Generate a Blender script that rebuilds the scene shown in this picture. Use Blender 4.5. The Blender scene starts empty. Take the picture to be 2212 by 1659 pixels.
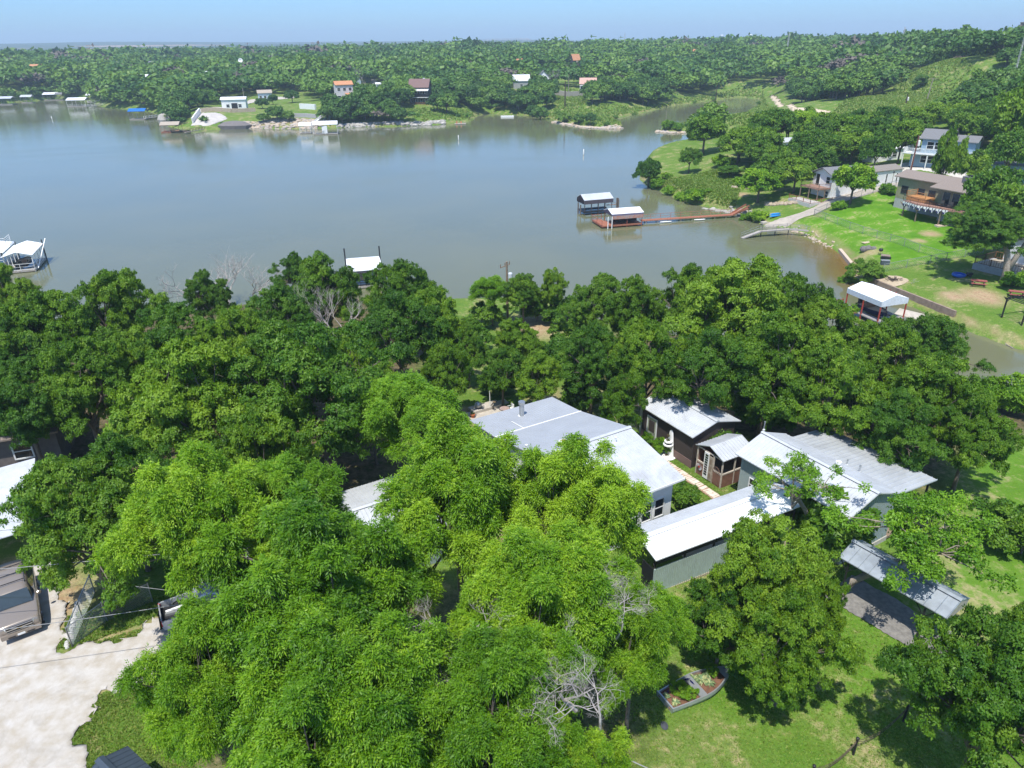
import bpy, math, random
import numpy as np
from mathutils import Vector, Matrix
random.seed(7)
SC=bpy.context.scene; COL=SC.collection
rad=math.radians
# ------------------------------------------------------------------ camera
F=1536.0; PW,PH=2212,1659; PITCH=rad(25.7); ROLL=rad(0.8); CZ=31.0
cd=bpy.data.cameras.new('camera'); cam=bpy.data.objects.new('camera',cd); COL.objects.link(cam)
cd.sensor_fit='HORIZONTAL'; cd.sensor_width=36; cd.lens=36*F/PW; cd.clip_start=.5; cd.clip_end=60000
fw=Vector((0,math.cos(PITCH),-math.sin(PITCH))); up=Vector((0,math.sin(PITCH),math.cos(PITCH))); rt=Vector((1,0,0))
r2=rt*math.cos(ROLL)-up*math.sin(ROLL); u2=rt*math.sin(ROLL)+up*math.cos(ROLL)
M=Matrix((( r2.x,u2.x,-fw.x,0),(r2.y,u2.y,-fw.y,0),(r2.z,u2.z,-fw.z,CZ),(0,0,0,1)))
cam.matrix_world=M; SC.camera=cam
def ray(px,py):
    u=(px-PW/2)/F; v=(PH/2-py)/F
    c,s=math.cos(ROLL),math.sin(ROLL); a=u*c+v*s; b=-u*s+v*c
    cp,sp=math.cos(PITCH),math.sin(PITCH)
    return (a, cp+b*sp, -sp+b*cp)
def at(px,py,Z=0.0):
    x,y,z=ray(px,py); t=(Z-CZ)/z
    return (x*t,y*t,Z)
def w2(pts,Z=0.0): return [at(p[0],p[1],Z)[:2] for p in pts]
# ------------------------------------------------------------------ terrain
def sdf(X,Y,poly):
    P=np.array(poly,float); d=np.full(X.shape,1e18); ins=np.zeros(X.shape,bool)
    for i in range(len(P)):
        x0,y0=P[i]; x1,y1=P[(i+1)%len(P)]; ex,ey=x1-x0,y1-y0
        t=np.clip(((X-x0)*ex+(Y-y0)*ey)/(ex*ex+ey*ey+1e-12),0,1)
        d=np.minimum(d,(X-x0-t*ex)**2+(Y-y0-t*ey)**2)
        c=((y0>Y)!=(y1>Y)); 
        if abs(ey)>1e-12: ins^= c&(X<x0+(Y-y0)*ex/ey)
    d=np.sqrt(d); return np.where(ins,-d,d)
def vn(X,Y,s,seed=0):
    """smooth value noise"""
    x=X/s; y=Y/s; xi=np.floor(x).astype(np.int64); yi=np.floor(y).astype(np.int64); fx=x-xi; fy=y-yi
    fx=fx*fx*(3-2*fx); fy=fy*fy*(3-2*fy)
    def hsh(a,b):
        n=(a*374761393+b*668265263+seed*974634777)&0xffffffff
        n=((n^(n>>13))*1274126177)&0xffffffff
        return ((n^(n>>16))&0xffff)/65535.0
    return (hsh(xi,yi)*(1-fx)+hsh(xi+1,yi)*fx)*(1-fy)+(hsh(xi,yi+1)*(1-fx)+hsh(xi+1,yi+1)*fx)*fy
LAKE=[(-900,20),(-130,58),(-95,66),(-74,76),(-60,73),(-45,78),(-28,84),(-14,86),(-4,87),(4,87.5),(9,84),(12,78),(18,74),(26,72),(32,68),(38,64.5),(44,61.5),(50,58.8),(60,56),(120,45)]
LAKE+=[(120,63)]+w2([(2212,757),(2100,715),(1990,668),(1890,632),(1850,603),(1840,574),(1800,533),(1745,505),(1700,492),(1650,489),(1610,467),(1560,452),(1500,441),(1455,424),(1405,404),(1382,388),(1384,362),(1402,346),(1450,335),(1520,322),(1540,296),(1500,283),(1455,287),(1424,283),(1440,274),(1500,272),(1575,262),(1612,246),(1640,230),(1645,214),(1600,210),(1520,219),(1450,229),(1400,241),(1352,251),(1318,258),(1345,270),(1338,278),(1300,277),(1255,273),(1205,262),(1170,251),(1120,249),(1060,245),(1030,250),(1015,262),(960,268),(900,272),(800,274),(730,276),(640,279),(560,277),(480,279),(420,283),(372,275),(348,262),(352,246),(300,238),(235,233),(215,228),(192,214),(150,216),(120,213),(60,219),(0,223),(-120,226)])
LAKE+=[(-900,470)]
CP=[(-25,15,6.2),(-20,30,6.2),(-15,22,6.1),(0,15,5.8),(0,25,5.6),(4,36,5.3),(12,22,4.9),(17,35,4.7),(12,44,4.6),(20,27,4.6),(25,20,4.6),(30,35,4.2),(35,45,3.4),(26,50,3.6),(0,52,4.4),(0,64,3.6),(-2,78,2.6),(8,70,2.2),(-20,45,5.4),(-40,40,5.4),(-60,45,5),(-45,65,3.6),(-20,70,3.4),(20,62,2.4),(35,58,2.2),(45,52,2.2),(-60,20,6.5),(60,30,4),(0,-40,7),(-120,20,6),(120,20,4),
 (57.5,75.9,1.2),(65.5,92.7,1.9),(50,92,1.1),(62,104,2.6),(72,119,3.6),(80,100,3.6),(66,128,4.0),(57,120,1.9),(50,112,1.0),(71.9,140.8,5.4),(87.7,149,7.4),(59.6,138.3,3.6),(105,120,6),(100,80,3),(49,132,.9),(45,150,2.4),(40,160,3.2),(32,172,2.2),(55,170,5),(75,190,6.5),(60,220,5),(95,240,7),
 (126,344,4),(148,286,10),(138,229,12),(200,260,17),(256,540,18),(200,420,14),(240,416,24),(195,302,24),(300,430,25),(330,560,22),(160,480,9),(100,360,2.6),(70,330,2.2),(120,430,3),(250,300,25),(150,180,15),(130,130,10),
 (43,294,1.2),(30,330,2.5),(31.6,393,6),(60,420,8),(37,361,6),(7.4,437,8),(18,421,8.5),(-42,368,6),(-20,330,3.5),(-78,367,7),(-132,370,4.5),(-110,330,4),(-100,345,4.5),(-138,326,6),(-72,300,1.5),(-60,335,4.5),
 (-176,420,6),(-250,520,9),(-325,560,10),(-42,738,17),(-412,878,13),(100,720,17),(-200,700,14),(0,560,12),(-120,520,11),(150,640,15),(300,800,17),(-400,700,14),(-600,600,10),(500,600,22),(600,1200,15),(0,1200,13),(-600,1300,10),(-1200,900,10)]
CPA=np.array(CP,float)
CLEAR_FLAT=[]   # (x,y,r,z) pads
def H(x,y):
    X=np.atleast_1d(np.asarray(x,float)); Y=np.atleast_1d(np.asarray(y,float)); sh=X.shape
    X=X.ravel(); Y=Y.ravel(); out=np.empty_like(X)
    for k in range(0,len(X),20000):
        a=X[k:k+20000]; b=Y[k:k+20000]; R=np.hypot(a,b)
        sc=12+R*.03
        w=1/((a[:,None]-CPA[:,0])**2+(b[:,None]-CPA[:,1])**2+sc[:,None]**2*.25)**2
        base=(w*CPA[:,2]).sum(1)/w.sum(1)
        far=np.clip((R-1100)/1500,0,1)
        base=base*(1-far)+far*(14+24*(vn(a,b,1100,3)-.3)+np.clip((R-2500)/2500,0,1)*26*np.where(a<200,1,.35)*(vn(a,b,1500,5)+.4))
        base=base+(vn(a,b,35,1)-.5)*np.clip(R/300,0,1)*2+(vn(a,b,9,2)-.5)*.12
        d=sdf(a,b,LAKE); wob=(vn(a,b,5,8)-.5)*np.clip(R/160,.5,1.6); d=d+wob
        bw=np.where(R>250,26,5.0)
        s=np.clip(d/bw,0,1); s=1-(1-s)**2
        low=np.minimum(base,.9)
        z=np.where(d>0, .12+low*np.clip(d/1.6,0,1)**.7*.9+(base-low)*s*s*(3-2*s)*1.0, np.maximum(d*.35,-2.5)-.02)
        # beyond bank rise on steep far-left shore
        out[k:k+20000]=np.where(d>0,np.maximum(z,.1),z)
    return out.reshape(sh)
def hh(x,y): return float(H([x],[y])[0])
_T=np.concatenate([np.arange(18,200,.5),np.geomspace(200,6000,900)])
def gp(px,py):
    """point of the ground seen at a pixel"""
    x,y,z=ray(px,py); X=x*_T; Y=y*_T; Zr=CZ+z*_T
    hz=np.maximum(H(X,Y),0.0); k=int(np.argmax(Zr<hz)) if (Zr<hz).any() else len(_T)-1
    if k==0: k=1
    a,b=Zr[k-1]-hz[k-1],hz[k]-Zr[k]; f=a/(a+b) if a+b>0 else 1
    t=_T[k-1]+(_T[k]-_T[k-1])*f
    return (x*t,y*t,CZ+z*t)
# ------------------------------------------------------------------ materials
MATS={}
def nodes(name):
    m=bpy.data.materials.new(name); m.use_nodes=True; nt=m.node_tree; nt.nodes.clear()
    return m,nt,lambda t,**k:_nn(nt,t,k)
def _nn(nt,t,k):
    n=nt.nodes.new(t)
    for a,b in k.items(): setattr(n,a,b)
    return n
def lk(nt,a,b): nt.links.new(a,b)
def ramp(nt,stops,fac):
    r=nt.nodes.new('ShaderNodeValToRGB'); el=r.color_ramp.elements
    while len(el)<len(stops): el.new(.5)
    for e,(p,c) in zip(el,stops): e.position=p; e.color=(*c,1) if len(c)==3 else c
    lk(nt,fac,r.inputs[0]); return r.outputs[0]
def noise(nt,scale,detail=3,rough=.55,coord=None,dist=0):
    n=nt.nodes.new('ShaderNodeTexNoise'); n.inputs['Scale'].default_value=scale; n.inputs['Detail'].default_value=detail; n.inputs['Roughness'].default_value=rough
    n.inputs['Distortion'].default_value=dist
    if coord is not None: lk(nt,coord,n.inputs['Vector'])
    return n.outputs['Fac']
def mix(nt,fac,a,b,mode='MIX'):
    m=nt.nodes.new('ShaderNodeMix'); m.data_type='RGBA'; m.blend_type=mode
    for s,v in ((0,fac),(6,a),(7,b)):
        if hasattr(v,'default_value') or hasattr(v,'is_output'): lk(nt,v,m.inputs[s])
        elif s==0: m.inputs[0].default_value=v
        else: m.inputs[s].default_value=(*v,1)
    return m.outputs[2]
def mat(name,col,rough=.7,metal=0,var=.18,vs=3.0,bump=0,bs=20,col2=None,grime=0,spec=.4,emit=None,alpha=None):
    if name in MATS: return MATS[name]
    m,nt,N=nodes(name); out=N('ShaderNodeOutputMaterial'); p=N('ShaderNodeBsdfPrincipled')
    tc=N('ShaderNodeTexCoord').outputs['Object']
    c2=col2 if col2 else tuple(c*(1-var) for c in col)
    f=noise(nt,vs,5,.6,tc); f=ramp(nt,[(.35,(0,0,0)),(.65,(1,1,1))],f)
    c=mix(nt,f,col,c2)
    if grime:
        g=noise(nt,vs*.35,8,.7,tc,1.5); g=ramp(nt,[(.5,(0,0,0)),(.75,(grime,)*3)],g)
        c=mix(nt,g,c,(col[0]*.45,col[1]*.42,col[2]*.38))
    lk(nt,c,p.inputs['Base Color']); p.inputs['Roughness'].default_value=rough; p.inputs['Metallic'].default_value=metal
    p.inputs['Specular IOR Level'].default_value=spec
    if bump:
        b=N('ShaderNodeBump'); b.inputs['Strength'].default_value=bump; b.inputs['Distance'].default_value=.05
        lk(nt,noise(nt,bs,4,.6,tc),b.inputs['Height']); lk(nt,b.outputs[0],p.inputs['Normal'])
    lk(nt,p.outputs[0],out.inputs[0]); MATS[name]=m; return m
def leafmat(name,dark,mid,light,trans=.36,tw=.52):
    m,nt,N=nodes(name); out=N('ShaderNodeOutputMaterial'); p=N('ShaderNodeBsdfPrincipled'); tr=N('ShaderNodeBsdfTranslucent'); mx=N('ShaderNodeMixShader')
    a=N('ShaderNodeAttribute',attribute_name='tint'); oi=N('ShaderNodeObjectInfo')
    ma=N('ShaderNodeMath',operation='MULTIPLY_ADD'); ma.inputs[1].default_value=tw; lk(nt,oi.outputs['Random'],ma.inputs[0]); lk(nt,a.outputs['Fac'],ma.inputs[2])
    mb=N('ShaderNodeMath',operation='SUBTRACT'); mb.inputs[1].default_value=tw/2; lk(nt,ma.outputs[0],mb.inputs[0])
    c=ramp(nt,[(0,dark),(.5,mid),(1,light)],mb.outputs[0])
    lk(nt,c,p.inputs['Base Color']); p.inputs['Roughness'].default_value=.5; p.inputs['Specular IOR Level'].default_value=.3
    c2=mix(nt,1.0,c,(1.35,1.25,.5),'MULTIPLY'); lk(nt,c2,tr.inputs[0]); mx.inputs[0].default_value=trans
    lk(nt,p.outputs[0],mx.inputs[1]); lk(nt,tr.outputs[0],mx.inputs[2]); lk(nt,mx.outputs[0],out.inputs[0]); MATS[name]=m; return m
# ------------------------------------------------------------------ objects
def tagp(o,label=None,cat=None,group=None,kind=None):
    if label: o['label']=label
    if cat: o['category']=cat
    if group: o['group']=group
    if kind: o['kind']=kind
    return o
def thing(name,loc,label,cat,rz=0,group=None):
    o=bpy.data.objects.new(name,None); COL.objects.link(o); o.empty_display_size=.3
    o.location=loc; o.rotation_euler=(0,0,rz); return tagp(o,label,cat,group)
def link_mesh(name,V,Fc,m,parent=None,attrs=None,smooth=False,mi=None):
    me=bpy.data.meshes.new(name); V=np.asarray(V,np.float32)
    if isinstance(Fc,np.ndarray) and Fc.ndim==2:
        n,k=Fc.shape; me.vertices.add(len(V)); me.vertices.foreach_set('co',V.ravel())
        me.loops.add(n*k); me.loops.foreach_set('vertex_index',Fc.ravel().astype(np.int32))
        me.polygons.add(n); me.polygons.foreach_set('loop_start',np.arange(0,n*k,k,dtype=np.int32))
    else: me.from_pydata(V.tolist(),[],Fc)
    if smooth: me.polygons.foreach_set('use_smooth',np.ones(len(me.polygons),bool))
    for mm in (m if isinstance(m,(list,tuple)) else [m]): me.materials.append(mm)
    if mi is not None: me.polygons.foreach_set('material_index',np.asarray(mi,np.int32))
    if attrs:
        for k,v in attrs.items():
            a=me.attributes.new(k,'FLOAT','POINT'); a.data.foreach_set('value',np.asarray(v,np.float32))
    me.update(calc_edges=True)
    o=bpy.data.objects.new(name,me); COL.objects.link(o)
    if parent: o.parent=parent
    return o
def copy_thing(root,loc,rz=None,label=None,group=None,scale=None):
    def rec(o,par):
        c=o.copy(); COL.objects.link(c)
        if par: c.parent=par
        for ch in CH.get(o.name,[]): rec(ch,c)
        return c
    c=rec(root,None); c.location=loc
    if rz is not None: c.rotation_euler=(0,0,rz)
    if label: c['label']=label
    if group: c['group']=group
    if scale is not None: c.scale=scale
    return c
CH={}
def reg(root):
    for o in list(COL.objects):
        pass
def reg_children(root,objs):
    """remember children (obj.children is slow in big scenes)"""
    CH[root.name]=objs
class MB:
    def __init__(s): s.v=[]; s.f=[]; s.m=[]; s.cm=0
    def add(s,V,Fs):
        n=len(s.v); s.v+= [tuple(v) for v in V]; s.f+=[tuple(i+n for i in f) for f in Fs]; s.m+=[s.cm]*len(Fs); return s
    def box(s,x0,y0,z0,x1,y1,z1,rz=0,c=None):
        V=[(x,y,z) for z in (z0,z1) for x,y in ((x0,y0),(x1,y0),(x1,y1),(x0,y1))]
        if rz:
            cx,cy=c if c else ((x0+x1)/2,(y0+y1)/2); a,b=math.cos(rz),math.sin(rz)
            V=[(cx+(x-cx)*a-(y-cy)*b,cy+(x-cx)*b+(y-cy)*a,z) for x,y,z in V]
        return s.add(V,[(3,2,1,0),(4,5,6,7),(0,1,5,4),(1,2,6,5),(2,3,7,6),(3,0,4,7)])
    def cb(s,cx,cy,z0,w,d,h,rz=0): return s.box(cx-w/2,cy-d/2,z0,cx+w/2,cy+d/2,z0+h,rz)
    def prism(s,poly,z0,z1):
        n=len(poly); V=[(x,y,z0) for x,y in poly]+[(x,y,z1) for x,y in poly]
        return s.add(V,[tuple(range(n-1,-1,-1)),tuple(range(n,2*n))]+[(i,(i+1)%n,n+(i+1)%n,n+i) for i in range(n)])
    def bar(s,p,q,w,h=None,up=(0,0,1)):
        h=h or w; p=Vector(p); q=Vector(q); d=(q-p)
        if d.length<1e-6: return s
        d.normalize(); U=Vector(up)
        if abs(d.dot(U))>.98: U=Vector((0,1,0))
        sd=d.cross(U).normalized(); U=sd.cross(d)
        V=[b+sd*(i*w/2)+U*(j*h/2) for b in (p,q) for i,j in ((-1,-1),(1,-1),(1,1),(-1,1))]
        return s.add(V,[(3,2,1,0),(4,5,6,7),(0,1,5,4),(1,2,6,5),(2,3,7,6),(3,0,4,7)])
    def tube(s,pts,rs,n=6,cap=True):
        P=[Vector(p) for p in pts]
        if not isinstance(rs,(list,tuple)): rs=[rs]*len(P)
        V=[];Fs=[]
        for i,p in enumerate(P):
            d=(P[min(i+1,len(P)-1)]-P[max(i-1,0)]).normalized()
            U=Vector((0,0,1)) if abs(d.z)<.9 else Vector((1,0,0))
            a=d.cross(U).normalized(); b=d.cross(a)
            for k in range(n):
                t=2*math.pi*k/n; V.append(p+(a*math.cos(t)+b*math.sin(t))*rs[i])
        for i in range(len(P)-1):
            for k in range(n): Fs.append((i*n+k,(i+1)*n+k,(i+1)*n+(k+1)%n,i*n+(k+1)%n))
        if cap: Fs+= [tuple(range(n)),tuple(range(len(P)*n-1,(len(P)-1)*n-1,-1))]
        return s.add(V,Fs)
    def cyl(s,x,y,z0,z1,r,r2=None,n=12): return s.tube([(x,y,z0),(x,y,z1)],[r,r if r2 is None else r2],n)
    def lathe(s,x,y,prof,n=16):
        V=[];Fs=[]
        for r,z in prof:
            for k in range(n): t=2*math.pi*k/n; V.append((x+r*math.cos(t),y+r*math.sin(t),z))
        for i in range(len(prof)-1):
            for k in range(n): Fs.append((i*n+k,i*n+(k+1)%n,(i+1)*n+(k+1)%n,(i+1)*n+k))
        Fs+= [tuple(range(n-1,-1,-1)),tuple(range((len(prof)-1)*n,len(prof)*n))]
        return s.add(V,Fs)
    def strip(s,prof,a,b,th,ax='x'):
        """slab following a cross profile [(y,z)...] extruded along x from a to b"""
        for (y0,z0),(y1,z1) in zip(prof,prof[1:]):
            V=[(a,y0,z0),(b,y0,z0),(b,y1,z1),(a,y1,z1)]; V+=[(x,y,z+th) for x,y,z in V]
            if ax=='y': V=[(y,x,z) for x,y,z in V]
            s.add(V,[(0,1,2,3),(7,6,5,4),(0,4,5,1),(1,5,6,2),(2,6,7,3),(3,7,4,0)])
        return s
    def build(s,name,m,parent=None,smooth=False,**kw):
        if not s.v: return None
        return link_mesh(name,s.v,s.f,m,parent,smooth=smooth,mi=s.m if isinstance(m,(list,tuple)) else None,**kw)
# ------------------------------------------------------------------ world, sun
ELEV=rad(66); SDX,SDY=-.14,-.42     # towards the sun
az=math.atan2(SDX,SDY)
w=bpy.data.worlds.new('World'); SC.world=w; w.use_nodes=True; nt=w.node_tree; nt.nodes.clear()
sky=nt.nodes.new('ShaderNodeTexSky'); sky.sky_type='NISHITA'; sky.sun_disc=False; sky.sun_elevation=ELEV; sky.sun_rotation=az
sky.air_density=1.0; sky.dust_density=.6; sky.ozone_density=1.5; sky.altitude=0
bg=nt.nodes.new('ShaderNodeBackground'); bg.inputs[1].default_value=.148; wo=nt.nodes.new('ShaderNodeOutputWorld')
tcw=nt.nodes.new('ShaderNodeTexCoord'); sxw=nt.nodes.new('ShaderNodeSeparateXYZ'); nt.links.new(tcw.outputs['Generated'],sxw.inputs[0])
rw=nt.nodes.new('ShaderNodeValToRGB'); nt.links.new(sxw.outputs[2],rw.inputs[0]); els=rw.color_ramp.elements; els.new(.5)
for e_,(p_,c_) in zip(els,[(0,(.37,.60,.97)),(.10,(.38,.62,.98)),(.5,(.80,.92,1.05))]): e_.position=p_; e_.color=(*c_,1)
mw=nt.nodes.new('ShaderNodeMix'); mw.data_type='RGBA'; mw.blend_type='MULTIPLY'; mw.inputs[0].default_value=1; nt.links.new(sky.outputs[0],mw.inputs[6]); nt.links.new(rw.outputs[0],mw.inputs[7])
nt.links.new(mw.outputs[2],bg.inputs[0]); nt.links.new(bg.outputs[0],wo.inputs[0])
sl=bpy.data.lights.new('sun','SUN'); sl.energy=4.2; sl.angle=rad(.53); sl.color=(1,.965,.9)
so=bpy.data.objects.new('sun',sl); COL.objects.link(so); so.location=(0,-50,200)
sd=Vector((math.sin(az)*math.cos(ELEV),math.cos(az)*math.cos(ELEV),math.sin(ELEV)))
so.rotation_euler=sd.to_track_quat('Z','Y').to_euler()
SC.view_settings.view_transform='Standard'; SC.view_settings.look='None'; SC.view_settings.exposure=0.5; SC.view_settings.gamma=1; SC.view_settings.use_curve_mapping=False
cy=SC.cycles; SC.render.engine='CYCLES'; cy.max_bounces=6; cy.diffuse_bounces=3; cy.glossy_bounces=3; cy.transmission_bounces=4; cy.transparent_max_bounces=6; cy.volume_bounces=0
cy.use_adaptive_sampling=True; cy.adaptive_threshold=.02; cy.use_denoising=True; cy.caustics_reflective=False; cy.caustics_refractive=False
SC.render.use_persistent_data=False
# ------------------------------------------------------------------ ground
def axis(lo,hi,c,far_lo,far_hi,g=1.12):
    a=list(np.arange(lo,hi+1e-6,c)); s=c
    while a[-1]<far_hi: s*=g; a.append(a[-1]+s)
    s=c; b=[]
    x=lo
    while x>far_lo: s*=g; x-=s; b.append(x)
    return np.array(b[::-1]+a)
gx=axis(-110,130,1.0,-14000,14000,1.045)
gy=np.concatenate([axis(-60,14,2.0,-400,14,1.2)[:-1],np.arange(14,160,1.0),axis(160,520,2.5,160,22000,1.035)])
gx=np.unique(gx); gy=np.unique(gy)
X,Y=np.meshgrid(gx,gy); Z=H(X,Y)
def polyw(pts): return [gp(*p)[:2] for p in pts]
def soft(poly,w): return 1-np.clip(sdf(X,Y,poly)/w+.5,0,1)
# masks: worn dirt, lush mown lawn, forest floor, meadow
dirt=np.zeros(X.shape); lush=np.zeros(X.shape); wood=np.zeros(X.shape)
LAWN=polyw([(1560,345),(1440,345),(1400,400),(1500,440),(1700,470),(1640,520),(1800,545),(1900,640),(2212,740),(2212,420),(2000,350),(1800,420)])
lush=np.maximum(lush,soft(polyw([(1770,470),(1650,480),(1760,500),(1850,560),(1930,570),(2040,560),(2110,540),(2100,470),(1960,400),(1880,420)]),2))
lush=np.maximum(lush,.6*soft(polyw([(2212,900),(2130,880),(2060,1000),(2090,1120),(2212,1400),(2300,1200)]),3))
lush=np.maximum(lush,.55*soft(polyw([(1450,1280),(1500,1470),(1560,1560),(1900,1560),(2212,1659),(2212,1100),(1900,1300)]),3))
for px,py,r in [(1865,585,3.2),(1985,520,2),(2120,640,4.5),(2060,640,3),(1300,940,3),(1200,920,4),(1170,850,3),(1150,705,6),(1880,545,2.5),(1560,345,5),(1600,420,3),(120,1310,3),(230,1330,2),(2040,560,1),(2010,505,2.5),(1750,1330,1.4),(1440,945,1.6),(1600,1270,1.3),(1060,1190,3),(1010,890,1.6),(1460,385,3)]:
    q=gp(px,py); dirt=np.maximum(dirt,.9*np.clip(1.3-np.hypot(X-q[0],(Y-q[1])*.8)/r,0,1))
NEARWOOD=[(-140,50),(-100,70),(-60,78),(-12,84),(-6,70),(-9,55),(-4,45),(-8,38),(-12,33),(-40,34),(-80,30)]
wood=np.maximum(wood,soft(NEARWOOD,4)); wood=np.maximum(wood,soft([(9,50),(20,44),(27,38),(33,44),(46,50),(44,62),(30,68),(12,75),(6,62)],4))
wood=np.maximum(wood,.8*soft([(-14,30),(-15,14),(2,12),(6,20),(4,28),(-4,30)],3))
shore=sdf(X,Y,LAKE); bankdirt=np.clip(1-np.abs(shore-.6)/2.2,0,1)*.8
dirt=np.maximum(dirt,bankdirt)
for poly,v in [([(455,270),(420,245),(560,215),(640,225),(640,272)],.5),([(1195,222),(1300,222),(1310,240),(1195,245)],.45),([(1100,232),(1195,235),(1190,250),(1100,248)],.6),([(560,262),(720,255),(720,275),(560,276)],.8)]:
    dirt=np.maximum(dirt,v*soft(polyw(poly),4))
DRIVE=polyw([(-400,1190),(-100,1240),(60,1210),(110,1190),(140,1230),(150,1400),(215,1395),(300,1370),(420,1300),(560,1280),(640,1330),(560,1420),(430,1440),(300,1470),(215,1500),(190,1545),(160,1600),(190,1659),(200,1850),(-500,1850)])
dirt=np.maximum(dirt,.85*np.clip(1.25-np.abs(sdf(X,Y,DRIVE)-.1)/1.1,0,1))
nx,ny=len(gx),len(gy); idx=np.arange(nx*ny).reshape(ny,nx)
Fq=np.stack([idx[:-1,:-1],idx[:-1,1:],idx[1:,1:],idx[1:,:-1]],-1).reshape(-1,4)
V=np.stack([X,Y,Z],-1).reshape(-1,3)
m,nt,N=nodes('ground'); out=N('ShaderNodeOutputMaterial'); p=N('ShaderNodeBsdfPrincipled'); tc=N('ShaderNodeNewGeometry').outputs['Position']
n1=noise(nt,.35,4,.6,tc); n2=noise(nt,2.2,5,.65,tc); n3=noise(nt,14,4,.7,tc); n4=noise(nt,.06,3,.5,tc)
g1=ramp(nt,[(.25,(.070,.17,.016)),(.5,(.105,.20,.026)),(.78,(.18,.23,.045))],n2)
g2=ramp(nt,[(.3,(.085,.165,.02)),(.52,(.14,.20,.042)),(.66,(.30,.26,.13))],n1)
g=mix(nt,.5,g1,g2)
la=N('ShaderNodeAttribute',attribute_name='lush').outputs['Fac']
lc=ramp(nt,[(.3,(.07,.19,.008)),(.7,(.13,.27,.018))],n1); g=mix(nt,la,g,lc)
# dry thatch patches
th=mix(nt,1.0,n1,n2,'MULTIPLY'); th=ramp(nt,[(.27,(0,0,0)),(.40,(.75,.75,.75))],th)
g=mix(nt,th,g,(.37,.31,.17))
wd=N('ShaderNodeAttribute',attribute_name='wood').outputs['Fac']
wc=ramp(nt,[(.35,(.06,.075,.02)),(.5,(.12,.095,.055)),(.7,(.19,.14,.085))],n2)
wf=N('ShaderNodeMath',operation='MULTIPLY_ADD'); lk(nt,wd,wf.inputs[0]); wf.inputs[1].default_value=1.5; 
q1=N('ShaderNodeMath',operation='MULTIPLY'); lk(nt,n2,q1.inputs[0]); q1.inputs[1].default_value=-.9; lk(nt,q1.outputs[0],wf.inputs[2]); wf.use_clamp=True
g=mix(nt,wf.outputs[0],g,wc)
dd=N('ShaderNodeAttribute',attribute_name='dirt').outputs['Fac']
df=N('ShaderNodeMath',operation='MULTIPLY_ADD'); lk(nt,dd,df.inputs[0]); df.inputs[1].default_value=2.2
q2=N('ShaderNodeMath',operation='MULTIPLY'); q3=N('ShaderNodeMath',operation='ADD'); lk(nt,n1,q3.inputs[0]); lk(nt,n2,q3.inputs[1]); lk(nt,q3.outputs[0],q2.inputs[0]); q2.inputs[1].default_value=-1.15; lk(nt,q2.outputs[0],df.inputs[2]); df.use_clamp=True
dc=ramp(nt,[(.3,(.30,.19,.11)),(.6,(.46,.33,.22)),(.8,(.56,.45,.33))],n2)
g=mix(nt,df.outputs[0],g,dc)
n3b=noise(nt,5.5,5,.75,tc); nm=mix(nt,.5,n3,n3b); fine=ramp(nt,[(.36,(.62,.64,.6)),(.64,(1.30,1.28,1.25))],nm); lf=N('ShaderNodeMath',operation='MULTIPLY_ADD'); lk(nt,la,lf.inputs[0]); lf.inputs[1].default_value=-.65; lf.inputs[2].default_value=1; g=mix(nt,lf.outputs[0],g,mix(nt,1.0,g,fine,'MULTIPLY'))
# far country: woodland green with bare quarry patches (real ground cover)
fa=N('ShaderNodeAttribute',attribute_name='far').outputs['Fac']
n5=noise(nt,.0011,5,.6,tc); n6=noise(nt,.03,4,.7,tc)
fc=ramp(nt,[(.3,(.03,.055,.018)),(.6,(.05,.08,.025))],n6); fb=ramp(nt,[(.57,(0,0,0)),(.6,(1,1,1))],n5); fc=mix(nt,fb,fc,(.36,.25,.17))
g=mix(nt,fa,g,fc)
lk(nt,g,p.inputs['Base Color']); p.inputs['Roughness'].default_value=.95; p.inputs['Specular IOR Level'].default_value=.1
b=N('ShaderNodeBump'); b.inputs['Strength'].default_value=.6; b.inputs['Distance'].default_value=.06; lk(nt,n3,b.inputs['Height']); lk(nt,b.outputs[0],p.inputs['Normal'])
lk(nt,p.outputs[0],out.inputs[0]); MATS['ground']=m
far=np.clip((np.hypot(X,Y)-700)/400,0,1)
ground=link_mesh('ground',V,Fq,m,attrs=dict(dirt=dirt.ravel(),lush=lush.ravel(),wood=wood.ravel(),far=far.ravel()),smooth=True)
tagp(ground,'grassy ground rolling from the yards down to the lake','ground',kind='structure')
# ------------------------------------------------------------------ water
m,nt,N=nodes('lake_water'); out=N('ShaderNodeOutputMaterial'); p=N('ShaderNodeBsdfPrincipled'); tc=N('ShaderNodeNewGeometry').outputs['Position']
mp=N('ShaderNodeMapping'); lk(nt,tc,mp.inputs[0]); mp.inputs['Scale'].default_value=(.5,1.6,1)
n1=noise(nt,2.0,3,.55,mp.outputs[0]); n2=noise(nt,.05,3,.5,tc); 
c=ramp(nt,[(.35,(.145,.150,.082)),(.65,(.128,.138,.080))],n2); 
dp=N('ShaderNodeAttribute',attribute_name='shallow').outputs['Fac']; c=mix(nt,dp,c,(.17,.10,.022))
lk(nt,c,p.inputs['Base Color']); p.inputs['Roughness'].default_value=.035; p.inputs['IOR'].default_value=1.333; p.inputs['Specular IOR Level'].default_value=.62
b=N('ShaderNodeBump'); b.inputs['Strength'].default_value=.18; n9=noise(nt,.012,4,.6,tc,1.2); rr9=ramp(nt,[(.38,(.02,)*3),(.62,(.13,)*3)],n9); lk(nt,rr9,p.inputs['Roughness']); b.inputs['Distance'].default_value=.055; lk(nt,n1,b.inputs['Height']); lk(nt,b.outputs[0],p.inputs['Normal'])
lk(nt,p.outputs[0],out.inputs[0]); MATS['water']=m
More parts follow.
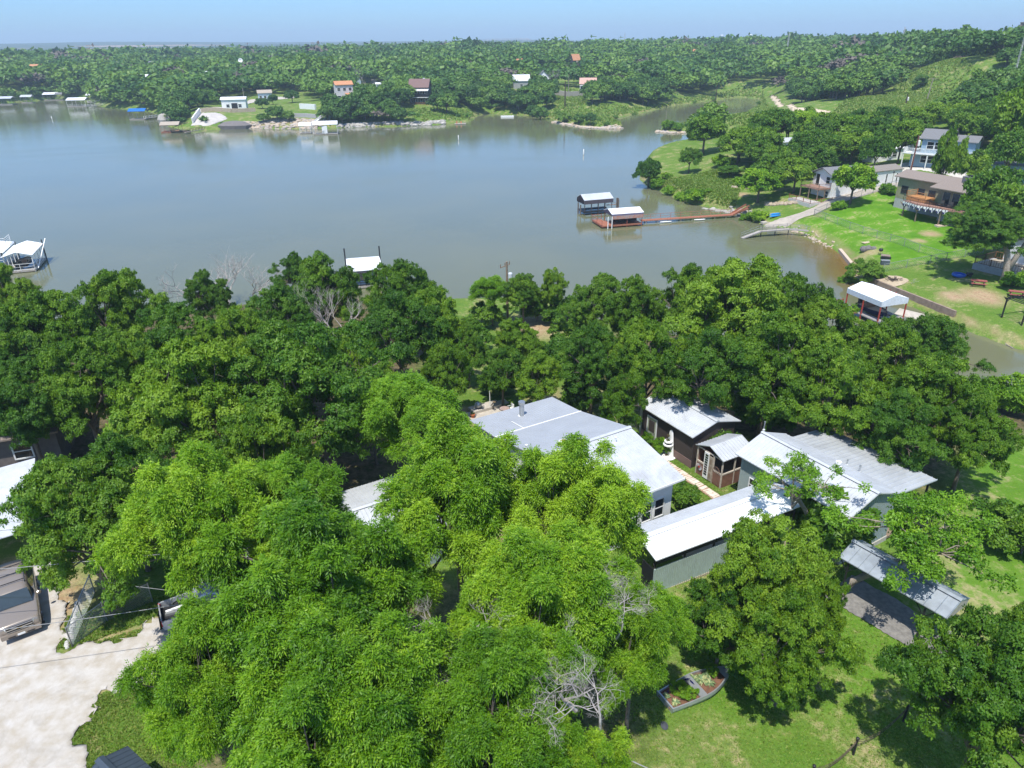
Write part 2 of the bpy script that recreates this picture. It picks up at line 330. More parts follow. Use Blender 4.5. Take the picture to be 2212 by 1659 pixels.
wx=np.arange(-700,401,4.0); wy=np.arange(36,580,4.0); wx=np.unique(np.concatenate([wx,np.arange(0,80,1.)])); wy=np.unique(np.concatenate([wy,np.arange(60,160,1.)]))
WX,WY=np.meshgrid(wx,wy); sh=sdf(WX,WY,LAKE); tip=gp(1830,565)
shal=np.clip(1+sh/7.0,0,1)*np.clip(1.5-np.hypot(WX-tip[0]+1,WY-tip[1])/15,0,1)
idx=np.arange(WX.size).reshape(WX.shape); Fq=np.stack([idx[:-1,:-1],idx[:-1,1:],idx[1:,1:],idx[1:,:-1]],-1).reshape(-1,4)
o=link_mesh('lake_water',np.stack([WX,WY,np.zeros_like(WX)],-1).reshape(-1,3),Fq,m,attrs=dict(shallow=shal.ravel()),smooth=True)
tagp(o,'calm olive grey lake water reflecting the blue sky','water',kind='structure')
# ------------------------------------------------------------------ flat sheets lying on the ground (drives, paths, ramps)
def sheet(name,poly,mt,label,cat,lift=.04,wob=.3,cell=.25,kind='structure',seed=1,th=0):
    P=np.array(poly); x0,y0=P.min(0)-1; x1,y1=P.max(0)+1
    xs=np.arange(x0,x1,cell); ys=np.arange(y0,y1,cell); A,B=np.meshgrid(xs,ys)
    d=sdf(A,B,poly)+(vn(A,B,.9,seed)-.5)*wob*2+(vn(A,B,.35,seed+1)-.5)*wob+(vn(A,B,.14,seed+2)-.5)*wob*.8
    lift=max(lift,.09); zz=H(A,B)+lift-np.clip(d/.12+1,0,1)*lift*.5
    if wob==0: zz=H(A,B)+lift
    gy_,gx_=np.gradient(d,cell); gl=np.hypot(gx_,gy_)+1e-6; mv=np.clip(d,0,cell*1.45); A=A-gx_/gl*mv; B=B-gy_/gl*mv
    keep=(d[:-1,:-1]<0)|(d[1:,1:]<0)|(d[:-1,1:]<0)|(d[1:,:-1]<0)
    ix=np.arange(A.size).reshape(A.shape); Fq=np.stack([ix[:-1,:-1],ix[:-1,1:],ix[1:,1:],ix[1:,:-1]],-1)[keep]
    us,inv=np.unique(Fq,return_inverse=True); V=np.stack([A,B,zz],-1).reshape(-1,3)[us]
    o=link_mesh(name,V,inv.reshape(-1,4),mt,smooth=True); return tagp(o,label,cat,kind=kind)
caliche=mat('caliche_gravel',(.53,.50,.46),.95,var=.25,vs=1.6,bump=.6,bs=38,col2=(.42,.37,.30),grime=.45)
concrete=mat('pale_concrete',(.50,.45,.38),.9,var=.2,vs=2,bump=.2,bs=12,grime=.35)
roadm=mat('worn_road',(.42,.37,.31),.95,var=.2,vs=1.0,bump=.4,bs=10,grime=.3)
# ------------------------------------------------------------------ trees
rng=np.random.default_rng(11)
bark=mat('grey_bark',(.20,.165,.13),.95,var=.35,vs=6,bump=.8,bs=30)
barkpale=mat('pale_bark',(.36,.31,.25),.95,var=.35,vs=5,bump=.8,bs=26)
deadwood=mat('dead_wood',(.44,.40,.37),.95,var=.3,vs=5)
L_pecan=leafmat('pecan_leaves',(.060,.165,.008),(.155,.315,.012),(.33,.50,.03))
L_oak=leafmat('oak_leaves',(.048,.13,.010),(.118,.24,.015),(.24,.38,.03))
L_dark=leafmat('dark_leaves',(.036,.11,.012),(.085,.20,.016),(.18,.31,.028))
L_yel=leafmat('yellow_green_leaves',(.10,.24,.012),(.20,.38,.02),(.34,.50,.04))
L_far=leafmat('woodland_leaves',(.028,.080,.014),(.068,.160,.024),(.16,.28,.036),trans=.25)
def unit(v): return v/(np.linalg.norm(v,axis=-1,keepdims=True)+1e-9)
def quads_from(P,D,S,L,W,sq=False):
    """leaf diamonds: base P, length dir D, side dir S"""
    L=np.asarray(L)[...,None]; W=np.asarray(W)[...,None]
    V=np.stack([P-S*W*.35,P+D*L*.55-S*W*.55,P+D*L+S*W*.25,P+D*L*.35+S*W*.6],1) if sq else np.stack([P,P+D*L*.45+S*W*.5,P+D*L,P+D*L*.45-S*W*.5],1)
    n=len(P); return V.reshape(-1,3),np.arange(n*4).reshape(n,4)
def crown_clumps(r,R,Hc,n,seed,flat=.75,low=-.35,rr=(.2,.34),lump=.35):
    g=np.random.default_rng(seed); out=[]
    ph=g.uniform(0,6.28,8)
    for i in range(n):
        u=low+(1-low)*((i+.5)/n); u=min(1,max(-1,u+g.normal(0,.08))); a=i*2.39996+g.uniform(-.5,.5)
        q=math.sqrt(max(0,1-u*u)); d=np.array([q*math.cos(a),q*math.sin(a),u])
        lr=1+lump*(.5*math.sin(2*a+ph[0])+.5*math.sin(3*a+ph[1]+2*u)+.4*math.sin(5*a+ph[2]))*q
        f=g.uniform(.66,1.06) if g.random()<.8 else g.uniform(.3,.65)
        c=d*np.array([R*lr,R*lr,Hc/2])*f
        cr=R*g.uniform(*rr)*(1.05-.25*abs(u))
        out.append((*c,cr))
    return np.array(out)
def make_leaves(cl,seed,style,dens,L,W,tintb=.5,flat=.72):
    """leaves spread through the clumps. style: pecan = drooping compound sprays, oak = tufts"""
    g=np.random.default_rng(seed); vol=cl[:,3]**2; n=(dens*vol).astype(int)+3
    ci=np.repeat(np.arange(len(cl)),n); N_=len(ci); c=cl[ci,:3]; r=cl[ci,3:4]
    d=unit(g.normal(size=(N_,3))); d[:,2]=np.where(d[:,2]<-.25,-d[:,2]*.6,d[:,2]); d=unit(d)
    # sub-lumps inside each clump give an uneven surface
    k=.6*np.sin(d[:,0]*5+ci*1.7)*np.sin(d[:,1]*5+ci*2.3)*np.sin(d[:,2]*4+ci)+.55*np.sin(d[:,0]*11+ci*3.1)*np.sin(d[:,1]*11+ci*1.3)*np.cos(d[:,2]*9+ci)
    f=(g.random((N_,1))**.45)*(1+.28*k[:,None])
    P=c+d*r*f*np.array([1,1,flat])
    if style!='one':   # foliage gathers in plumes with gaps between them
        M_=15; g4=np.random.default_rng(seed+9); sub_=unit(g4.normal(size=(len(cl)*M_,3))); sub_[:,2]=np.where(sub_[:,2]<-.35,-sub_[:,2],sub_[:,2]); sr=g4.uniform(.62,1.08,(len(cl)*M_,1)); tone=g4.normal(0,.09,len(cl)*M_)
        pick=ci*M_+g.integers(0,M_,N_); e=unit(g.normal(size=(N_,3))); e[:,2]=np.abs(e[:,2])*.8-.15; ctr_=sub_[pick]*sr[pick]
        ins=g.random(N_)<.16; q_=ctr_+e*(.30*g.random((N_,1))**.5); q_=np.where(ins[:,None],d*f*.8,q_); P=c+q_*r*np.array([1,1,flat*1.05]); d=unit(np.where(ins[:,None],d,e*.8+sub_[pick]*.6))
    ctint=g.normal(0,.13,len(cl)); out_d=unit(P*np.array([1,1,.5])+1e-6)
    tint=tintb+ctint[ci]+(tone[pick] if style!='one' else 0)+g.normal(0,.04 if style=='one' else .12,N_)
    if style=='pecan':
        K=7; az=g.uniform(0,6.283,N_); od=unit(d*.45+np.stack([np.cos(az),np.sin(az),np.zeros(N_)],1)*.9+np.array([0,0,.02])+g.normal(0,.2,(N_,3)))
        sp=L*2.6*g.uniform(.7,1.3,N_)
        t=np.linspace(.15,1,K); Vs=[];Fs=[];T=[]
        side=unit(np.cross(od,np.array([0,0,1.])))
        for j in range(K):
            tt=t[j]; base=P+od*(sp*tt)[:,None]; base[:,2]-=sp*tt*tt*.28
            s=1 if j%2 else -1
            if j==K-1: s=0
            dd=unit(od*.75+side*s*.85+np.array([0,0,-.28])*(.4+tt)+g.normal(0,.12,(N_,3)))
            sd=unit(np.cross(dd,unit(g.normal(0,.45,(N_,3))+np.array([0,0,1.]))))
            v,q=quads_from(base,dd,sd,L*g.uniform(.8,1.2,N_),np.full(N_,W)); Fs.append(q+sum(len(a) for a in Vs)); Vs.append(v); T.append(np.repeat(tint+g.normal(0,.05,N_),4))
        return np.concatenate(Vs),np.concatenate(Fs),np.concatenate(T)
    # tufts: three leaves each
    Vs=[];Fs=[];T=[]
    K=3 if style=='oak' else 1
    for j in range(K):
        dd=unit(d*.25+g.normal(0,.8,(N_,3))+np.array([0,0,-.1])); dd=unit(dd-(dd*d).sum(1,keepdims=True)*d*.7)
        nn=unit(g.normal(0,.22 if style=='one' else .5,(N_,3))+np.array([0,0,.55])+d*1.15)
        sd=unit(np.cross(dd,nn)); v,q=quads_from(P+g.normal(0,L*.3,(N_,3)),dd,sd,L*g.uniform(.7,1.35,N_),W*g.uniform(.7,1.3,N_),sq=(style=='one'))
        Fs.append(q+sum(len(a) for a in Vs)); Vs.append(v); T.append(np.repeat(tint+g.normal(0,.02 if style=='one' else .06,N_),4))
    return np.concatenate(Vs),np.concatenate(Fs),np.concatenate(T)
def limb_mesh(cl,zc,Htr,seed,r0,nmain=6,twigs=2,lean=(0,0)):
    g=random.Random(seed); mb=MB(); top=Vector((lean[0],lean[1],Htr))
    mb.tube([(0,0,-.4),(lean[0]*.15,lean[1]*.15,Htr*.35),(lean[0]*.55,lean[1]*.55,Htr*.7),top],[r0*1.25,r0,r0*.9,r0*.8],8)
    order=sorted(range(len(cl)),key=lambda i:math.atan2(cl[i][1],cl[i][0])); groups=[order[k::1][:0] for k in range(nmain)]
    per=max(1,math.ceil(len(order)/nmain)); groups=[order[i*per:(i+1)*per] for i in range(nmain)]
    for gr in groups:
        if not gr: continue
        cen=Vector(tuple(np.mean([cl[i][:3] for i in gr],axis=0)))+Vector((0,0,zc))
        s=top-Vector((0,0,g.uniform(0,Htr*.3))); mid=s.lerp(cen,.5)+Vector((g.uniform(-.3,.3),g.uniform(-.3,.3),.15)); j=s.lerp(cen,.85)
        mb.tube([s,mid,j],[r0*.55,r0*.42,r0*.3],6,cap=False)
        for i in gr:
            e=Vector(tuple(cl[i][:3]))+Vector((0,0,zc)); b=mid.lerp(j,g.uniform(.1,1)); m2=b.lerp(e,.5)+Vector((0,0,g.uniform(-.1,.4)))
            mb.tube([b,m2,e],[r0*.25,r0*.17,r0*.08],5,cap=False)
            for t in range(twigs):
                q=m2.lerp(e,g.uniform(.2,1)); a=g.uniform(0,6.28); l=cl[i][3]*g.uniform(.5,1.0)
                q2=q+Vector((math.cos(a)*l,math.sin(a)*l,g.uniform(-.1,.7)*l)); mb.tube([q,q.lerp(q2,.5)+Vector((0,0,.06)),q2],[r0*.07,r0*.05,.008],3,cap=False)
    return mb
PROTO={}; HCR={}
def tree_proto(key,name,mt,R,Hc,zc,ncl,dens,L,W,style,seed,bk=bark,r0=.2,tint=.5,low=-.35,rr=(.2,.34),twigs=2,lean=(0,0),flat=.72,lump=.35):
    cl=crown_clumps(None,R,Hc,ncl,seed,low=low,rr=rr,lump=lump)
    V,Fq,T=make_leaves(cl,seed+5,style,dens,L,W,tint,flat); V=V+np.array([lean[0],lean[1],zc])
    cl2=cl.copy(); cl2[:,0]+=lean[0]; cl2[:,1]+=lean[1]
    me=link_mesh('crown',V,Fq,mt,attrs=dict(tint=T)); tm=limb_mesh(cl2,zc,zc-Hc*.28,seed,r0,twigs=twigs,lean=lean).build('trunk',bk,smooth=True)
    PROTO[key]=(name,me.data,tm.data,R,zc); HCR[key]=Hc; 
    for o in (me,tm): bpy.data.objects.remove(o)
def place_tree(key,x,y,s=1.0,rz=None,label='',cat='tree',group=None,z=None,sz=None,name=None,dz=0):
    nm,c,t,R,zc=PROTO[key]; z=hh(x,y) if z is None else z
    o=thing(name or nm,(x,y,z+dz),label,cat,random.uniform(0,6.28) if rz is None else rz,group); o.scale=(s,s,sz or s)
    for n,d in (('trunk',t),('crown',c)):
        k=bpy.data.objects.new(n,d); COL.objects.link(k); k.parent=o
    return o
# near types (unit size about R metres)
for i in range(4):
    tree_proto(f'P{i}','pecan_tree',L_pecan,4.2,5.8,5.6,84,760,.19,.062,'pecan',100+i,r0=.24,tint=.5,rr=(.13,.235),lump=.55)
for i in range(2):
    tree_proto(f'PL{i}','pecan_tree',L_yel,3.6,5.2,5.4,60,640,.18,.06,'pecan',140+i,r0=.2,tint=.45,rr=(.14,.235),lump=.55)
for i in range(5):
    tree_proto(f'M{i}','oak_tree',L_oak,4.0,5.8,4.4,62,680,.15,.09,'oak',200+i,r0=.22,tint=.5,rr=(.19,.33),lump=.36,low=-.65)
for i in range(3):
    tree_proto(f'D{i}','elm_tree',L_dark,3.6,5.8,4.4,56,760,.14,.08,'oak',240+i,r0=.2,tint=.5,rr=(.19,.34),lump=.4,low=-.65)
tree_proto('Y0','mesquite_tree',L_yel,2.7,2.8,3.5,52,520,.13,.07,'oak',260,r0=.15,tint=.4,bk=barkpale,rr=(.14,.24),lump=.5,lean=(2.6,.9))
tree_proto('Y1','mesquite_tree',L_yel,2.0,2.6,4.4,30,520,.13,.06,'oak',261,r0=.13,tint=.35,bk=barkpale,rr=(.16,.26),lump=.5,lean=(-1.5,.6))
# small shrubs
tree_proto('B0','shrub',L_dark,1.2,1.8,1.0,22,1700,.14,.09,'oak',270,r0=.05,tint=.62,low=-.6,rr=(.28,.4))
tree_proto('B1','shrub',L_pecan,1.0,1.3,.65,18,1700,.11,.05,'oak',271,r0=.04,tint=.4,low=-.6,rr=(.28,.42))
tree_proto('B2','shrub',L_dark,1.7,2.6,1.6,26,900,.32,.22,'oak',272,r0=.07,tint=.7,low=-.5,rr=(.25,.38))
# middle distance 90-200 m
for i in range(5):
    tree_proto(f'F{i}','oak_tree',[L_oak,L_dark,L_pecan,L_oak,L_dark][i],3.8,5.2,4.5,46,150,.42,.26,'oak',300+i,r0=.22,tint=.5,rr=(.2,.34),twigs=0,low=-.45)
tree_proto('FB0','shrub',L_pecan,1.5,1.9,.9,16,480,.30,.18,'oak',320,r0=.05,tint=.45,low=-.6,rr=(.3,.42),twigs=0)
tree_proto('FB1','shrub',L_yel,1.5,1.6,.8,16,480,.30,.16,'oak',321,r0=.05,tint=.3,low=-.6,rr=(.3,.42),twigs=0)
# far shore 250-500 m
for i in range(4):
    tree_proto(f'G{i}','oak_tree',L_far,4.2,6.0,4.6,46,110,.62,.55,'one',340+i,r0=.24,tint=[.42,.62,.5,.72][i],rr=(.24,.36),twigs=0,low=-.5)
tree_proto('GB0','shrub',L_far,1.8,2.2,1.0,12,70,.8,.5,'one',350,r0=.06,tint=.75,low=-.6,rr=(.3,.42),twigs=0)
def bare_tree(key,seed,h,spread,r0,depth=5,name='dead_tree',mt=deadwood,up=.5):
    g=random.Random(seed); mb=MB()
    def br(p,d,l,r,k):
        n=2 if k>1 else 1; pts=[p]; dd=d.copy()
        for i in range(3):
            dd=(dd+Vector((g.uniform(-.22,.22),g.uniform(-.22,.22),g.uniform(-.05,.16)))).normalized(); pts.append(pts[-1]+dd*l/3)
        mb.tube(pts,[r,r*.85,r*.72,r*.58],5 if k>3 else 3,cap=False)
        if k==0: return
        for i in range(g.choice([2,3,3]) if k>1 else 3):
            a=g.uniform(0,6.28); t=g.uniform(.4,.95)
            v=Vector((math.cos(a),math.sin(a),0)); nd=(dd*t+v*spread+Vector((0,0,up*.3))).normalized()
            br(pts[g.choice([2,3,3])],nd,l*g.uniform(.58,.82),r*.56,k-1)
    br(Vector((0,0,-.3)),Vector((g.uniform(-.1,.1),g.uniform(-.1,.1),1)),h*.33,r0,depth)
    o=mb.build('branches',mt); PROTO[key]=(name,o.data,h); bpy.data.objects.remove(o)
def place_bare(key,x,y,s,label,z=None,rz=None,cat='dead tree',group=None,rot=None):
    nm,d,h=PROTO[key]; o=bpy.data.objects.new(nm,d); COL.objects.link(o); o.location=(x,y,hh(x,y) if z is None else z); o.rotation_euler=rot or (0,0,random.uniform(0,6) if rz is None else rz); o.scale=(s,)*3
    return tagp(o,label,cat,group)
bare_tree('X0',5,7,.75,.16,6); bare_tree('X1',9,7,.6,.14,6); bare_tree('X2',13,4,1.0,.07,7,up=.25)
bare_tree('X3',21,8,.45,.16,6)
def tree_at(key,cx,cy,rpx,zc,label,**k):
    """crown centre seen at (cx,cy) with radius rpx; its base goes straight below it"""
    nm,c,t,R,zc0=PROTO[key]; zg=5.0
    for _ in range(6):
        x,y,_z=at(cx,cy,zg+zc); zg=max(hh(x,y),.1)
    f=y*math.cos(PITCH)-(zg+zc-CZ)*math.sin(PITCH); s=rpx*f/F/R*(.80 if key[0]=='P' else .90)
    rr_=ray(cx,cy-rpx*.93); yt=y+s*R*.1; ztop=CZ+rr_[2]*(yt/rr_[1]); sz=max((ztop-zg)/(zc0+HCR[key]*.52),.3); return place_tree(key,x,y,s,sz=sz,label=label,**k)
# ------------------------------------------------------------------ near and middle trees, placed one by one
T=tree_at
T('P0',455,1130,172,7.6,'broad bright green pecan tree rising over the silver pickup truck',dz=0)
T('P1',690,1330,235,7.2,'largest drooping pecan tree in the front clump, nearest the middle of the gravel drive')
T('P2',465,1470,150,6.4,'pecan tree overhanging the edge of the gravel parking area')
T('P3',740,1590,235,6.6,'front pecan tree between the dark metal roof and the dead branches')
T('P2',985,1085,172,7.8,'pecan tree whose crown covers the corner of the white metal house roof',rz=1.1)
T('PL0',880,915,118,6.2,'pale lime green tree behind the house next to the flue pipe')
T('P1',1240,1100,150,7.2,'pecan tree hiding the front windows of the white house',rz=2.2)
T('P3',1170,1340,190,6.6,'pecan tree tangled with grey dead branches beside the patio',rz=.7)
T('P0',1370,1370,110,5.6,'smaller pecan tree at the lawn edge beside the boat planter',rz=2.9)
T('P2',1080,1590,190,6.0,'pecan tree with bare lower twigs nearest the overhead wire',rz=4.0)
T('PL1',640,1110,120,7.4,'yellow green pecan tree between the garage roof and the big pecan')
T('P1',1240,1680,110,4.8,'small pecan tree under the hanging cable by the lawn',rz=5)
T('P3',660,1655,120,5.0,'low pecan tree directly behind the dark metal roof',rz=5.5)
T('D0',185,1140,148,5.2,'dark green elm tree leaning over the brown vehicle')
T('D1',270,1060,125,5.0,'dense elm tree between the corrugated carport roof and the pecans')
T('M0',420,910,160,5.4,'rounded bright oak tree with a smooth dome crown left of the house')
T('M1',560,1010,120,5.0,'oak tree touching the garage roof on its lake side')
T('D2',690,860,170,6.2,'big dark elm tree with a feathery olive crown behind the garage')
NL=[('M2',100,735,100,5.6,'yellowish oak tree in front of the white boat dock'),
('M3',255,680,92,6,'tall flat topped oak at the water line left of the dead snags'),
('D0',380,760,100,5.5,'shaded elm between the flat topped oak and the round dome oak'),
('M4',520,760,90,5.2,'spreading oak below the bleached snag'),
('D1',610,690,80,5.5,'dark upright elm right of the bleached snag'),
('M0',700,640,85,5.6,'oak with a rounded top just left of the black post dock'),
('M1',870,640,75,6.2,'tall oak standing just right of the black post dock'),
('D2',860,720,95,5.6,'dense elm right of the grey leafless tree'),
('M2',770,800,80,5,'oak below the grey leafless tree'),
('M3',940,700,75,5.4,'oak at the right end of the lakeside row before the gap'),
('M4',180,850,110,5,'oak with pale branches above the old house roof'),
('D0',50,880,100,4.8,'very dark elm beside the old house at the frame edge'),
('M0',25,640,60,5.5,'oak whose top reaches the white boat dock'),
('D1',480,850,80,4.6,'elm half hidden behind the round dome oak'),
('M1',600,790,90,4.8,'oak below the dark upright elm'),
('M2',300,810,90,4.8,'oak in shade behind the corrugated carport'),
('D2',30,760,80,5,'elm at the left frame edge above the old house'),
('M3',800,880,60,4.4,'small oak behind the lime green tree'),
('M4',960,790,55,4.6,'oak shading the back lawn left of the patio'),
('D0',1010,740,50,4.2,'small elm left of the utility pole with a transformer'),
('M0',450,640,50,4.2,'low oak at the foot of the bleached snag'),
('D1',640,590,45,4.2,'oak at the water line below the tall bare twigs'),
('PL0',1062,640,46,3.4,'bright green tree at the water edge left of the transformer pole'),
('M1',1130,640,48,3.4,'round tree at the water edge right of the transformer pole'),
('M2',1192,615,32,4.4,'thin tall tree with a bare trunk on the shore point'),
('D2',1085,800,50,3.2,'elm over the small fenced plot behind the patio'),
('M3',1165,825,60,2.9,'small spreading oak on the back lawn behind the white roof'),
('M4',1120,745,56,3.2,'scrubby oak on the slope below the transformer pole'),
('D0',1290,660,68,5.4,'elm with ragged top on the shore behind the dark brown shed'),
('M0',1370,670,65,5.4,'oak with lighter top on the shore behind the dark brown shed'),
('D1',1280,770,75,5,'dark elm shading the ground left of the brown shed'),
('M1',1400,780,85,5.4,'oak right behind the dark brown shed roof'),
('M2',1590,690,140,6.6,'largest round oak with a high dome on the shore behind the sheds'),
('M3',1490,650,75,6,'oak leaning against the left side of the largest round oak'),
('M4',1700,680,85,6,'oak on the right shoulder of the largest round oak'),
('D2',1530,800,95,5.4,'shaded elm behind the brown shed and its bush'),
('M0',1660,800,110,5.6,'oak behind the ridge of the green grey guest house'),
('M1',1790,740,90,5,'oak in front of the red post boathouse'),
('M2',1800,850,110,5.4,'oak with vines behind the guest house roof'),
('M3',1920,790,95,5.2,'oak below the right end of the red post boathouse'),
('D0',2020,750,75,4.8,'upright dark tree beside the brown canal water'),
('M4',2010,870,105,5,'oak spreading toward the canal bank'),
('D1',1930,930,90,4.6,'elm with exposed branches beyond the guest house eave'),
('M0',2095,940,85,4.2,'rightmost oak of the canal side grove'),
('M1',1340,860,50,4.2,'small oak left of the dark brown shed wall')]
for k,cx,cy,r,zc,l in NL: T(k,cx,cy,r,zc,l,name='elm_tree' if k[0]=='D' else None)
T('M2',1640,1250,140,4.6,'oak over the corrugated wall of the long white roof',rz=1,dz=-.8)
T('D2',1565,1320,95,3.6,'elm lobe hanging low over the lawn beside the corrugated wall',dz=-1)
T('M3',1700,1375,112,3.9,'round oak standing alone on the front lawn above the boat planter',rz=2,dz=-.4)
T('M4',1692,1440,88,2.3,'low bushy oak right in front of the round lawn oak, hiding its trunk',rz=1)
T('M4',1770,1310,60,3.6,'small oak between the round lawn oak and the lean-to roof')
T('D1',2140,1525,175,5.0,'big dark spreading elm at the gravel edge of the front lawn')
T('M1',2240,1420,110,4.2,'olive oak cut off by the frame behind the big dark elm')
q=gp(1812,1290); place_tree('Y0',q[0],q[1],1.2,rz=-.5,label='leaning yellow green mesquite with a bare grey trunk over the lean-to roof')
q=gp(1760,1190); place_tree('Y1',q[0],q[1],1.05,rz=.3,label='thin mesquite with a sparse pale top over the long white roof')
for k,px,py,s,l in [('B2',1785,1180,1.15,'broad leafed fig bush against the guest house corner'),('B2',1645,930,1.1,'leafy bush between the brown shed and the guest house'),('B2',1535,985,.75,'vine covered bush on the end of the brown shed'),('B1',1640,1035,.8,'low green plants beside the guest house wall'),
 ('B1',1430,975,.7,'fern like plants along the brown shed path'),('B1',1405,955,.6,'small plants at the first stones of the brown shed path'),('B1',1367,918,.55,'bright bush at the wire fence gate'),('B0',1475,1090,.75,'dark green shrub below the house windows'),('B1',1520,985,.5,'small plant by the greenhouse door'),
 ('B0',2165,1160,1.2,'dark shrub on the right lawn near the frame edge'),('B0',2205,1195,1.4,'bigger dark shrub at the right frame edge'),('B1',2190,890,2.2,'green reeds on the near canal bank'),('B1',2150,880,1.7,'clump of reeds under the canal oaks'),
 ('B0',1865,612,1.6,'round shrub beside the red post boathouse'),('B1',1830,608,1.1,'yellowish shrub standing in the shallow inlet'),('B1',1890,990,1.0,'weeds under the canal side grove'),('B1',1935,1140,.6,'flowering weeds at the guest house corner'),('B1',255,1330,.2,'weeds inside the wire fence corner'),('B0',1050,705,1.3,'scrub at the foot of the bright water edge tree'),('B0',1160,695,1.3,'scrub between the two rounder water edge trees'),('B0',1225,700,1.5,'scrub on the bare earth of the shore point'),('B0',1010,760,1.5,'shaded scrub left of the transformer pole'),('B0',1075,850,1.0,'bush by the little fenced plot'),('B0',1215,800,1.6,'bush on the open back lawn right side'),('B0',1235,745,1.5,'bush in the gap before the shore elms'),('B0',1255,880,1.3,'bush at the corner of the white roof, lake side')]:
    q=gp(px,py); place_tree(k,q[0],q[1],s,label=l,cat='shrub',name='shrub')
# bare trees
q=at(640,720,9); place_bare('X3',*at(690,750,7)[:2],.85,'leafless grey tree standing among the lakeside oaks, left stem',z=hh(*at(690,750,7)[:2])+1.0,group='leafless grey trees among the lakeside oaks')
place_bare('X3',*at(742,755,7)[:2],.95,'taller leafless grey tree standing among the lakeside oaks, right stem',z=hh(*at(742,755,7)[:2])+1.2,rz=2,group='leafless grey trees among the lakeside oaks')
place_bare('X0',*at(440,650,2)[:2],1.5,'leftmost bleached dead snag leaning over the lake',rot=(.1,-.35,1))
place_bare('X1',*at(505,640,2)[:2],1.55,'middle bleached dead snag above the lakeside oaks',rz=.5)
place_bare('X0',*at(560,632,2)[:2],1.5,'bleached dead snag with forked top above the lakeside oaks',rz=3.4)
place_bare('X1',*at(603,625,2)[:2],1.4,'rightmost bleached dead snag near the black post dock',rz=5)
for i,(cx,cy,z,s,l) in enumerate([(1285,1270,9.5,.62,'dead grey branches sticking out of the pecan beside the patio'),(1210,1215,10,.5,'dead forked branch above the patio pecan'),(1010,1310,9.6,.6,'dead violet grey branches in the dark gap between two pecans'),(960,1400,8.5,.5,'dead twigs low in the gap between two pecans'),
  (1240,1440,9,.65,'widest fan of dead branches facing the boat planter'),(1340,1290,8.6,.5,'dead twigs beside the corrugated wall corner'),(1130,1480,9.3,.55,'dead twigs above the overhead cable'),(640,1010,9,.4,'dead twigs beside the garage roof'),(1300,1480,8.0,.5,'dead branch tips reaching toward the boat planter'),(1180,1260,9,.42,'dead twigs above the flagstone patio'),(1260,1330,9,.5,'dead fan in the middle of the small lawn edge pecan'),(1380,1240,8,.4,'dead twigs brushing the end of the white walkway roof'),(1060,1400,9,.5,'dead violet twigs left of the overhead cable'),(1170,1420,9,.45,'dead twigs just above the thick cable'),(930,1270,9,.42,'dead stem in the shaded gap under the house corner pecan')]):
    z=z*.3+11.5; s*=1.5; x,y,_=at(cx,cy,z); place_bare('X2',x,y,s,l,z=z-1.7,cat='dead branch',rot=(random.uniform(-.5,.5),random.uniform(-.5,.5),random.uniform(0,6)),group='dead branches in the front pecans')
# ------------------------------------------------------------------ shared building helpers
white_metal=mat('galvanised_roof',(.58,.60,.62),.48,.2,var=.16,vs=.9,grime=.5)
shaded_metal=mat('shaded_slope_metal',(.42,.44,.465),.5,.2,var=.08,vs=.8,grime=.1)  # darker copy of the roof metal; shade of the rear slopes put into colour
white_paint=mat('white_paint',(.80,.80,.78),.6,var=.06,vs=2,grime=.12)
greygreen=mat('grey_green_siding',(.30,.36,.35),.65,var=.08,vs=2,grime=.2)
darkbrown=mat('dark_brown_siding',(.055,.042,.038),.8,var=.15,vs=4)
trimw=mat('white_trim',(.75,.75,.73),.5,var=.05)
trimd=mat('dark_trim',(.05,.05,.055),.6)
glass=mat('window_glass',(.02,.025,.03),.06,0,var=.3,vs=2,spec=.8)
wood=mat('weathered_wood',(.27,.20,.14),.9,var=.3,vs=8,bump=.3)
redwood=mat('red_brown_wood',(.36,.14,.08),.8,var=.3,vs=5,grime=.3)
orangewood=mat('orange_cedar',(.50,.24,.09),.75,var=.25,vs=5)
black=mat('black_metal',(.02,.02,.022),.5,var=.1)
steel=mat('zinc_steel',(.45,.47,.48),.35,.7,var=.1)
redsteel=mat('red_painted_steel',(.40,.06,.04),.5,var=.15)
greysteel=mat('grey_dock_steel',(.28,.30,.31),.6,.2,var=.15)
stone=mat('limestone',(.50,.42,.32),.95,var=.35,vs=3,bump=.5,bs=8,col2=(.36,.27,.19))
shingle=mat('brown_shingle',(.27,.22,.185),.95,var=.25,vs=12,bump=.4,bs=20)
greysh=mat('grey_shingle',(.20,.20,.205),.95,var=.25,vs=12,bump=.4,bs=20)
block=mat('painted_block',(.42,.42,.41),.9,var=.15,vs=3,grime=.3)
def LB(loc,deg): # local<->world
    a=rad(deg); c,s=math.cos(a),math.sin(a)
    return lambda x,y:(loc[0]+x*c-y*s,loc[1]+x*s+y*c)
def inv(loc,deg,p):
    a=rad(deg); c,s=math.cos(a),math.sin(a); dx,dy=p[0]-loc[0],p[1]-loc[1]; return (dx*c+dy*s,-dx*s+dy*c)
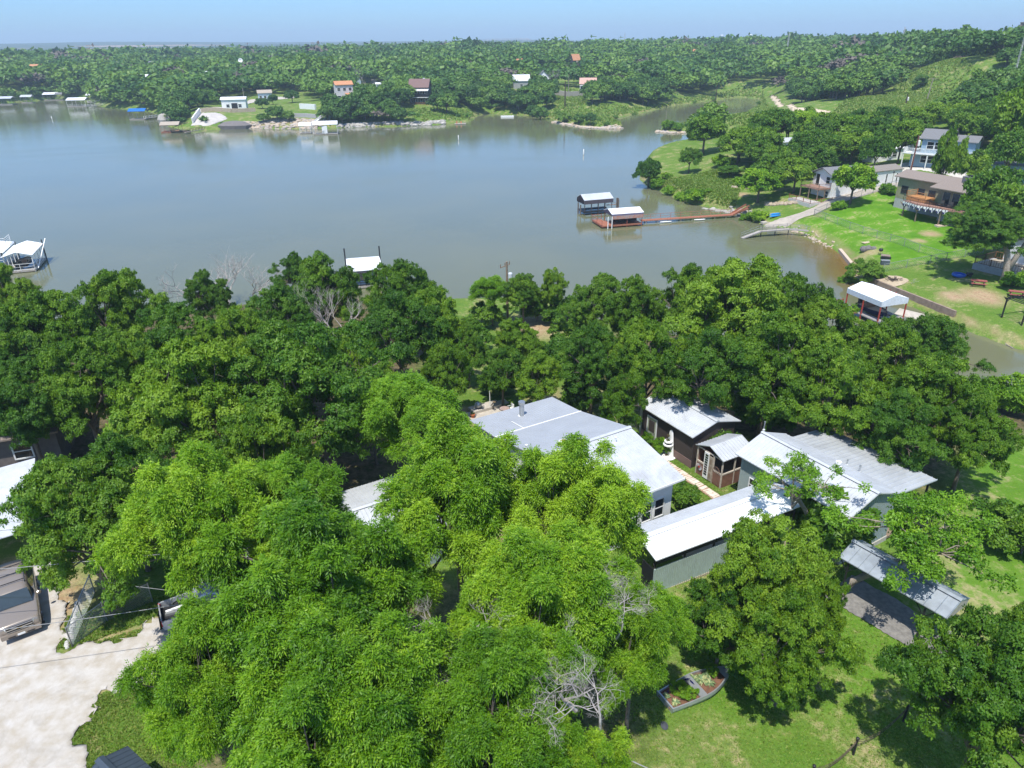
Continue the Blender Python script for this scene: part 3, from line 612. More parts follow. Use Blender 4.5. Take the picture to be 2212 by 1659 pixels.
def roof_part(par,prof,x0,x1,m,th=.06,rib=.3,rw=.05,rh=.035,name='roof',ridge=None,fascia=True):
    b=MB(); b.strip(prof,x0,x1,th)
    n=int((x1-x0)/rib) if rib else 0
    for i in range(n+1):
        x=x0+(x1-x0)*i/max(n,1); x=min(max(x,x0+rw/2),x1-rw/2)
        for (y0,z0),(y1,z1) in zip(prof,prof[1:]):
            b.add([(x-rw/2,y0,z0+th),(x+rw/2,y0,z0+th),(x+rw/2,y1,z1+th),(x-rw/2,y1,z1+th),(x,y0,z0+th+rh),(x,y1,z1+th+rh)],[(0,4,5,3),(4,1,2,5),(0,1,4),(3,5,2)])
    r=b.build(name,m,par)
    if ridge is not None:
        y,z=ridge; c=MB(); c.add([(x0-.02,y-.16,z+th+.03),(x1+.02,y-.16,z+th+.03),(x1+.02,y,z+th+.09),(x0-.02,y,z+th+.09),(x0-.02,y+.16,z+th+.02),(x1+.02,y+.16,z+th+.02)],[(0,1,2,3),(3,2,5,4)]); c.build('ridge_cap',m,r)
    return r
def wall_part(par,poly,x0,x1,m,battens=0,name='wall',bm=None):
    """solid building body: cross-section polygon [(y,z)] drawn out along x"""
    b=MB(); n=len(poly); V=[(x0,y,z) for y,z in poly]+[(x1,y,z) for y,z in poly]
    b.add(V,[tuple(range(n)),tuple(range(2*n-1,n-1,-1))]+[(i,n+i,n+(i+1)%n,(i+1)%n) for i in range(n)])
    if battens:
        ys=[p[0] for p in poly]; zb=min(p[1] for p in poly); y0,y1=min(ys),max(ys)
        def top(y):
            best=-1
            for (a,za),(c,zc) in zip(poly,poly[1:]+poly[:1]):
                if abs(a-c)>1e-6 and min(a,c)<=y<=max(a,c): best=max(best,za+(zc-za)*(y-a)/(c-a))
            return best
        ez0=top(y0+.01); ez1=top(y1-.01)
        k=int((x1-x0)/battens)
        for i in range(1,k): 
            x=x0+(x1-x0)*i/k
            b.box(x-.012,y0-.014,zb,x+.012,y0+.002,ez0-.01); b.box(x-.012,y1-.002,zb,x+.012,y1+.014,ez1-.01)
        k=int((y1-y0)/battens)
        for i in range(1,k):
            y=y0+(y1-y0)*i/k; t=top(y)-.05
            b.box(x0-.014,y-.012,zb,x0+.002,y+.012,t); b.box(x1-.002,y-.012,zb,x1+.014,y+.012,t)
    return b.build(name,m,par)
def window(par,face,off,a,z,w,h,fm=None,gm=None,mull=1,name='window',hbar=True,t=.05,sub='pane'):
    """face: x+ x- y+ y-; off: wall plane; a: centre along wall; z: sill height"""
    fm=fm or trimw; gm=gm or glass; ax=face[0]; s=1 if face[1]=='+' else -1; b=MB(); g=MB(); fw_=min(.09,w*.12)
    def bx(m_,a0,a1,z0,z1,d0,d1):
        o0,o1=sorted((off+s*d0,off+s*d1))
        if ax=='x': m_.box(o0,a0,z0,o1,a1,z1)
        else: m_.box(a0,o0,z0,a1,o1,z1)
    bx(b,a-w/2-fw_,a-w/2,z-fw_,z+h+fw_,0,t); bx(b,a+w/2,a+w/2+fw_,z-fw_,z+h+fw_,0,t)
    bx(b,a-w/2,a+w/2,z+h,z+h+fw_,0,t-.002); bx(b,a-w/2,a+w/2,z-fw_,z,0,t+.02)
    if hbar: bx(b,a-w/2,a+w/2,z+h/2-fw_*.3,z+h/2+fw_*.3,0,t*.8)
    for i in range(1,mull): x=a-w/2+w*i/mull; bx(b,x-fw_*.3,x+fw_*.3,z,z+h,0,t*.82)
    bx(g,a-w/2+.001,a+w/2-.001,z+.001,z+h-.001,.003,.018)
    f=b.build(name,fm,par); g.build(sub,gm,f); return f
def door(par,face,off,a,z,w,h,m,fm=None,name='door',handle=True):
    ax=face[0]; s=1 if face[1]=='+' else -1; b=MB()
    def bx(m_,a0,a1,z0,z1,d0,d1):
        o0,o1=sorted((off+s*d0,off+s*d1))
        if ax=='x': m_.box(o0,a0,z0,o1,a1,z1)
        else: m_.box(a0,o0,z0,a1,o1,z1)
    bx(b,a-w/2,a+w/2,z,z+h,0,.05); d=b.build(name,m,par)
    f=MB(); bx(f,a-w/2-.07,a-w/2,z,z+h+.07,0,.07); bx(f,a+w/2,a+w/2+.07,z,z+h+.07,0,.07); bx(f,a-w/2,a+w/2,z+h,z+h+.07,0,.068); f.build('door_frame',fm or m,d)
    if handle: k=MB(); bx(k,a+w/2-.14,a+w/2-.08,z+h*.47,z+h*.5,.05,.1); k.build('handle',steel,d)
    return d
def railing(par,pts,h,m,gap=.15,pw=.09,bw=.03,name='railing',posts=True,rails=2,bal=True):
    b=MB()
    for p,q in zip(pts,pts[1:]):
        p=Vector(p);q=Vector(q); L=(q-p).length; U=Vector((0,0,1))
        b.bar(p+U*h,q+U*h,pw,.05); 
        b.bar(p+U*.12,q+U*.12,pw*.5,.05)
        if rails>2:
            for k in range(1,rails-1): b.bar(p+U*(.12+(h-.12)*k/(rails-1)),q+U*(.12+(h-.12)*k/(rails-1)),bw)
        n=max(1,int(L/1.8))
        for i in range(n+1): r=p.lerp(q,i/n); b.bar(r,r+U*(h+.08),pw)
        if bal:
            n=int(L/gap)
            for i in range(1,n): r=p.lerp(q,i/n); b.bar(r+U*.12,r+U*h,bw)
    return b.build(name,m,par)
def chain_fence(name,pts,h,label,gap=.14,wr=.008,span=2.6,group=None,pr=.03,m=None):
    m=m or steel
    P=[Vector(p) for p in pts]; o=thing(name,tuple(P[0]),label,'fence',group=group); L0=P[0]
    fine=MB(); rail=MB()
    for p,q in zip(P,P[1:]):
        L=(q-p).length; n=max(1,round(L/span)); U=Vector((0,0,1)); prev=None
        for i in range(n+1):
            r=p.lerp(q,i/n); r.z=hh(r.x,r.y) if abs(hh(r.x,r.y)-r.z)<2 else r.z
            a=r-L0
            if i==0 and p is not P[0]: pass
            else:
                b=MB(); b.cyl(a.x,a.y,a.z-.1,a.z+h+.06,pr,n=6); b.build('post',m,o)
            if prev is not None:
                rail.bar(prev+U*h,a+U*h,pr*1.2); 
                l=(a-prev).length; k=int(l/gap); W=h/max(l,.01)
                for s in (1,-1):
                    for j in range(-int(h/gap)-1,k+1):
                        t0=j*gap/l; t1=t0+h/l
                        u0=max(0,t0); u1=min(1,t1)
                        if u1<=u0: continue
                        z0=(u0-t0)*l; z1=(u1-t0)*l
                        if s<0: z0,z1=h-z0,h-z1
                        fine.bar(prev.lerp(a,u0)+U*z0,prev.lerp(a,u1)+U*z1,wr)
            prev=a
    rail.build('top_rail',m,o); fine.build('netting',m,o); return o
# ------------------------------------------------------------------ 1. white house with the big metal roof
gA=5.35
A=thing('metal_roof_house',(4.33,36.54,gA),'white house with a wide metal roof, rear slopes painted shade grey, and a steel flue pipe','house',rad(30.07))
x0,x1=-3.34,3.34; zA=[8.56-gA,9.5-gA,8.3-gA,7.86-gA]; yA=[-4.97,0,5.1,8.68]
roof_part(A,list(zip(yA[:2],zA[:2])),x0,x1,white_metal,rib=.22,name='front_roof',ridge=(0,zA[1]))
roof_part(A,list(zip(yA[1:3],zA[1:3])),x0,x1,shaded_metal,rib=.20,rh=.02,name='middle_roof')
rr=roof_part(A,[(5.1,zA[2]-.01),(8.68,zA[3])],x0,x1,shaded_metal,rib=.20,rh=.02,name='rear_roof')
s=MB(); s.bar((x0,5.1,zA[2]+.085),(x1,5.1,zA[2]+.085),.07,.03); s.bar((-1.2,5.1,zA[2]+.08),(-1.25,6.6,zA[2]-.1),.05,.02); s.build('sealed_seam',white_paint,A)
wall_part(A,[(-4.55,-.6),(8.3,-.6),(8.3,zA[3]),(5.1,zA[2]-.02),(0,zA[1]-.03),(-4.55,zA[0]+.05)],x0+.3,x1-.45,white_paint)
for i in range(4): window(A,'y-',-4.55,1.95-i*.92,.95,.62,1.15,trimw,glass,name='window')
for i in range(3): window(A,'x+',x1-.45,-2.8+i*2.6,.95,.8,1.1,trimw,glass,name='window')
f=MB(); f.cb(0,-4.99,zA[0]-.05,x1*2,.04,.12); f.build('fascia',trimw,A)
def pipe(par,x,y,z,h,r,m,cap=True,name='vent_pipe',collar=True):
    b=MB(); b.cyl(x,y,z,z+h,r,n=14)
    o=b.build(name,m,par,smooth=False)
    if cap: c=MB(); c.cyl(x,y,z+h-.02,z+h+r*.9,r*1.35,n=14); c.build('cap',m,o)
    if collar: c=MB(); c.cyl(x,y,z-.02,z+.06,r*1.9,r*1.3,n=14); c.build('collar',white_paint,o)
def on_roof(yy):
    for (a,za),(b_,zb) in zip(list(zip(yA,zA)),list(zip(yA,zA))[1:]):
        if a<=yy<=b_: return za+(zb-za)*(yy-a)/(b_-a)+.06
def loc_at(px,py,z,c,deg): q=at(px,py,z); return inv(c,deg,q)
cA=(4.33,36.54)
fx,fy=loc_at(1127,899,8.05,cA,30.07); pipe(A,fx,fy,on_roof(fy)-.05,.95,.17,steel,name='flue_pipe')
for (px,py,zz,h,r) in [(1295,970,9.3,.38,.07),(1329,962,9.2,.36,.05),(1105,980,9.2,.3,.06)]:
    fx,fy=loc_at(px,py,zz,cA,30.07); fx=min(max(fx,x0+.2),x1-.2); pipe(A,fx,fy,on_roof(fy)-.04,h,r,white_paint,name='vent_pipe')
fx,fy=loc_at(1218,964,9.3,cA,30.07); b=MB(); b.lathe(fx,fy,[(.26,on_roof(fy)-.05),(.34,on_roof(fy)+.12),(.32,on_roof(fy)+.2),(.1,on_roof(fy)+.26)],18); o=b.build('round_roof_vent',white_paint,A)
b=MB(); b.cyl(fx,fy,on_roof(fy)+.25,on_roof(fy)+.285,.16,n=14); b.build('rusty_lid',redwood,o)
# ------------------------------------------------------------------ 2. garage under the pecans
ga=at(800,1105,8.2); g0=hh(ga[0],ga[1]); G2=thing('garage',(ga[0],ga[1],g0),'garage with bright white ribbed roof half hidden by pecan trees','garage',rad(30))
roof_part(G2,[(-2.9,2.3),(0,3.0),(2.9,2.4)],-2.6,3.2,white_metal,rib=.22,ridge=(0,3.0)); wall_part(G2,[(-2.6,-.5),(2.6,-.5),(2.6,2.4),(0,2.95),(-2.6,2.33)],-2.3,2.9,greygreen,battens=.25); door(G2,'y-',-2.6,0.4,0,2.2,1.9,greygreen,trimw,name='garage_door')
# ------------------------------------------------------------------ 3. dark brown shed
gS=4.55; cS=(12.41,44.43); S=thing('brown_shed',(*cS,gS),'dark brown shed with a ribbed white metal roof and a torn screen door','shed',rad(-60.3))
prof=[(-2.17,7.12-gS),(0,7.74-gS),(2.28,7.13-gS)]; roof_part(S,prof,-2.85,2.85,white_metal,rib=.19,ridge=(0,prof[1][1]))
wall_part(S,[(-1.85,-.4),(1.95,-.4),(1.95,prof[2][1]+.03),(0,prof[1][1]-.02),(-1.85,prof[0][1]+.05)],-2.6,2.65,darkbrown)
b=MB(); b.box(-2.62,-1.885,-.35,2.67,-1.852,.62); b.build('lower_siding',mat('rosy_brown_siding',(.20,.13,.115),.85,var=.1),S)
d=door(S,'y-',-1.885,-1.45,.02,.9,2.0,mat('sage_door',(.34,.37,.28),.7,grime=.3),trimw,name='door'); b=MB(); b.box(-1.75,-1.955,.95,-1.15,-1.938,1.85); b.build('torn_screen',darkbrown,d)
b=MB(); b.box(-2.85,-1.88,.0,-2.63,1.9,2.3); b.build('end_wall',mat('sage_panel',(.33,.36,.30),.7,grime=.4),S)
cs_=LB(cS,-60.3)
b=MB(); px_=.62
pf=[(.42,0),(.36,.5),(.30,1.0),(.24,1.5),(.17,1.95),(.06,2.1)]
V=[];n=10
for r,z in pf:
    for k in range(n+1): t=math.pi+math.pi*k/n; V.append((px_+r*math.cos(t)*1.0,-1.95+r*.35*math.sin(t),z))
Fs=[(i*(n+1)+k,i*(n+1)+k+1,(i+1)*(n+1)+k+1,(i+1)*(n+1)+k) for i in range(len(pf)-1) for k in range(n)]
ps=thing('plant_stand',(*cs_(0,0),gS),'tall white tapered plant stand leaning against the brown shed','plant stand',rad(-60.3)); b.add(V,Fs); b.build('cone_back',white_paint,ps,smooth=True)
for z,r in ((.0,.62),(.95,.36),(1.2,.30)):
    b=MB(); b.lathe(px_,-2.15,[(r*.9,z),(r,z+.02),(r,z+.09),(r*.9,z+.1)],16); b.build('round_shelf',white_paint,ps)
for z,r in ((.09,.3),(1.05,.24),(1.3,.2),(1.62,.12)):
    b=MB(); g=random.Random(int(z*100))
    for i in range(26): a=g.uniform(0,6.28); q=r*g.uniform(.1,1); b.bar((px_+q*math.cos(a)*.5,-2.2+q*math.sin(a)*.5,z),(px_+q*math.cos(a),-2.2+q*math.sin(a),z+g.uniform(.05,.18)),.035,.01)
    b.build('succulents',mat('dark_red_succulent',(.16,.07,.05),.7,col2=(.06,.12,.03)),ps)
# ------------------------------------------------------------------ 4. greenhouse made of old doors
gG=4.7; cg=(13.85,40.25); GH=thing('greenhouse_shed',(*cg,gG),'rustic greenhouse shed of salvaged doors and windows with a metal roof','shed',rad(-60.5))
# ridge runs across: local y is ridge direction, so the gable faces -y
b=MB(); th=.05
for sgn in (-1,1):
    b.strip([(sgn*1.25,2.0),(0,2.5)],-1.25,1.55,th,ax='y')
    for i in range(12): yy=-1.25+2.8*i/11; b.bar((sgn*1.25,yy,2.07),(0,yy,2.57),.05,.03)
b.build('roof',white_metal,GH)
btm=mat('bleached_timber',(.55,.48,.40),.9,var=.3,vs=6)
for x,y in ((-1.12,-1.1),(-.45,-1.1),(.35,-1.1),(1.12,-1.1),(-1.12,1.2),(1.12,1.2),(1.12,0)): b=MB(); b.cb(x,y,-.2,.08,.08,2.2); b.build('post',btm,GH)
b=MB()
for x0_,x1_ in ((-1.12,-.45),(.35,1.12)): b.box(x0_,-1.14,.86,x1_,-1.06,.96)
b.box(-1.16,-1.14,1.93,1.16,-1.06,2.0); b.box(1.08,-1.06,.86,1.16,1.2,.96); b.build('rails',btm,GH)
b=MB(); b.box(-1.1,-1.12,-.2,-.5,-1.08,.86); b.box(.4,-1.12,-.2,1.1,-1.08,.86); b.box(1.1,-1.04,-.2,1.14,1.18,.86); b.box(-1.14,-1.04,-.2,-1.1,1.18,2.0); b.box(-1.1,1.16,-.2,1.1,1.2,2.0); b.build('lower_panels',mat('rust_panel',(.24,.12,.08),.9,var=.3,vs=3),GH)
b=MB(); b.box(-1.05,-1.0,-.1,1.05,1.1,.5); b.build('potting_bench',wood,GH)
d=MB(); d.box(-.42,-1.2,.0,.0,-1.15,1.95); dd=d.build('white_door',white_paint,GH); e=MB()
for i in range(9): e.box(-.34,-1.212,.25+i*.18,-.08,-1.204,.38+i*.18)
e.build('door_panes',glass,dd)
d=MB(); d.box(.02,-1.19,.0,.32,-1.15,1.8); dd=d.build('old_brown_door',mat('old_door',(.40,.34,.27),.9,var=.3),GH); e=MB()
for i in range(3): e.box(.08,-1.2,.2+i*.52,.26,-1.192,.58+i*.52)
e.build('door_panels',wood,dd)
d=MB(); 
for i in range(12): t0=math.pi*i/12; t1=math.pi*(i+1)/12; d.bar((.74-.3*math.cos(t0),-1.22,1.0+.35*math.sin(t0)),(.74-.3*math.cos(t1),-1.22,1.0+.35*math.sin(t1)),.025)
for i in range(6): d.bar((.44+.12*i,-1.22,.1),(.44+.12*i,-1.22,1.0+.35*math.sin(math.pi*i/5)),.02)
d.build('iron_gate',mat('rusty_iron',(.20,.12,.09),.8),GH)
fl=MB()
for i in range(14): a=6.283*i/14; fl.bar((-.8+.06*math.cos(a),-1.16,.55+.06*math.sin(a)),(-.8+.26*math.cos(a),-1.18,.55+.26*math.sin(a)),.05,.01)
fl=fl.build('sunburst_ornament',mat('silver_petal',(.5,.5,.52),.5),GH); c=MB(); c.lathe(-.8,0,[(.001,0),(.09,.0),(.09,.03),(.001,.04)],10); cc=c.build('ornament_centre',redsteel,fl); cc.rotation_euler=(rad(90),0,0); cc.location=(0,-1.18,.55)
# ------------------------------------------------------------------ 5. guest house
gg=4.75; cG=(17.73,35.37); GU=thing('guest_house',(*cG,gg),'grey green guest house under the widest ribbed metal roof with a side porch roof','house',rad(-58.79))
yG=[-2.3,0,2.42,6.0]; zG=[7.89-gg,8.69-gg,7.81-gg,7.43-gg]
roof_part(GU,list(zip(yG[:3],zG[:3])),-3.99,3.99,white_metal,rib=.235,ridge=(0,zG[1]),name='main_roof')
roof_part(GU,[(2.42,zG[2]-.02),(6.0,zG[3])],-3.5,3.99,mat('dull_porch_metal',(.52,.54,.55),.5,.25,var=.15,vs=.7,grime=.35),rib=.32,rh=.05,name='porch_roof')
wall_part(GU,[(-1.95,-.5),(2.3,-.5),(2.3,zG[2]+.02),(0,zG[1]-.03),(-1.95,zG[0]+.08)],-3.7,3.75,greygreen,battens=.2)
window(GU,'x+',3.765,.2,1.0,.62,.85,mat('tan_frame',(.45,.38,.30),.7),mat('green_curtain',(.10,.27,.08),.6),name='window',sub='green_curtain')
window(GU,'y-',-1.965,-2.6,1.1,.5,.8); window(GU,'y-',-1.965,.6,1.0,.8,.9)
b=MB(); b.box(-3.74,-2.0,-.5,3.8,2.34,.07); b.build('foundation',concrete,GU)
for x in (-3.2,-.9,1.4,3.7): b=MB(); b.cb(x,5.7,-.9,.1,.1,zG[3]+.93); b.build('porch_post',darkbrown,GU)
b=MB(); b.box(-3.4,2.35,-.15,3.8,5.8,.0); b.build('porch_floor',wood,GU)
for px,py,h,r in ((1650,925,.55,.045),(1809,1008,.18,.13),(1831,992,.3,.04),(1857,1010,.42,.05)):
    fx,fy=loc_at(px,py+3,8.4 if px<1700 else 8.1,cG,-58.79); fy=min(max(fy,-2),5.5)
    for (a,za),(b_,zb) in zip(list(zip(yG,zG)),list(zip(yG,zG))[1:]):
        if a<=fy<=b_: zr=za+(zb-za)*(fy-a)/(b_-a)+.05
    pipe(GU,fx,fy,zr-.03,h,r,white_paint if r>.1 else steel,name='vent_pipe')
# ------------------------------------------------------------------ 6. long white covered walkway
gC=4.9; cC=(10.3,31.45); CW=thing('covered_walkway',(*cC,gC),'long low walkway roof, brilliant white, running to the guest house','walkway roof',rad(26.5))
lx0=-4.3; lx1=5.9; roof_part(CW,[(-1.45,7.42-gC),(0,7.8-gC)],lx0,lx1,mat('sunlit_slope_roof',(.82,.84,.85),.5,.05,var=.05,vs=.8),rib=.2,rh=.02,name='front_roof',ridge=(0,7.8-gC)); roof_part(CW,[(0,7.8-gC),(1.35,7.42-gC)],lx0,lx1,white_metal,rib=.2,rh=.02,name='rear_roof')  # front slope takes a lighter copy, its sunlight painted into the colour
b=MB(); b.box(lx0+.15,-1.2,-.3,lx1-.6,-1.16,1.75)
for i in range(72): x=lx0+.2+i*.13; b.bar((x,-1.215,-.3),(x,-1.215,1.74),.05,.03)
b.build('corrugated_wall',mat('pale_green_tin',(.42,.50,.46),.55,.2,var=.12,grime=.3),CW)
b=MB(); b.box(lx0+.13,-1.23,-.35,lx1-.6,-1.12,.12); b.build('wall_base',mat('stained_base',(.55,.45,.30),.9),CW)
for i in range(6):
    x=lx0+.25+(lx1-lx0-.5)*i/5
    for y in (-1.1,1.15): b=MB(); b.cb(x,y,-.3,.09,.09,2.75); b.build('post',darkbrown,CW)
b=MB(); b.box(lx0+.15,-1.14,1.95,lx1-.3,-1.06,2.1); b.box(lx0+.15,1.1,1.95,lx1-.3,1.2,2.1); b.build('beam',darkbrown,CW)
b=MB(); b.box(lx0+.16,-1.1,-.3,lx0+.2,-.2,1.7); b.build('end_gate',black,CW)
b=MB(); b.box(lx0+.2,-1.1,-.08,lx1-.6,1.1,.02); b.build('walkway_floor',concrete,CW)
# ------------------------------------------------------------------ 7. lean-to with a curved tin roof on two black posts
gl=4.6; cL=(19.1,27.35); LT=thing('carport',(*cL,gl),'open carport with shade dappled blue grey tin roof on black posts','carport',rad(-55))
roof_part(LT,[(-1.15,2.38),(0,2.85),(1.0,2.42)],-2.7,2.7,mat('patched_tin',(.36,.40,.44),.45,.25,var=.3,vs=1.2,grime=.45),th=.05,rib=.5,rh=.03,ridge=(-0,2.85))
b=MB(); b.add([(2.68,-1.1,2.38),(2.68,0,2.83),(2.68,.97,2.42),(2.68,.9,2.1),(2.68,-.5,2.15)],[(0,1,2,3,4)]); b.add([(2.64,-1.1,2.38),(2.64,0,2.83),(2.64,.97,2.42),(2.64,.9,2.1),(2.64,-.5,2.15)],[(4,3,2,1,0)]); b.build('gable_panel',mat('pale_gable',(.45,.42,.37),.8),LT)
for x in (-2.2,1.7):
    for y in (-1.0,.85):
        b=MB(); b.cyl(x,y,-.3,2.45,.05,n=8); b.bar((x,y,1.7),(x+.55,y,2.4),.04); b.bar((x,y,1.7),(x-.55,y,2.4),.04); b.build('post',black,LT)
b=MB()
for i in range(7): b.bar((-2.5+i*.83,-1.1,2.36),(-2.5+i*.83,0,2.82),.05); b.bar((-2.5+i*.83,0,2.82),(-2.5+i*.83,.95,2.4),.05)
b.bar((-2.65,-1.1,2.36),(2.65,-1.1,2.36),.05); b.build('rafters',black,LT)
sheet('carport_slab',[LB(cL,-55)(x,y) for x,y in ((-2.7,-1.7),(3.3,-1.5),(4.6,-1.6),(4.6,-.7),(3.1,-.4),(2.5,1.0),(-2.7,1.1))],mat('grey_gravel_floor',(.24,.225,.20),.95,var=.35,vs=4,bump=.5),'grey gravel floor under the carport and strip beyond it','floor',wob=.12)
# ------------------------------------------------------------------ drives and paths
sheet('gravel_drive',DRIVE,caliche,'pale crushed stone drive and parking area','driveway',wob=.5,cell=.15)
sheet('stone_path',[LB(cS,-60.3)(x,y) for x,y in ((0.2,-2.55),(8.4,-2.6),(8.4,-3.3),(0.2,-3.25))],mat('mortar_bed',(.42,.26,.17),.95,var=.3),'narrow flagstone path between the white house and the brown shed','path',wob=.06,cell=.12)
FG=MB(); g=random.Random(4); fs=LB(cS,-60.3)
for i in range(44):
    x=.3+8.0*i/44+g.uniform(-.05,.05)
    for y0,y1 in (((-3.22,-2.66),) if g.random()<.35 else ((-3.22,-2.94),(-2.91,-2.66))):
        w_=g.uniform(.11,.17); q=[(x,y0+g.uniform(-.03,.03)),(x+w_,y0+g.uniform(-.03,.03)),(x+w_+g.uniform(-.03,.03),y1),(x+g.uniform(-.03,.03),y1)]
        q=[fs(*t) for t in q]; z=hh(*q[0]); FG.prism(q,z+.04,z+.13)
o=FG.build('flagstones',mat('pink_flagstone',(.62,.47,.36),.9,var=.35,vs=1.4,col2=(.66,.60,.50))); tagp(o,'irregular pink and cream flagstones set in the path','flagstones',kind='stuff')
# patio with well slab
pc=at(1062,888,4.75); pz=hh(pc[0],pc[1])
P=thing('patio_slab',(pc[0],pc[1],pz),'cream concrete patio slab with a raised well pad behind the house','patio',rad(30))
b=MB(); b.box(-1.75,-2.2,-.3,1.35,1.35,.10); b.build('slab',concrete,P); b=MB(); b.box(-1.2,.75,.1,1.3,1.75,.32); b.build('raised_pad',concrete,P); b=MB(); b.box(1.32,1.1,-.1,2.2,1.8,.12); b.build('side_pad',concrete,P)
lp=LB((pc[0],pc[1]),30)
q=lp(-.55,1.2); tv=thing('turbine_vent',(q[0],q[1],pz+.32),'round ribbed metal turbine vent standing on the well pad','vent'); b=MB(); b.lathe(0,0,[(.2,0),(.2,.1),(.27,.14),(.3,.26),(.26,.4),(.14,.48),(.02,.5)],20); b.build('turbine_head',steel,tv,smooth=True)
b=MB()
for i in range(16): a=6.283*i/16; b.bar((.29*math.cos(a),.29*math.sin(a),.16),(.27*math.cos(a+.25),.27*math.sin(a+.25),.4),.02)
b.build('fins',steel,tv)
q=lp(.35,.9); o=MB().cyl(0,0,0,1.7,.03,n=8).build('white_pole',white_paint); o.location=(q[0],q[1],pz+.3); tagp(o,'thin white pole on the well pad','pole')
q=lp(.55,.72); hp=thing('hand_pump',(q[0],q[1],pz+.1),'bent dark pipes of a well pump beside the white pole','pump'); b=MB(); b.tube([(0,0,0),(.02,0,.35),(.12,.05,.6),(.28,.05,.66)],.035,6); b.tube([(-.1,0,0),(-.1,0,.4),(0,.02,.62)],.035,6); b.build('pipe',black,hp); b=MB(); b.lathe(.1,.05,[(.02,.6),(.14,.64),(.14,.7),(.02,.74)],10); b.build('pump_head',mat('brass_tan',(.5,.36,.2),.5,.4),hp)
q=lp(-1.5,.35); pt=thing('flower_pot',(q[0],q[1],pz+.1),'terracotta pot of seedlings at the patio corner','pot'); b=MB(); b.lathe(0,0,[(.12,0),(.17,.25),(.2,.25),(.2,.31),(.16,.31)],14); b.build('pot',mat('terracotta',(.5,.16,.07),.8),pt); b=MB(); gg_=random.Random(2)
for i in range(20): a=gg_.uniform(0,6.28); b.bar((0,0,.3),(math.cos(a)*.17,math.sin(a)*.17,.4+gg_.uniform(0,.12)),.03,.008)
b.build('seedlings',L_pecan,pt)
q=lp(.75,-.75); tb=thing('patio_table',(q[0],q[1],pz+.1),'round glass patio table with a thin dark rim','table'); b=MB()
for i in range(24): a=6.283*i/24; c_=6.283*(i+1)/24; b.bar((.42*math.cos(a),.42*math.sin(a),.68),(.42*math.cos(c_),.42*math.sin(c_),.68),.035)
b.build('rim',black,tb); b=MB(); b.cyl(0,0,.66,.675,.41,n=24); b.build('glass_top',mat('tinted_glass_top',(.42,.30,.26),.1),tb)
for k in range(3): a=2.1*k; b=MB(); b.bar((.08*math.cos(a),.08*math.sin(a),.66),(.3*math.cos(a),.3*math.sin(a),0),.03); b.build('leg',black,tb)
def patio_chair(loc,rz,label):
    c=thing('patio_chair',loc,label,'chair',rz,'white patio chairs at the round table'); b=MB(); b.box(-.22,-.22,.38,.22,.22,.42); b.build('seat',white_paint,c); b=MB(); b.box(-.22,.2,.42,.22,.24,.82); b.build('backrest',white_paint,c)
    for x in (-.2,.2):
        for y in (-.2,.2): b=MB(); b.cb(x,y,0,.03,.03,.4); b.build('leg',white_paint,c)
        b=MB(); b.box(x-.02,-.2,.58,x+.02,.22,.61); b.build('armrest',white_paint,c)
q=lp(1.35,-.6); patio_chair((q[0],q[1],pz+.1),rad(-60),'white patio chair on the far side of the round table')
q=lp(.45,-1.35); patio_chair((q[0],q[1],pz+.1),rad(200),'white patio chair nearest the house roof edge')
# ------------------------------------------------------------------ boat planter
bl=3.6; bc=at(1508,1486,5.2); bz=hh(bc[0],bc[1]); BO=thing('boat_planter',(bc[0],bc[1],bz),'old aluminium boat filled with soil and spiky plants on the lawn','boat planter',rad(27))
alu=mat('aluminium_hull',(.50,.52,.52),.35,.6,var=.12,grime=.15)
def half(x): # half width along length, stern at -1.8
    t=(x+1.85)/3.7; return .52+.13*math.sin(min(t,.55)/.55*math.pi/2) if t<.5 else max(.01,.65*(1-((t-.5)/.5)**1.9))
N_=22; V=[];Fs=[]
for side,(o1,z1,o0,z0) in enumerate([(1,.42,.86,0)]):
    pass
def ringpts(x):
    h=half(x); zt=.42+.12*max(0,(x-.6)/1.2)**2
    return [(-h*.86,0.0),(-h,zt*.55),(-h*1.03,zt*.62),(-h,zt),(-h+.05*min(1,h/.1),zt),(-h+.05*min(1,h/.1),zt-.12),(h-.05*min(1,h/.1),zt-.12),(h-.05*min(1,h/.1),zt),(h,zt),(h*1.03,zt*.62),(h,zt*.55),(h*.86,0)]
xs=[-1.85+3.7*i/N_ for i in range(N_+1)]
for x in xs: V+=[(x,y,z) for y,z in ringpts(x)]
K=12
for i in range(N_):
    for k in range(K-1):
        if k==5: continue
        Fs.append((i*K+k,(i+1)*K+k,(i+1)*K+k+1,i*K+k+1))
Fs.append(tuple(range(5,-1,-1))+tuple(range(11,5,-1)))
b=MB(); b.add(V,Fs); hull=b.build('hull',alu,BO); 
b=MB(); V=[]
for x in xs: h=half(x)-.05; zt=.42-.12; V+=[(x,-max(h,.005),zt),(x,max(h,.005),zt)]
b.add(V,[(2*i,2*i+1,2*i+3,2*i+2) for i in range(N_)]); b.build('soil',mat('red_soil',(.20,.10,.06),.95,var=.4,vs=6,bump=.5),BO)
b=MB(); b.box(-.38,-.6,.34,-.02,.6,.41); b.build('thwart',alu,BO)
b=MB(); V=[];m_=8
for i in range(m_+1): x=1.2+.62*i/m_; V+=[(x,-half(x),.5+.05*i/m_),(x,half(x),.5+.05*i/m_)]
b.add(V,[(2*i,2*i+2,2*i+3,2*i+1) for i in range(m_)]); b.build('bow_deck',alu,BO)
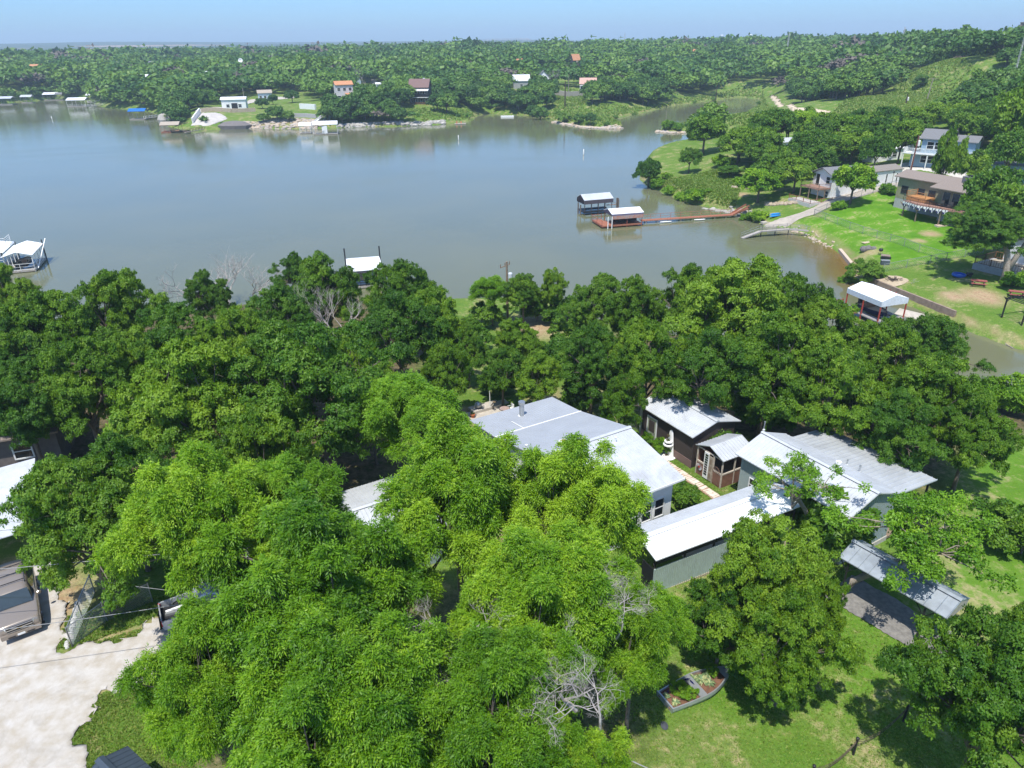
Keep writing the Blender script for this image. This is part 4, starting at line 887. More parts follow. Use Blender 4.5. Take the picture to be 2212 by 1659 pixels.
b=MB(); b.add([(-1.87,-.5,.02),(-1.87,.5,.02),(-1.87,.55,.46),(-1.87,-.55,.46),(-1.8,-.5,.02),(-1.8,.5,.02),(-1.8,.55,.46),(-1.8,-.55,.46)],[(0,3,2,1),(4,5,6,7),(3,7,6,2),(0,1,5,4)]); b.build('transom',alu,BO)
for y in (-.35,.35): b=MB(); b.box(-1.885,y-.05,.3,-1.872,y+.05,.34); b.build('drain_slot',redwood,BO)
lb=LB((bc[0],bc[1]),27); yl=leafmat('striped_yucca',(.10,.20,.08),(.30,.40,.20),(.62,.62,.30),tw=.1)
def spiky(x,y,r,n,label,seed,group='spiky striped plants in the boat'):
    g=random.Random(seed); V=[];Fs=[];T_=[]
    for i in range(n):
        a=g.uniform(0,6.28); l=r*g.uniform(.6,1.1); e=g.uniform(.3,1.2); pts=[]
        for t in (0,.35,.7,1): rr_=l*t; pts.append((rr_*math.cos(a),rr_*math.sin(a),l*(e*t-1.15*e*t*t*.8)+.03))
        sx,sy=-math.sin(a)*.022,math.cos(a)*.022
        k=len(V); 
        for j,p_ in enumerate(pts): wj=[1,1.1,.8,.1][j]; V+=[(p_[0]+sx*wj,p_[1]+sy*wj,p_[2]),(p_[0]-sx*wj,p_[1]-sy*wj,p_[2])]; T_+=[.25+.6*(i%3==0)]*2
        Fs+=[(k+2*j,k+2*j+2,k+2*j+3,k+2*j+1) for j in range(3)]
    o=link_mesh('yucca_plant',V,Fs,yl,attrs=dict(tint=T_)); q=lb(x,y); o.location=(q[0],q[1],bz+.32); tagp(o,label,'plant',group)
spiky(.28,.15,.36,60,'biggest striped yucca just ahead of the thwart',1); spiky(.75,.22,.32,50,'striped yucca closest to the bow deck',2); spiky(.5,-.15,.28,44,'striped yucca leaning over bare red soil in the boat',3); spiky(-1.6,.2,.2,30,'small striped yucca inside the transom, blue bottle side',4); spiky(-1.5,-.25,.24,34,'small striped yucca at the transom corner nearest the lawn edge',5); spiky(.1,.42,.25,30,'striped yucca against the far gunwale',6)
place_tree('B1',*lb(-.95,.1),.42,z=bz+.25,sz=.32,label='low juniper filling the stern half of the boat',cat='shrub',name='shrub'); place_tree('B1',*lb(-.6,-.25),.28,z=bz+.25,sz=.25,label='small green herb clump behind the thwart',cat='shrub',name='shrub')
place_tree('B1',*lb(1.0,.3),.3,z=bz+.25,sz=.3,label='flowering bush under the bow deck edge',cat='shrub',name='shrub')
blue=mat('cobalt_glass',(.01,.012,.09),.08,spec=.8)
for (x,y,z,r_,l) in [(-.3,.42,.45,(0,rad(90),rad(10)),'blue bottle lying at the far end of the thwart'),(-.22,.18,.45,(0,rad(90),rad(-60)),'blue bottle lying beside the yucca on the thwart'),(-1.45,.3,.4,(0,0,0),'blue bottle stuck upright by the transom'),(1.6,0.02,.56,(0,rad(90),0),'short blue bottle on the bow deck tip')]:
    o=MB().lathe(0,0,[(.035,-.12),(.038,.04),(.014,.09),(.014,.13)],10).build('glass_bottle',blue,smooth=True); q=lb(x,y); o.location=(q[0],q[1],bz+z); o.rotation_euler=r_; tagp(o,l,'bottle','blue glass bottles in the boat planter')
o=MB().lathe(0,0,[(.02,0),(.18,.03),(.2,.06),(.05,.12)],9).build('flat_rock',mat('dark_slate',(.06,.065,.075),.8)); q=gp(1435,1569); o.location=q; o.scale=(.8,1.1,.8); tagp(o,'lone dark slate rock on the front lawn','rock')
# ------------------------------------------------------------------ rope fence
rp=[gp(1750,1690),gp(1843,1630),gp(1951,1558),gp(2060,1500)]
labs=['black bollard post at the bottom frame edge','tall black bollard post in the middle of the rope fence','black bollard post in the shade of the big elm','black bollard post hidden behind the big elm']
for q,l in zip(rp[:3],labs):
    t=thing('bollard_post',(q[0],q[1],hh(q[0],q[1])),l,'post',group='black posts of the rope fence'); b=MB(); b.cyl(0,0,-.2,.9,.05,n=10); b.build('shaft',black,t); b=MB(); b.lathe(0,0,[(.05,.9),(.07,.93),(.07,.98),(.02,1.02)],10); b.build('knob',black,t)
for (p_,q_),l in zip(zip(rp,rp[1:]),('sagging double rope between the two front bollards','sagging double rope from the middle bollard to the shaded one','sagging double rope running under the elm')):
    t=thing('rope',(p_[0],p_[1],hh(p_[0],p_[1])),l,'rope',group='ropes of the bollard fence')
    for h_,sg in ((.82,.42),(.74,.5)):
        a=Vector((0,0,h_)); c_=Vector((q_[0]-p_[0],q_[1]-p_[1],hh(q_[0],q_[1])-hh(p_[0],p_[1])+h_)); pts=[a.lerp(c_,i/12)-Vector((0,0,sg*4*(i/12)*(1-i/12))) for i in range(13)]
        MB().tube(pts,.014,5).build('strand',mat('brown_rope',(.12,.09,.06),.9),t)
# ------------------------------------------------------------------ wires
wm=mat('grey_cable',(.30,.30,.30),.6)
def cable(p,q,sag,r,label,n=24):
    P_=Vector(p);Q_=Vector(q); pts=[P_.lerp(Q_,i/n)-Vector((0,0,sag*4*(i/n)*(1-i/n))) for i in range(n+1)]
    o=MB().tube([x-P_ for x in pts],r,5).build('overhead_wire',wm); o.location=p; tagp(o,label,'wire','overhead wires at the left and bottom'); return o
cable(at(-220,1166,11.5),at(640,1072,11.2),.15,.016,'upper straight wire crossing the elm crown at the left')
cable(at(-160,1095,11),at(560,1190,10.5),.25,.014,'crossing wire sagging between the two straight wires at the left')
cable(at(-220,1247,11),at(640,1166,10.6),.1,.016,'lower straight wire crossing above the brown vehicle roof')
cable(at(-150,1378,9.5),at(480,1290,9.5),.12,.014,'lowest wire passing the grille of the brown vehicle and the wire fence')
cable(at(180,1250,9),at(520,1290,9),.1,.012,'short dark wire in front of the shaded elm trunk')
cable(at(1060,1475,9.5),at(1520,1710,8.5),.35,.02,'thick twisted cable running down to the bottom frame edge')
# ------------------------------------------------------------------ wire fences near
f1=[gp(157,1398),gp(232,1342),gp(330,1300)]; chain_fence('chain_link_fence',f1,1.15,'rusted chain link fence angling up from the gravel drive',gap=.10,wr=.007)
f2=[gp(157,1398),gp(180,1340),gp(205,1280)]; chain_fence('chain_link_fence',f2,1.1,'short chain link side fence beside the brown vehicle',gap=.12,wr=.007)
f3=[gp(1322,922),gp(1392,932)]; chain_fence('chain_link_fence',f3,1.0,'short chain link fence joining the brown shed',gap=.12,wr=.008)
sb=MB(); g=random.Random(9); a_=gp(158,1400); c_=gp(180,1300)
for i in range(22):
    t=i/21; x=a_[0]+(c_[0]-a_[0])*t-.25+g.uniform(-.08,.08); y=a_[1]+(c_[1]-a_[1])*t; z=hh(x,y); r=g.uniform(.08,.14); sb.lathe(x,y,[(r*.7,z-.05),(r,z+.05),(r*.6,z+.13)],6)
tagp(sb.build('stone_edging',mat('whitish_stone',(.55,.53,.48),.9,var=.2)),'row of whitewashed stones along the short side fence','edging',kind='stuff')
# ------------------------------------------------------------------ dark metal shed at the bottom edge
dz=hh(-14,16.5); DR=thing('dark_roof_shed',(-13.95,16.45,dz),'small shed with a dark blue grey ribbed roof at the bottom frame edge','shed',rad(-35))
roof_part(DR,[(-.95,1.75),(0,2.1),(.95,1.75)],-1.1,1.1,mat('slate_blue_metal',(.06,.08,.105),.45,.2,var=.1),rib=.24,ridge=(0,2.1)); wall_part(DR,[(-.8,-.2),(.8,-.2),(.8,1.8),(0,2.05),(-.8,1.8)],-1,1,greygreen); door(DR,'y-',-.8,0,0,.7,1.5,white_paint)
# ------------------------------------------------------------------ buildings at the left edge
lc=(-27.9,32.2); lz=hh(*lc); LC=thing('corrugated_carport',(*lc,lz),'corrugated white tin carport at the left frame edge','carport',rad(-60))
roof_part(LC,[(-3.2,2.5),(1.55,2.75)],-4.4,3.6,white_metal,rib=.16,rh=.04,th=.04)
for x in (-4,-.5,3.2):
    for y in (-3,1.35): b=MB(); b.cb(x,y,-.3,.1,.1,2.9); b.build('post',wood,LC)
oc=(-35.2,43.0); oz=hh(*oc); OH=thing('old_house',(*oc,oz),'old grey house with a mossy shingle roof in deep shade','house',rad(20))
roof_part(OH,[(-3.6,2.6),(0,3.9),(3.6,2.6)],-5,4.2,shingle,rib=0,th=.12); wall_part(OH,[(-3.1,-.5),(3.1,-.5),(3.1,2.65),(0,3.85),(-3.1,2.65)],-4.6,3.9,mat('grey_brown_wall',(.16,.14,.13),.9,var=.2)); window(OH,'y-',-3.1,-1,1,1,1); window(OH,'y-',-3.1,1.8,1,1,1); door(OH,'x+',3.9,0,0,.9,2,wood)
# transformer pole near shore
tp=(-.4,76.5); tz=hh(*tp); UP=thing('utility_pole',(*tp,tz),'leaning wooden utility pole with a grey transformer can near the shore','utility pole'); b=MB(); b.tube([(0,0,-.5),(0,0,6.6)],[.15,.11],8); b.build('pole',wood,UP); b=MB(); b.lathe(.38,-.1,[(.22,4.5),(.25,4.55),(.25,5.25),(.2,5.35),(.06,5.4)],12); b.build('transformer',mat('pale_grey_can',(.6,.64,.65),.5),UP); b=MB(); b.bar((-.75,0,5.9),(.35,0,6.3),.1,.09)
for t in (0,.5,1): x=-.7+t*1.0; b.cyl(x,0,5.95+t*.35,6.3+t*.35,.05,n=8)
b.build('crossarm',wood,UP)
# ------------------------------------------------------------------ vehicles
def paint(n,c,r=.25,m=.4): return mat(n,c,r,m,var=.03,vs=1,spec=.6)
tyre=mat('tyre_rubber',(.02,.02,.02),.8); chrome=mat('chrome',(.6,.6,.6),.15,1.0,var=.02); head=mat('lamp_glass',(.6,.62,.62),.08,spec=.8); tail=mat('tail_lamp',(.45,.01,.01),.2); cglass=mat('car_glass',(.03,.045,.05),.04,spec=1.0)
def loft(par,name,st,m,glassbelt=None):
    """st: stations (x, [(y,z) right half from sill up to centre])"""
    b=MB(); V=[];K=None
    for x,h in st:
        ring=[(x+ (p[2] if len(p)>2 else 0),-p[0],p[1]) for p in h]+[(x+(p[2] if len(p)>2 else 0),p[0],p[1]) for p in reversed(h)]; K=len(ring); V+=ring
    n=len(st); Fs=[(i*K+k,i*K+k+1,(i+1)*K+k+1,(i+1)*K+k) for i in range(n-1) for k in range(K-1)]
    Fs+=[(i*K+K-1,i*K,(i+1)*K,(i+1)*K+K-1) for i in range(n-1)]; Fs+=[tuple(range(K-1,-1,-1)),tuple(range((n-1)*K,n*K))]
    b.add(V,Fs); o=b.build(name,m,par,smooth=True); md=o.modifiers.new('round','SUBSURF'); md.levels=md.render_levels=2; return o
def wheels(par,xs,y,r=.39,w=.26,spokes=6):
    for x in xs:
        for s in (-1,1):
            b=MB(); V=[]; n=22
            prof=[(r*.62,-w/2),(r*.92,-w/2),(r,-w/2+.04),(r,w/2-.04),(r*.92,w/2),(r*.62,w/2)]
            for rr_,yy in prof:
                for k in range(n): t=6.2832*k/n; V.append((rr_*math.cos(t),yy,rr_*math.sin(t)))
            b.add(V,[(i*n+k,i*n+(k+1)%n,((i+1)%6)*n+(k+1)%n,((i+1)%6)*n+k) for i in range(6) for k in range(n)])
            o=b.build('wheel',tyre,par,smooth=True); o.location=(x,s*y,r)
            c=MB(); yy=s*w*.42
            for k in range(spokes): t=6.2832*k/spokes; c.bar((0,yy,0),(r*.6*math.cos(t),yy,r*.6*math.sin(t)),.05,.07,up=(0,1,0))
            for k in range(18): t=6.2832*k/18; u=6.2832*(k+1)/18; c.bar((r*.6*math.cos(t),yy,r*.6*math.sin(t)),(r*.6*math.cos(u),yy,r*.6*math.sin(u)),.06,.04,up=(0,1,0))
            c.build('rim',chrome,o)
            d=MB(); d.tube([(0,s*w*.2,0),(0,s*w*.28,0)],r*.6,14); d.build('brake_drum',black,o)
# brown family vehicle, front at +x
sc=.88; p_=at(42,1340,7.0); q_=(p_[0],p_[1]); an=34.8-90
hx=Vector((math.cos(rad(an)),math.sin(rad(an)))); ctr=(q_[0]-hx.x*2.1*sc-.05,q_[1]-hx.y*2.1*sc); sz_=hh(*ctr)+.04
SU=thing('large_suv',(ctr[0],ctr[1],sz_),'bronze brown family vehicle with roof rails parked under the elm','SUV',rad(an)); SU.scale=(sc,)*3
br=paint('bronze_paint',(.30,.255,.215),.2,.35)
def sec(w,zb,zt,wt,zc=None,lo=.34): return [(w*.9,lo),(w*.985,lo+.12),(w,zb-.25),(w*.985,zb-.04),(w*.95,zb),(wt,zt),(wt*.6,zt+.03),(0,(zc or zt)+.035)]
bodyst=[(2.58,sec(.86,.70,.72,.80,lo=.42)),(2.52,sec(.93,.95,1.0,.86)),(2.42,sec(.97,1.06,1.09,.88)),(1.9,sec(1.0,1.12,1.16,.9)),(1.15,sec(1.01,1.16,1.22,.9)),(.0,sec(1.01,1.17,1.20,.9)),(-2.0,sec(1.01,1.17,1.20,.9)),(-2.50,sec(.98,1.14,1.18,.88)),(-2.6,sec(.9,.9,.95,.8,lo=.45))]
body=loft(SU,'body',bodyst,br)
cabst=[(1.22,[(.88,1.16),(.87,1.18),(.4,1.20),(0,1.21)]),(.62,[(.93,1.16),(.74,1.72),(.4,1.78),(0,1.79)]),(.3,[(.94,1.16),(.72,1.85),(.4,1.90),(0,1.91)]),(-1.2,[(.94,1.16),(.72,1.90),(.4,1.94),(0,1.95)]),(-2.25,[(.94,1.16),(.71,1.87),(.4,1.91),(0,1.92)]),(-2.52,[(.9,1.16),(.72,1.3),(.4,1.3),(0,1.3)])]
loft(SU,'cabin',cabst,br)
b=MB(); b.add([(1.22,-.80,1.27),(1.22,.80,1.27),(.66,.70,1.82),(.66,-.70,1.82)],[(0,1,2,3)]); o=b.build('windshield',cglass,SU); b=MB(); b.bar((1.2,-.5,1.25),(1.02,.1,1.40),.02); b.bar((1.2,.2,1.25),(1.02,.7,1.40),.02); b.build('wiper',black,o)
for s in (-1,1):
    for a,c_ in ((.25,-.55),(-.62,-1.45),(-1.52,-2.15)):
        b=MB(); y0=s*.945; y1=s*.765; b.add([(a+.15 if a>0 else a,y0,1.22),(c_,y0,1.22),(c_,y1,1.78),(a-.1 if a>0 else a,y1,1.78)],[(0,1,2,3)]); b.build('side_window',cglass,SU)
    b=MB(); b.bar((.2,s*.66,1.99),(-2.1,s*.66,1.99),.04); 
    for x in (.2,-1,-2.1): b.bar((x,s*.66,1.9),(x,s*.66,2.0),.05)
    b.build('roof_rail',black,SU)
    b=MB(); b.lathe(0,0,[(.02,-.1),(.1,-.06),(.1,.08),(.03,.12)],8); o=b.build('wing_mirror',br,SU); o.location=(.72,s*1.12,1.28); o.scale=(.8,1.2,1)
    b=MB(); b.add([(2.36,s*.93,.86),(2.55,s*.62,.84),(2.54,s*.60,1.02),(2.34,s*.9,1.06)],[(0,1,2,3)]+[(3,2,1,0)]); b.add([(2.38,s*.945,.86),(2.565,s*.62,.84),(2.555,s*.60,1.03),(2.36,s*.915,1.07)],[(0,1,2,3)]); b.build('headlight',head,SU)
    b=MB(); b.box(-2.56,s*.9-.07,.8,-2.5,s*.9+.07,1.2); b.build('taillight',tail,SU)
b=MB(); b.box(2.5,-.58,.74,2.6,.58,1.0); gr=b.build('grille',black,SU); b=MB(); b.box(2.6,-.58,.845,2.625,.58,.895); b.box(2.6,-.6,.99,2.62,.6,1.02); b.box(2.6,-.6,.72,2.62,.6,.75); b.build('chrome_bar',chrome,gr); b=MB(); b.box(2.625,-.12,.85,2.64,.12,.89); b.build('emblem',mat('gold_badge',(.6,.4,.06),.3,.8),gr)
b=MB(); b.box(2.45,-.9,.42,2.7,.9,.66); bp=b.build('front_bumper',br,SU); b=MB(); b.box(2.7,-.17,.46,2.715,.17,.57); b.build('number_plate',white_paint,bp); b=MB(); b.box(2.7,-.6,.44,2.708,-.25,.52); b.box(2.7,.25,.44,2.708,.6,.52); b.build('lower_intake',black,bp)
b=MB()
for x in (.0,-.8,-1.6): b.bar((x,-.66,2.0),(x,.66,2.0),.035)
b.build('cross_bars',black,SU)
wheels(SU,(1.68,-1.35),.88)
# pickup trucks
def pickup(loc,deg,s,label,pm,bed=True):
    t=thing('pickup_truck',loc,label,'pickup truck',rad(deg)); t.scale=(s,)*3
    st=[(2.75,sec(.82,.72,.74,.78,lo=.45)),(2.68,sec(.92,.98,1.0,.84)),(1.6,sec(.96,1.08,1.13,.86)),(.9,sec(.97,1.12,1.17,.86)),(-.95,sec(.97,1.12,1.14,.86))]
    loft(t,'body',st,pm)
    loft(t,'cab',[(.98,[(.85,1.12),(.84,1.14),(.4,1.16),(0,1.17)]),(.45,[(.88,1.12),(.70,1.62),(.4,1.68),(0,1.69)]),(-.5,[(.88,1.12),(.70,1.70),(.4,1.74),(0,1.75)]),(-.85,[(.88,1.12),(.72,1.6),(.4,1.63),(0,1.64)]),(-.95,[(.87,1.12),(.8,1.2),(.4,1.2),(0,1.2)])],pm)
    b=MB(); b.add([(.93,-.76,1.2),(.93,.76,1.2),(.5,.67,1.62),(.5,-.67,1.62)],[(0,1,2,3)]); b.build('windshield',cglass,t)
    b=MB(); b.add([(-.93,.72,1.22),(-.93,-.72,1.22),(-.87,-.66,1.56),(-.87,.66,1.56)],[(0,1,2,3)]); b.build('rear_window',cglass,t)
    for q in (-1,1):
        b=MB(); b.add([(.35,q*.885,1.17),(-.75,q*.885,1.17),(-.7,q*.74,1.58),(.3,q*.74,1.58)],[(0,1,2,3)]); b.build('side_window',cglass,t)
        # bed side with an arched wheel opening
        w0=[]; 
        for i in range(13): a=math.pi*i/12; w0.append((-1.75+.46*math.cos(a),.42+.42*math.sin(a)))
        poly=[(-.97,.42)]+w0+[(-2.75,.45),(-2.78,1.05),(-.97,1.12)]
        b=MB(); n=len(poly); y0,y1=q*.97,q*.86; b.add([(x,y0,z) for x,z in poly]+[(x,y1,z) for x,z in poly],[tuple(range(n)),tuple(range(2*n-1,n-1,-1))]+[(i,(i+1)%n,n+(i+1)%n,n+i) for i in range(n)]); b.build('bed_side',pm,t)
        b=MB(); b.box(-2.82,q*.86-.07,.72,-2.7,q*.86+.07,1.02); b.build('taillight',tail,t)
        b=MB(); b.box(2.62,q*.7-.16,.78,2.75,q*.7+.16,.96); b.build('headlight',head,t)
        b=MB(); b.box(.55,q*.98-.03,1.1,.7,q*1.12+.06*q,1.28) if q>0 else b.box(.55,-1.18,1.1,.7,-.95,1.28); b.build('wing_mirror',pm,t)
    b=MB(); b.box(-2.76,-.85,.6,-.97,.85,.66); b.build('bed_floor',black,t); b=MB(); b.box(-2.82,-.79,.52,-2.75,.79,1.06); tg=b.build('tailgate',pm,t); b=MB(); b.box(-2.84,-.12,.86,-2.82,.12,.93); b.build('handle',black,tg)
    b=MB(); b.box(-2.95,-.88,.4,-2.78,.88,.52); b.build('rear_bumper',chrome,t); b=MB(); b.box(2.68,-.5,.6,2.78,.5,.95); b.build('grille',black,t)
    wheels(t,(1.75,-1.75),.84,r=.38); return t
silver=paint('silver_paint',(.56,.58,.60),.25,.5)
s=.80; pr_=at(346,1325,6.9); an=29.5; hx=Vector((math.cos(rad(an)),math.sin(rad(an)))); ctr=(pr_[0]+hx.x*2.78*s,pr_[1]+hx.y*2.78*s)
pickup((ctr[0],ctr[1],hh(*ctr)+.03),an,s,'silver pickup truck with a laden open bed half hidden by the pecan',silver)
lo=LB(ctr,an); z0=hh(*ctr)+.03+.66*s
for (x,y,l,w_,mm,lab) in [(-1.35,-.2,.9,.3,black,'black toolbox lying across the pickup bed'),(-1.9,.25,1.2,.14,white_paint,'white plank leaning in the pickup bed'),(-2.0,-.05,1.1,.12,alu,'aluminium ladder section in the pickup bed')]:
    q=lo(x*s,y*s); o=MB().box(-l*s/2,-w_/2,0,l*s/2,w_/2,.12).build('bed_cargo',mm); o.location=(q[0],q[1],z0+.01); o.rotation_euler=(0,0,rad(an+random.uniform(-12,12))); tagp(o,lab,'cargo','things lying in the silver pickup bed')
c2=at(470,1238,6.8); pickup((c2[0]+1.2,c2[1]+.8,hh(c2[0]+1.2,c2[1]+.8)+.03),an,s,'second pale pickup truck almost lost under pecan branches',paint('pale_paint',(.62,.63,.63)))
# ------------------------------------------------------------------ docks of the middle distance
dockdeck=mat('grey_deck_boards',(.42,.38,.33),.9,var=.2,vs=4); whiteroof=mat('white_dock_roof',(.80,.81,.82),.55,.05,var=.05,vs=.6)
def dock(name,loc,deg,L,W,label,h=2.6,rise=.6,post=white_paint,roofm=None,deckm=None,skirt=None,skirth=.5,axis='x',deckz=.35,group=None,hip=False,hole=True,cat='boat dock',posts=True,rib=.3,nposts=3,railm=None):
    t=thing(name,(loc[0],loc[1],0),label,cat,rad(deg),group)
    b=MB(); w=.9
    if hole: b.box(-L/2,-W/2,deckz-.25,L/2,-W/2+w,deckz); b.box(-L/2,W/2-w,deckz-.25,L/2,W/2,deckz); b.box(-L/2,-W/2+w,deckz-.25,-L/2+w,W/2-w,deckz-.002)
    else: b.box(-L/2,-W/2,deckz-.25,L/2,W/2,deckz)
    b.build('deck',deckm or dockdeck,t); rm=roofm or whiteroof
    if axis=='x': roof_part(t,[(-W/2-.15,h),(0,h+rise),(W/2+.15,h)],-L/2-.15,L/2+.15,rm,th=.05,rib=rib,rh=.02)
    else:
        b=MB(); b.strip([(-L/2-.15,h),(0,h+rise),(L/2+.15,h)],-W/2-.15,W/2+.15,.05,ax='y')
        b.build('roof',rm,t)
    for i in range(nposts):
        for s in (-1,1):
            x=-L/2+.1+(L-.2)*i/(nposts-1); b=MB(); b.cb(x,s*(W/2-.08),-.9,.1,.1,h+.9+.03); b.build('post',post,t)
    if skirt:
        b=MB(); z0,z1=h-skirth,h+.01
        b.box(-L/2-.1,-W/2-.14,z0,L/2+.1,-W/2-.1,z1); b.box(-L/2-.1,W/2+.1,z0,L/2+.1,W/2+.14,z1)
        for x in (-L/2-.12,L/2+.12):
            if axis=='x': b.add([(x-.02*0,-W/2-.1,z0),(x,W/2+.1,z0),(x,W/2+.1,h),(x,0,h+rise-.02),(x,-W/2-.1,h)],[(0,1,2,3,4),(4,3,2,1,0)])
        b.build('skirt',skirt,t)
    b=MB(); b.box(-L/2,-W/2-.02,h-.14,L/2,-W/2+.08,h-.02); b.box(-L/2,W/2-.08,h-.14,L/2,W/2+.02,h-.02); b.build('beam',post,t)
    if railm: railing(t,[(-L/2,W/2-.06,deckz),(-L/2,-W/2+.06,deckz),(L/2,-W/2+.06,deckz)],1.0,railm,bal=False,pw=.06,rails=3)
    return t
def boat(loc,deg,L,label,hm,cm=None,canopy=False,cat='boat',z=.15,cz=1.5):
    t=thing('motor_boat',(loc[0],loc[1],z),label,cat,rad(deg)); V=[];n=10
    for i in range(n+1):
        x=-L/2+L*i/n; hw=.95*(1 if i<6 else 1-((i-6)/4)**1.8*.98); V+=[(x,-hw,.55),(x,-hw*.8,0),(x,hw*.8,0),(x,hw,.55)]
    Fs=[(4*i+k,4*i+k+1,4*i+5+k,4*i+4+k) for i in range(n) for k in range(3)]+[(3,2,1,0)]; b=MB(); b.add(V,Fs); b.build('hull',hm,t)
    b=MB(); V=[];
    for i in range(n+1):
        x=-L/2+L*i/n; hw=.9*(1 if i<6 else 1-((i-6)/4)**1.8*.98); V+=[(x,-hw,.42),(x,hw,.42)]
    b.add(V,[(2*i,2*i+1,2*i+3,2*i+2) for i in range(n)]); b.build('cockpit_floor',cm or mat('boat_floor',(.5,.45,.38),.8),t)
    b=MB(); b.box(-L*.3,-.6,.42,-L*.1,.6,.75); b.build('seat',mat('boat_seat',(.35,.2,.12),.6),t); b=MB(); b.box(-L/2-.35,-.2,.1,-L/2+.02,.2,.95); b.build('outboard_motor',black,t)
    return t
# left white dock
c=((-76.71-72.91)/2-1.2,(105.66+106.14)/2+3.45); wd=dock('covered_dock',(-76.1,109.5),109.3,7.2,3.9,'white floating dock with a bright white gable roof',2.6,.62,roofm=mat('pure_white_roof',(.86,.87,.88),.55,var=.03),railm=white_paint,nposts=5)  # roof is one even near-white on both slopes
b=MB(); b.bar((-3.4,-2.3,.5),(3.8,-2.55,3.4),.12,.05); b.build('slanted_ladder',white_paint,wd); 
for x,y in ((3.65,1.7),(-3.4,1.9),(3.6,-2.0)): b=MB(); b.cyl(x,y,-1,3.3,.08,n=8); b.build('mooring_pile',black,wd)
boat((-76.2,109.4),109,4.6,'dark boat hanging under the white gable dock roof',black,z=.6)
wd2=dock('covered_dock',(-81.6,111.3),109.3,7.0,3.6,'second white dock cut by the left frame edge with a railed upper deck',2.5,.3,railm=white_paint,nposts=4)
railing(wd2,[(3.2,-1.5,2.9),(.6,-1.5,2.9),(.6,1.5,2.9)],.95,white_paint,bal=False,rails=4,pw=.06,name='upper_railing')
# black post dock
bd=dock('covered_dock',(-21.0,99.3),13,4.5,6.6,'dock with a white roof between tall black posts',2.6,.45,post=black,roofm=whiteroof,nposts=2,skirt=None); 
b=MB(); b.box(-2.3,-3.35,2.3,2.3,-3.31,2.66); b.build('eave_trim',mat('purple_grey_trim',(.22,.19,.22),.7),bd)
for x,y,h_ in ((-2.5,2.9,4.3),(2.5,2.9,4.3),(-2.55,-2.6,3.1),(2.6,-2.6,3.2),(2.75,-3.1,2.2)): b=MB(); b.cyl(x,y,-1.2,h_,.1,n=8); b.build('mooring_pile',black,bd)
for x in (-1.95,1.95): b=MB(); b.cyl(x,-2.4,.3,2.5,.42,n=10); b.build('flotation_drum',mat('rust_orange_drum',(.42,.17,.10),.7,grime=.4),bd)
b=MB()
for z in (.5,.85,1.2): b.bar((-1.5,-3.2,z),(1.5,-3.2,z),.08)
b.bar((0,-3.2,0),(0,-3.2,1.6),.1); b.bar((-.8,-3.2,.3),(-.8,-3.2,1.2),.08); b.bar((.8,-3.2,.3),(.8,-3.2,1.2),.08); b.build('lift_frame',black,bd)
boat((-20.9,98.6),-77,4.4,'tan rimmed boat on the lift of the black post dock',mat('tan_hull',(.4,.32,.22),.5),z=.9)
# dark boathouse on stilts
d1=dock('covered_dock',(17.0,143.0),17.8,6.0,3.5,'dark sided boathouse on stilts with a pale grey roof',2.9,.85,post=mat('brown_piling',(.10,.07,.06),.9),skirt=mat('dark_purple_boards',(.09,.075,.09),.85,var=.2),skirth=.75,nposts=5,deckm=black,deckz=.7,roofm=white_metal)
b=MB(); b.box(3.2,1.3,.9,5.6,1.45,1.05); b.bar((3.2,1.35,1.9),(5.4,1.35,1.2),.06); b.build('broken_walkway',mat('bleached_board',(.35,.27,.22),.9),d1)
for x,y,h_ in ((-3.6,-1.2,2.0),(-3.5,.2,2.1),(5.4,1.2,2.3),(5.8,1.5,2.2),(5.3,.2,2.2)): b=MB(); b.cyl(x,y,-1,h_,.14,n=8); b.build('piling',mat('old_piling',(.16,.13,.11),.95),d1)
# red boathouse and pier
d2=dock('covered_dock',(21.1,132.3),14,6.0,3.9,'red sided boathouse with a white roof at the end of the long red pier',2.5,.6,post=mat('red_pipe',(.38,.10,.06),.6),skirt=mat('violet_grey_fascia',(.17,.15,.22),.7),skirth=.32,nposts=3,deckm=redwood,deckz=.5,hole=False)
b=MB(); b.box(-2.95,-2.13,1.6,3.05,-2.09,2.17); b.build('red_side_boards',mat('flaking_red_boards',(.45,.17,.10),.9,var=.3,vs=3,col2=(.35,.30,.28)),d2)
b=MB(); b.box(-4.9,-1.9,.25,-3.0,3.4,.48); b.build('side_platform',redwood,d2); railing(d2,[(-3.0,3.4,.48),(-4.9,3.4,.48),(-4.9,-1.9,.48)],.95,mat('red_pipe',(.38,.10,.06),.6),bal=False,rails=3,pw=.06)
for x,y in ((-3.9,-2.3),(-3.2,-2.5)): b=MB(); b.cyl(x,y,-1,2.2,.09,n=8); b.build('white_pipe',white_paint,d2)
boat((21.5,132.2),14,4.5,'black covered boat lifted inside the red sided boathouse',black,z=.75)
p0=Vector((24.6,133.3,.5)); p1=Vector((42.7,137.1,.5)); p2=Vector((45.9,138.1,1.5)); PR=thing('long_pier',tuple(p0),'long red brown plank pier joining the boathouse to the shore','pier')
for a_,c_ in ((p0,p1),(p1,p2)):
    b=MB(); b.bar(a_-p0,c_-p0,.09 if 0 else 1.15,.12); b.build('deck',redwood,PR)
sdv=(p1-p0).normalized().cross(Vector((0,0,1))); L_=(p1-p0).length
b=MB(); n=9
for i in range(n+1):
    q=(p1-p0)*(i/n)-sdv*.55*(-1)*-1; q=(p1-p0)*(i/n)-sdv*.56; b.bar(q,q+Vector((0,0,.95)),.06)
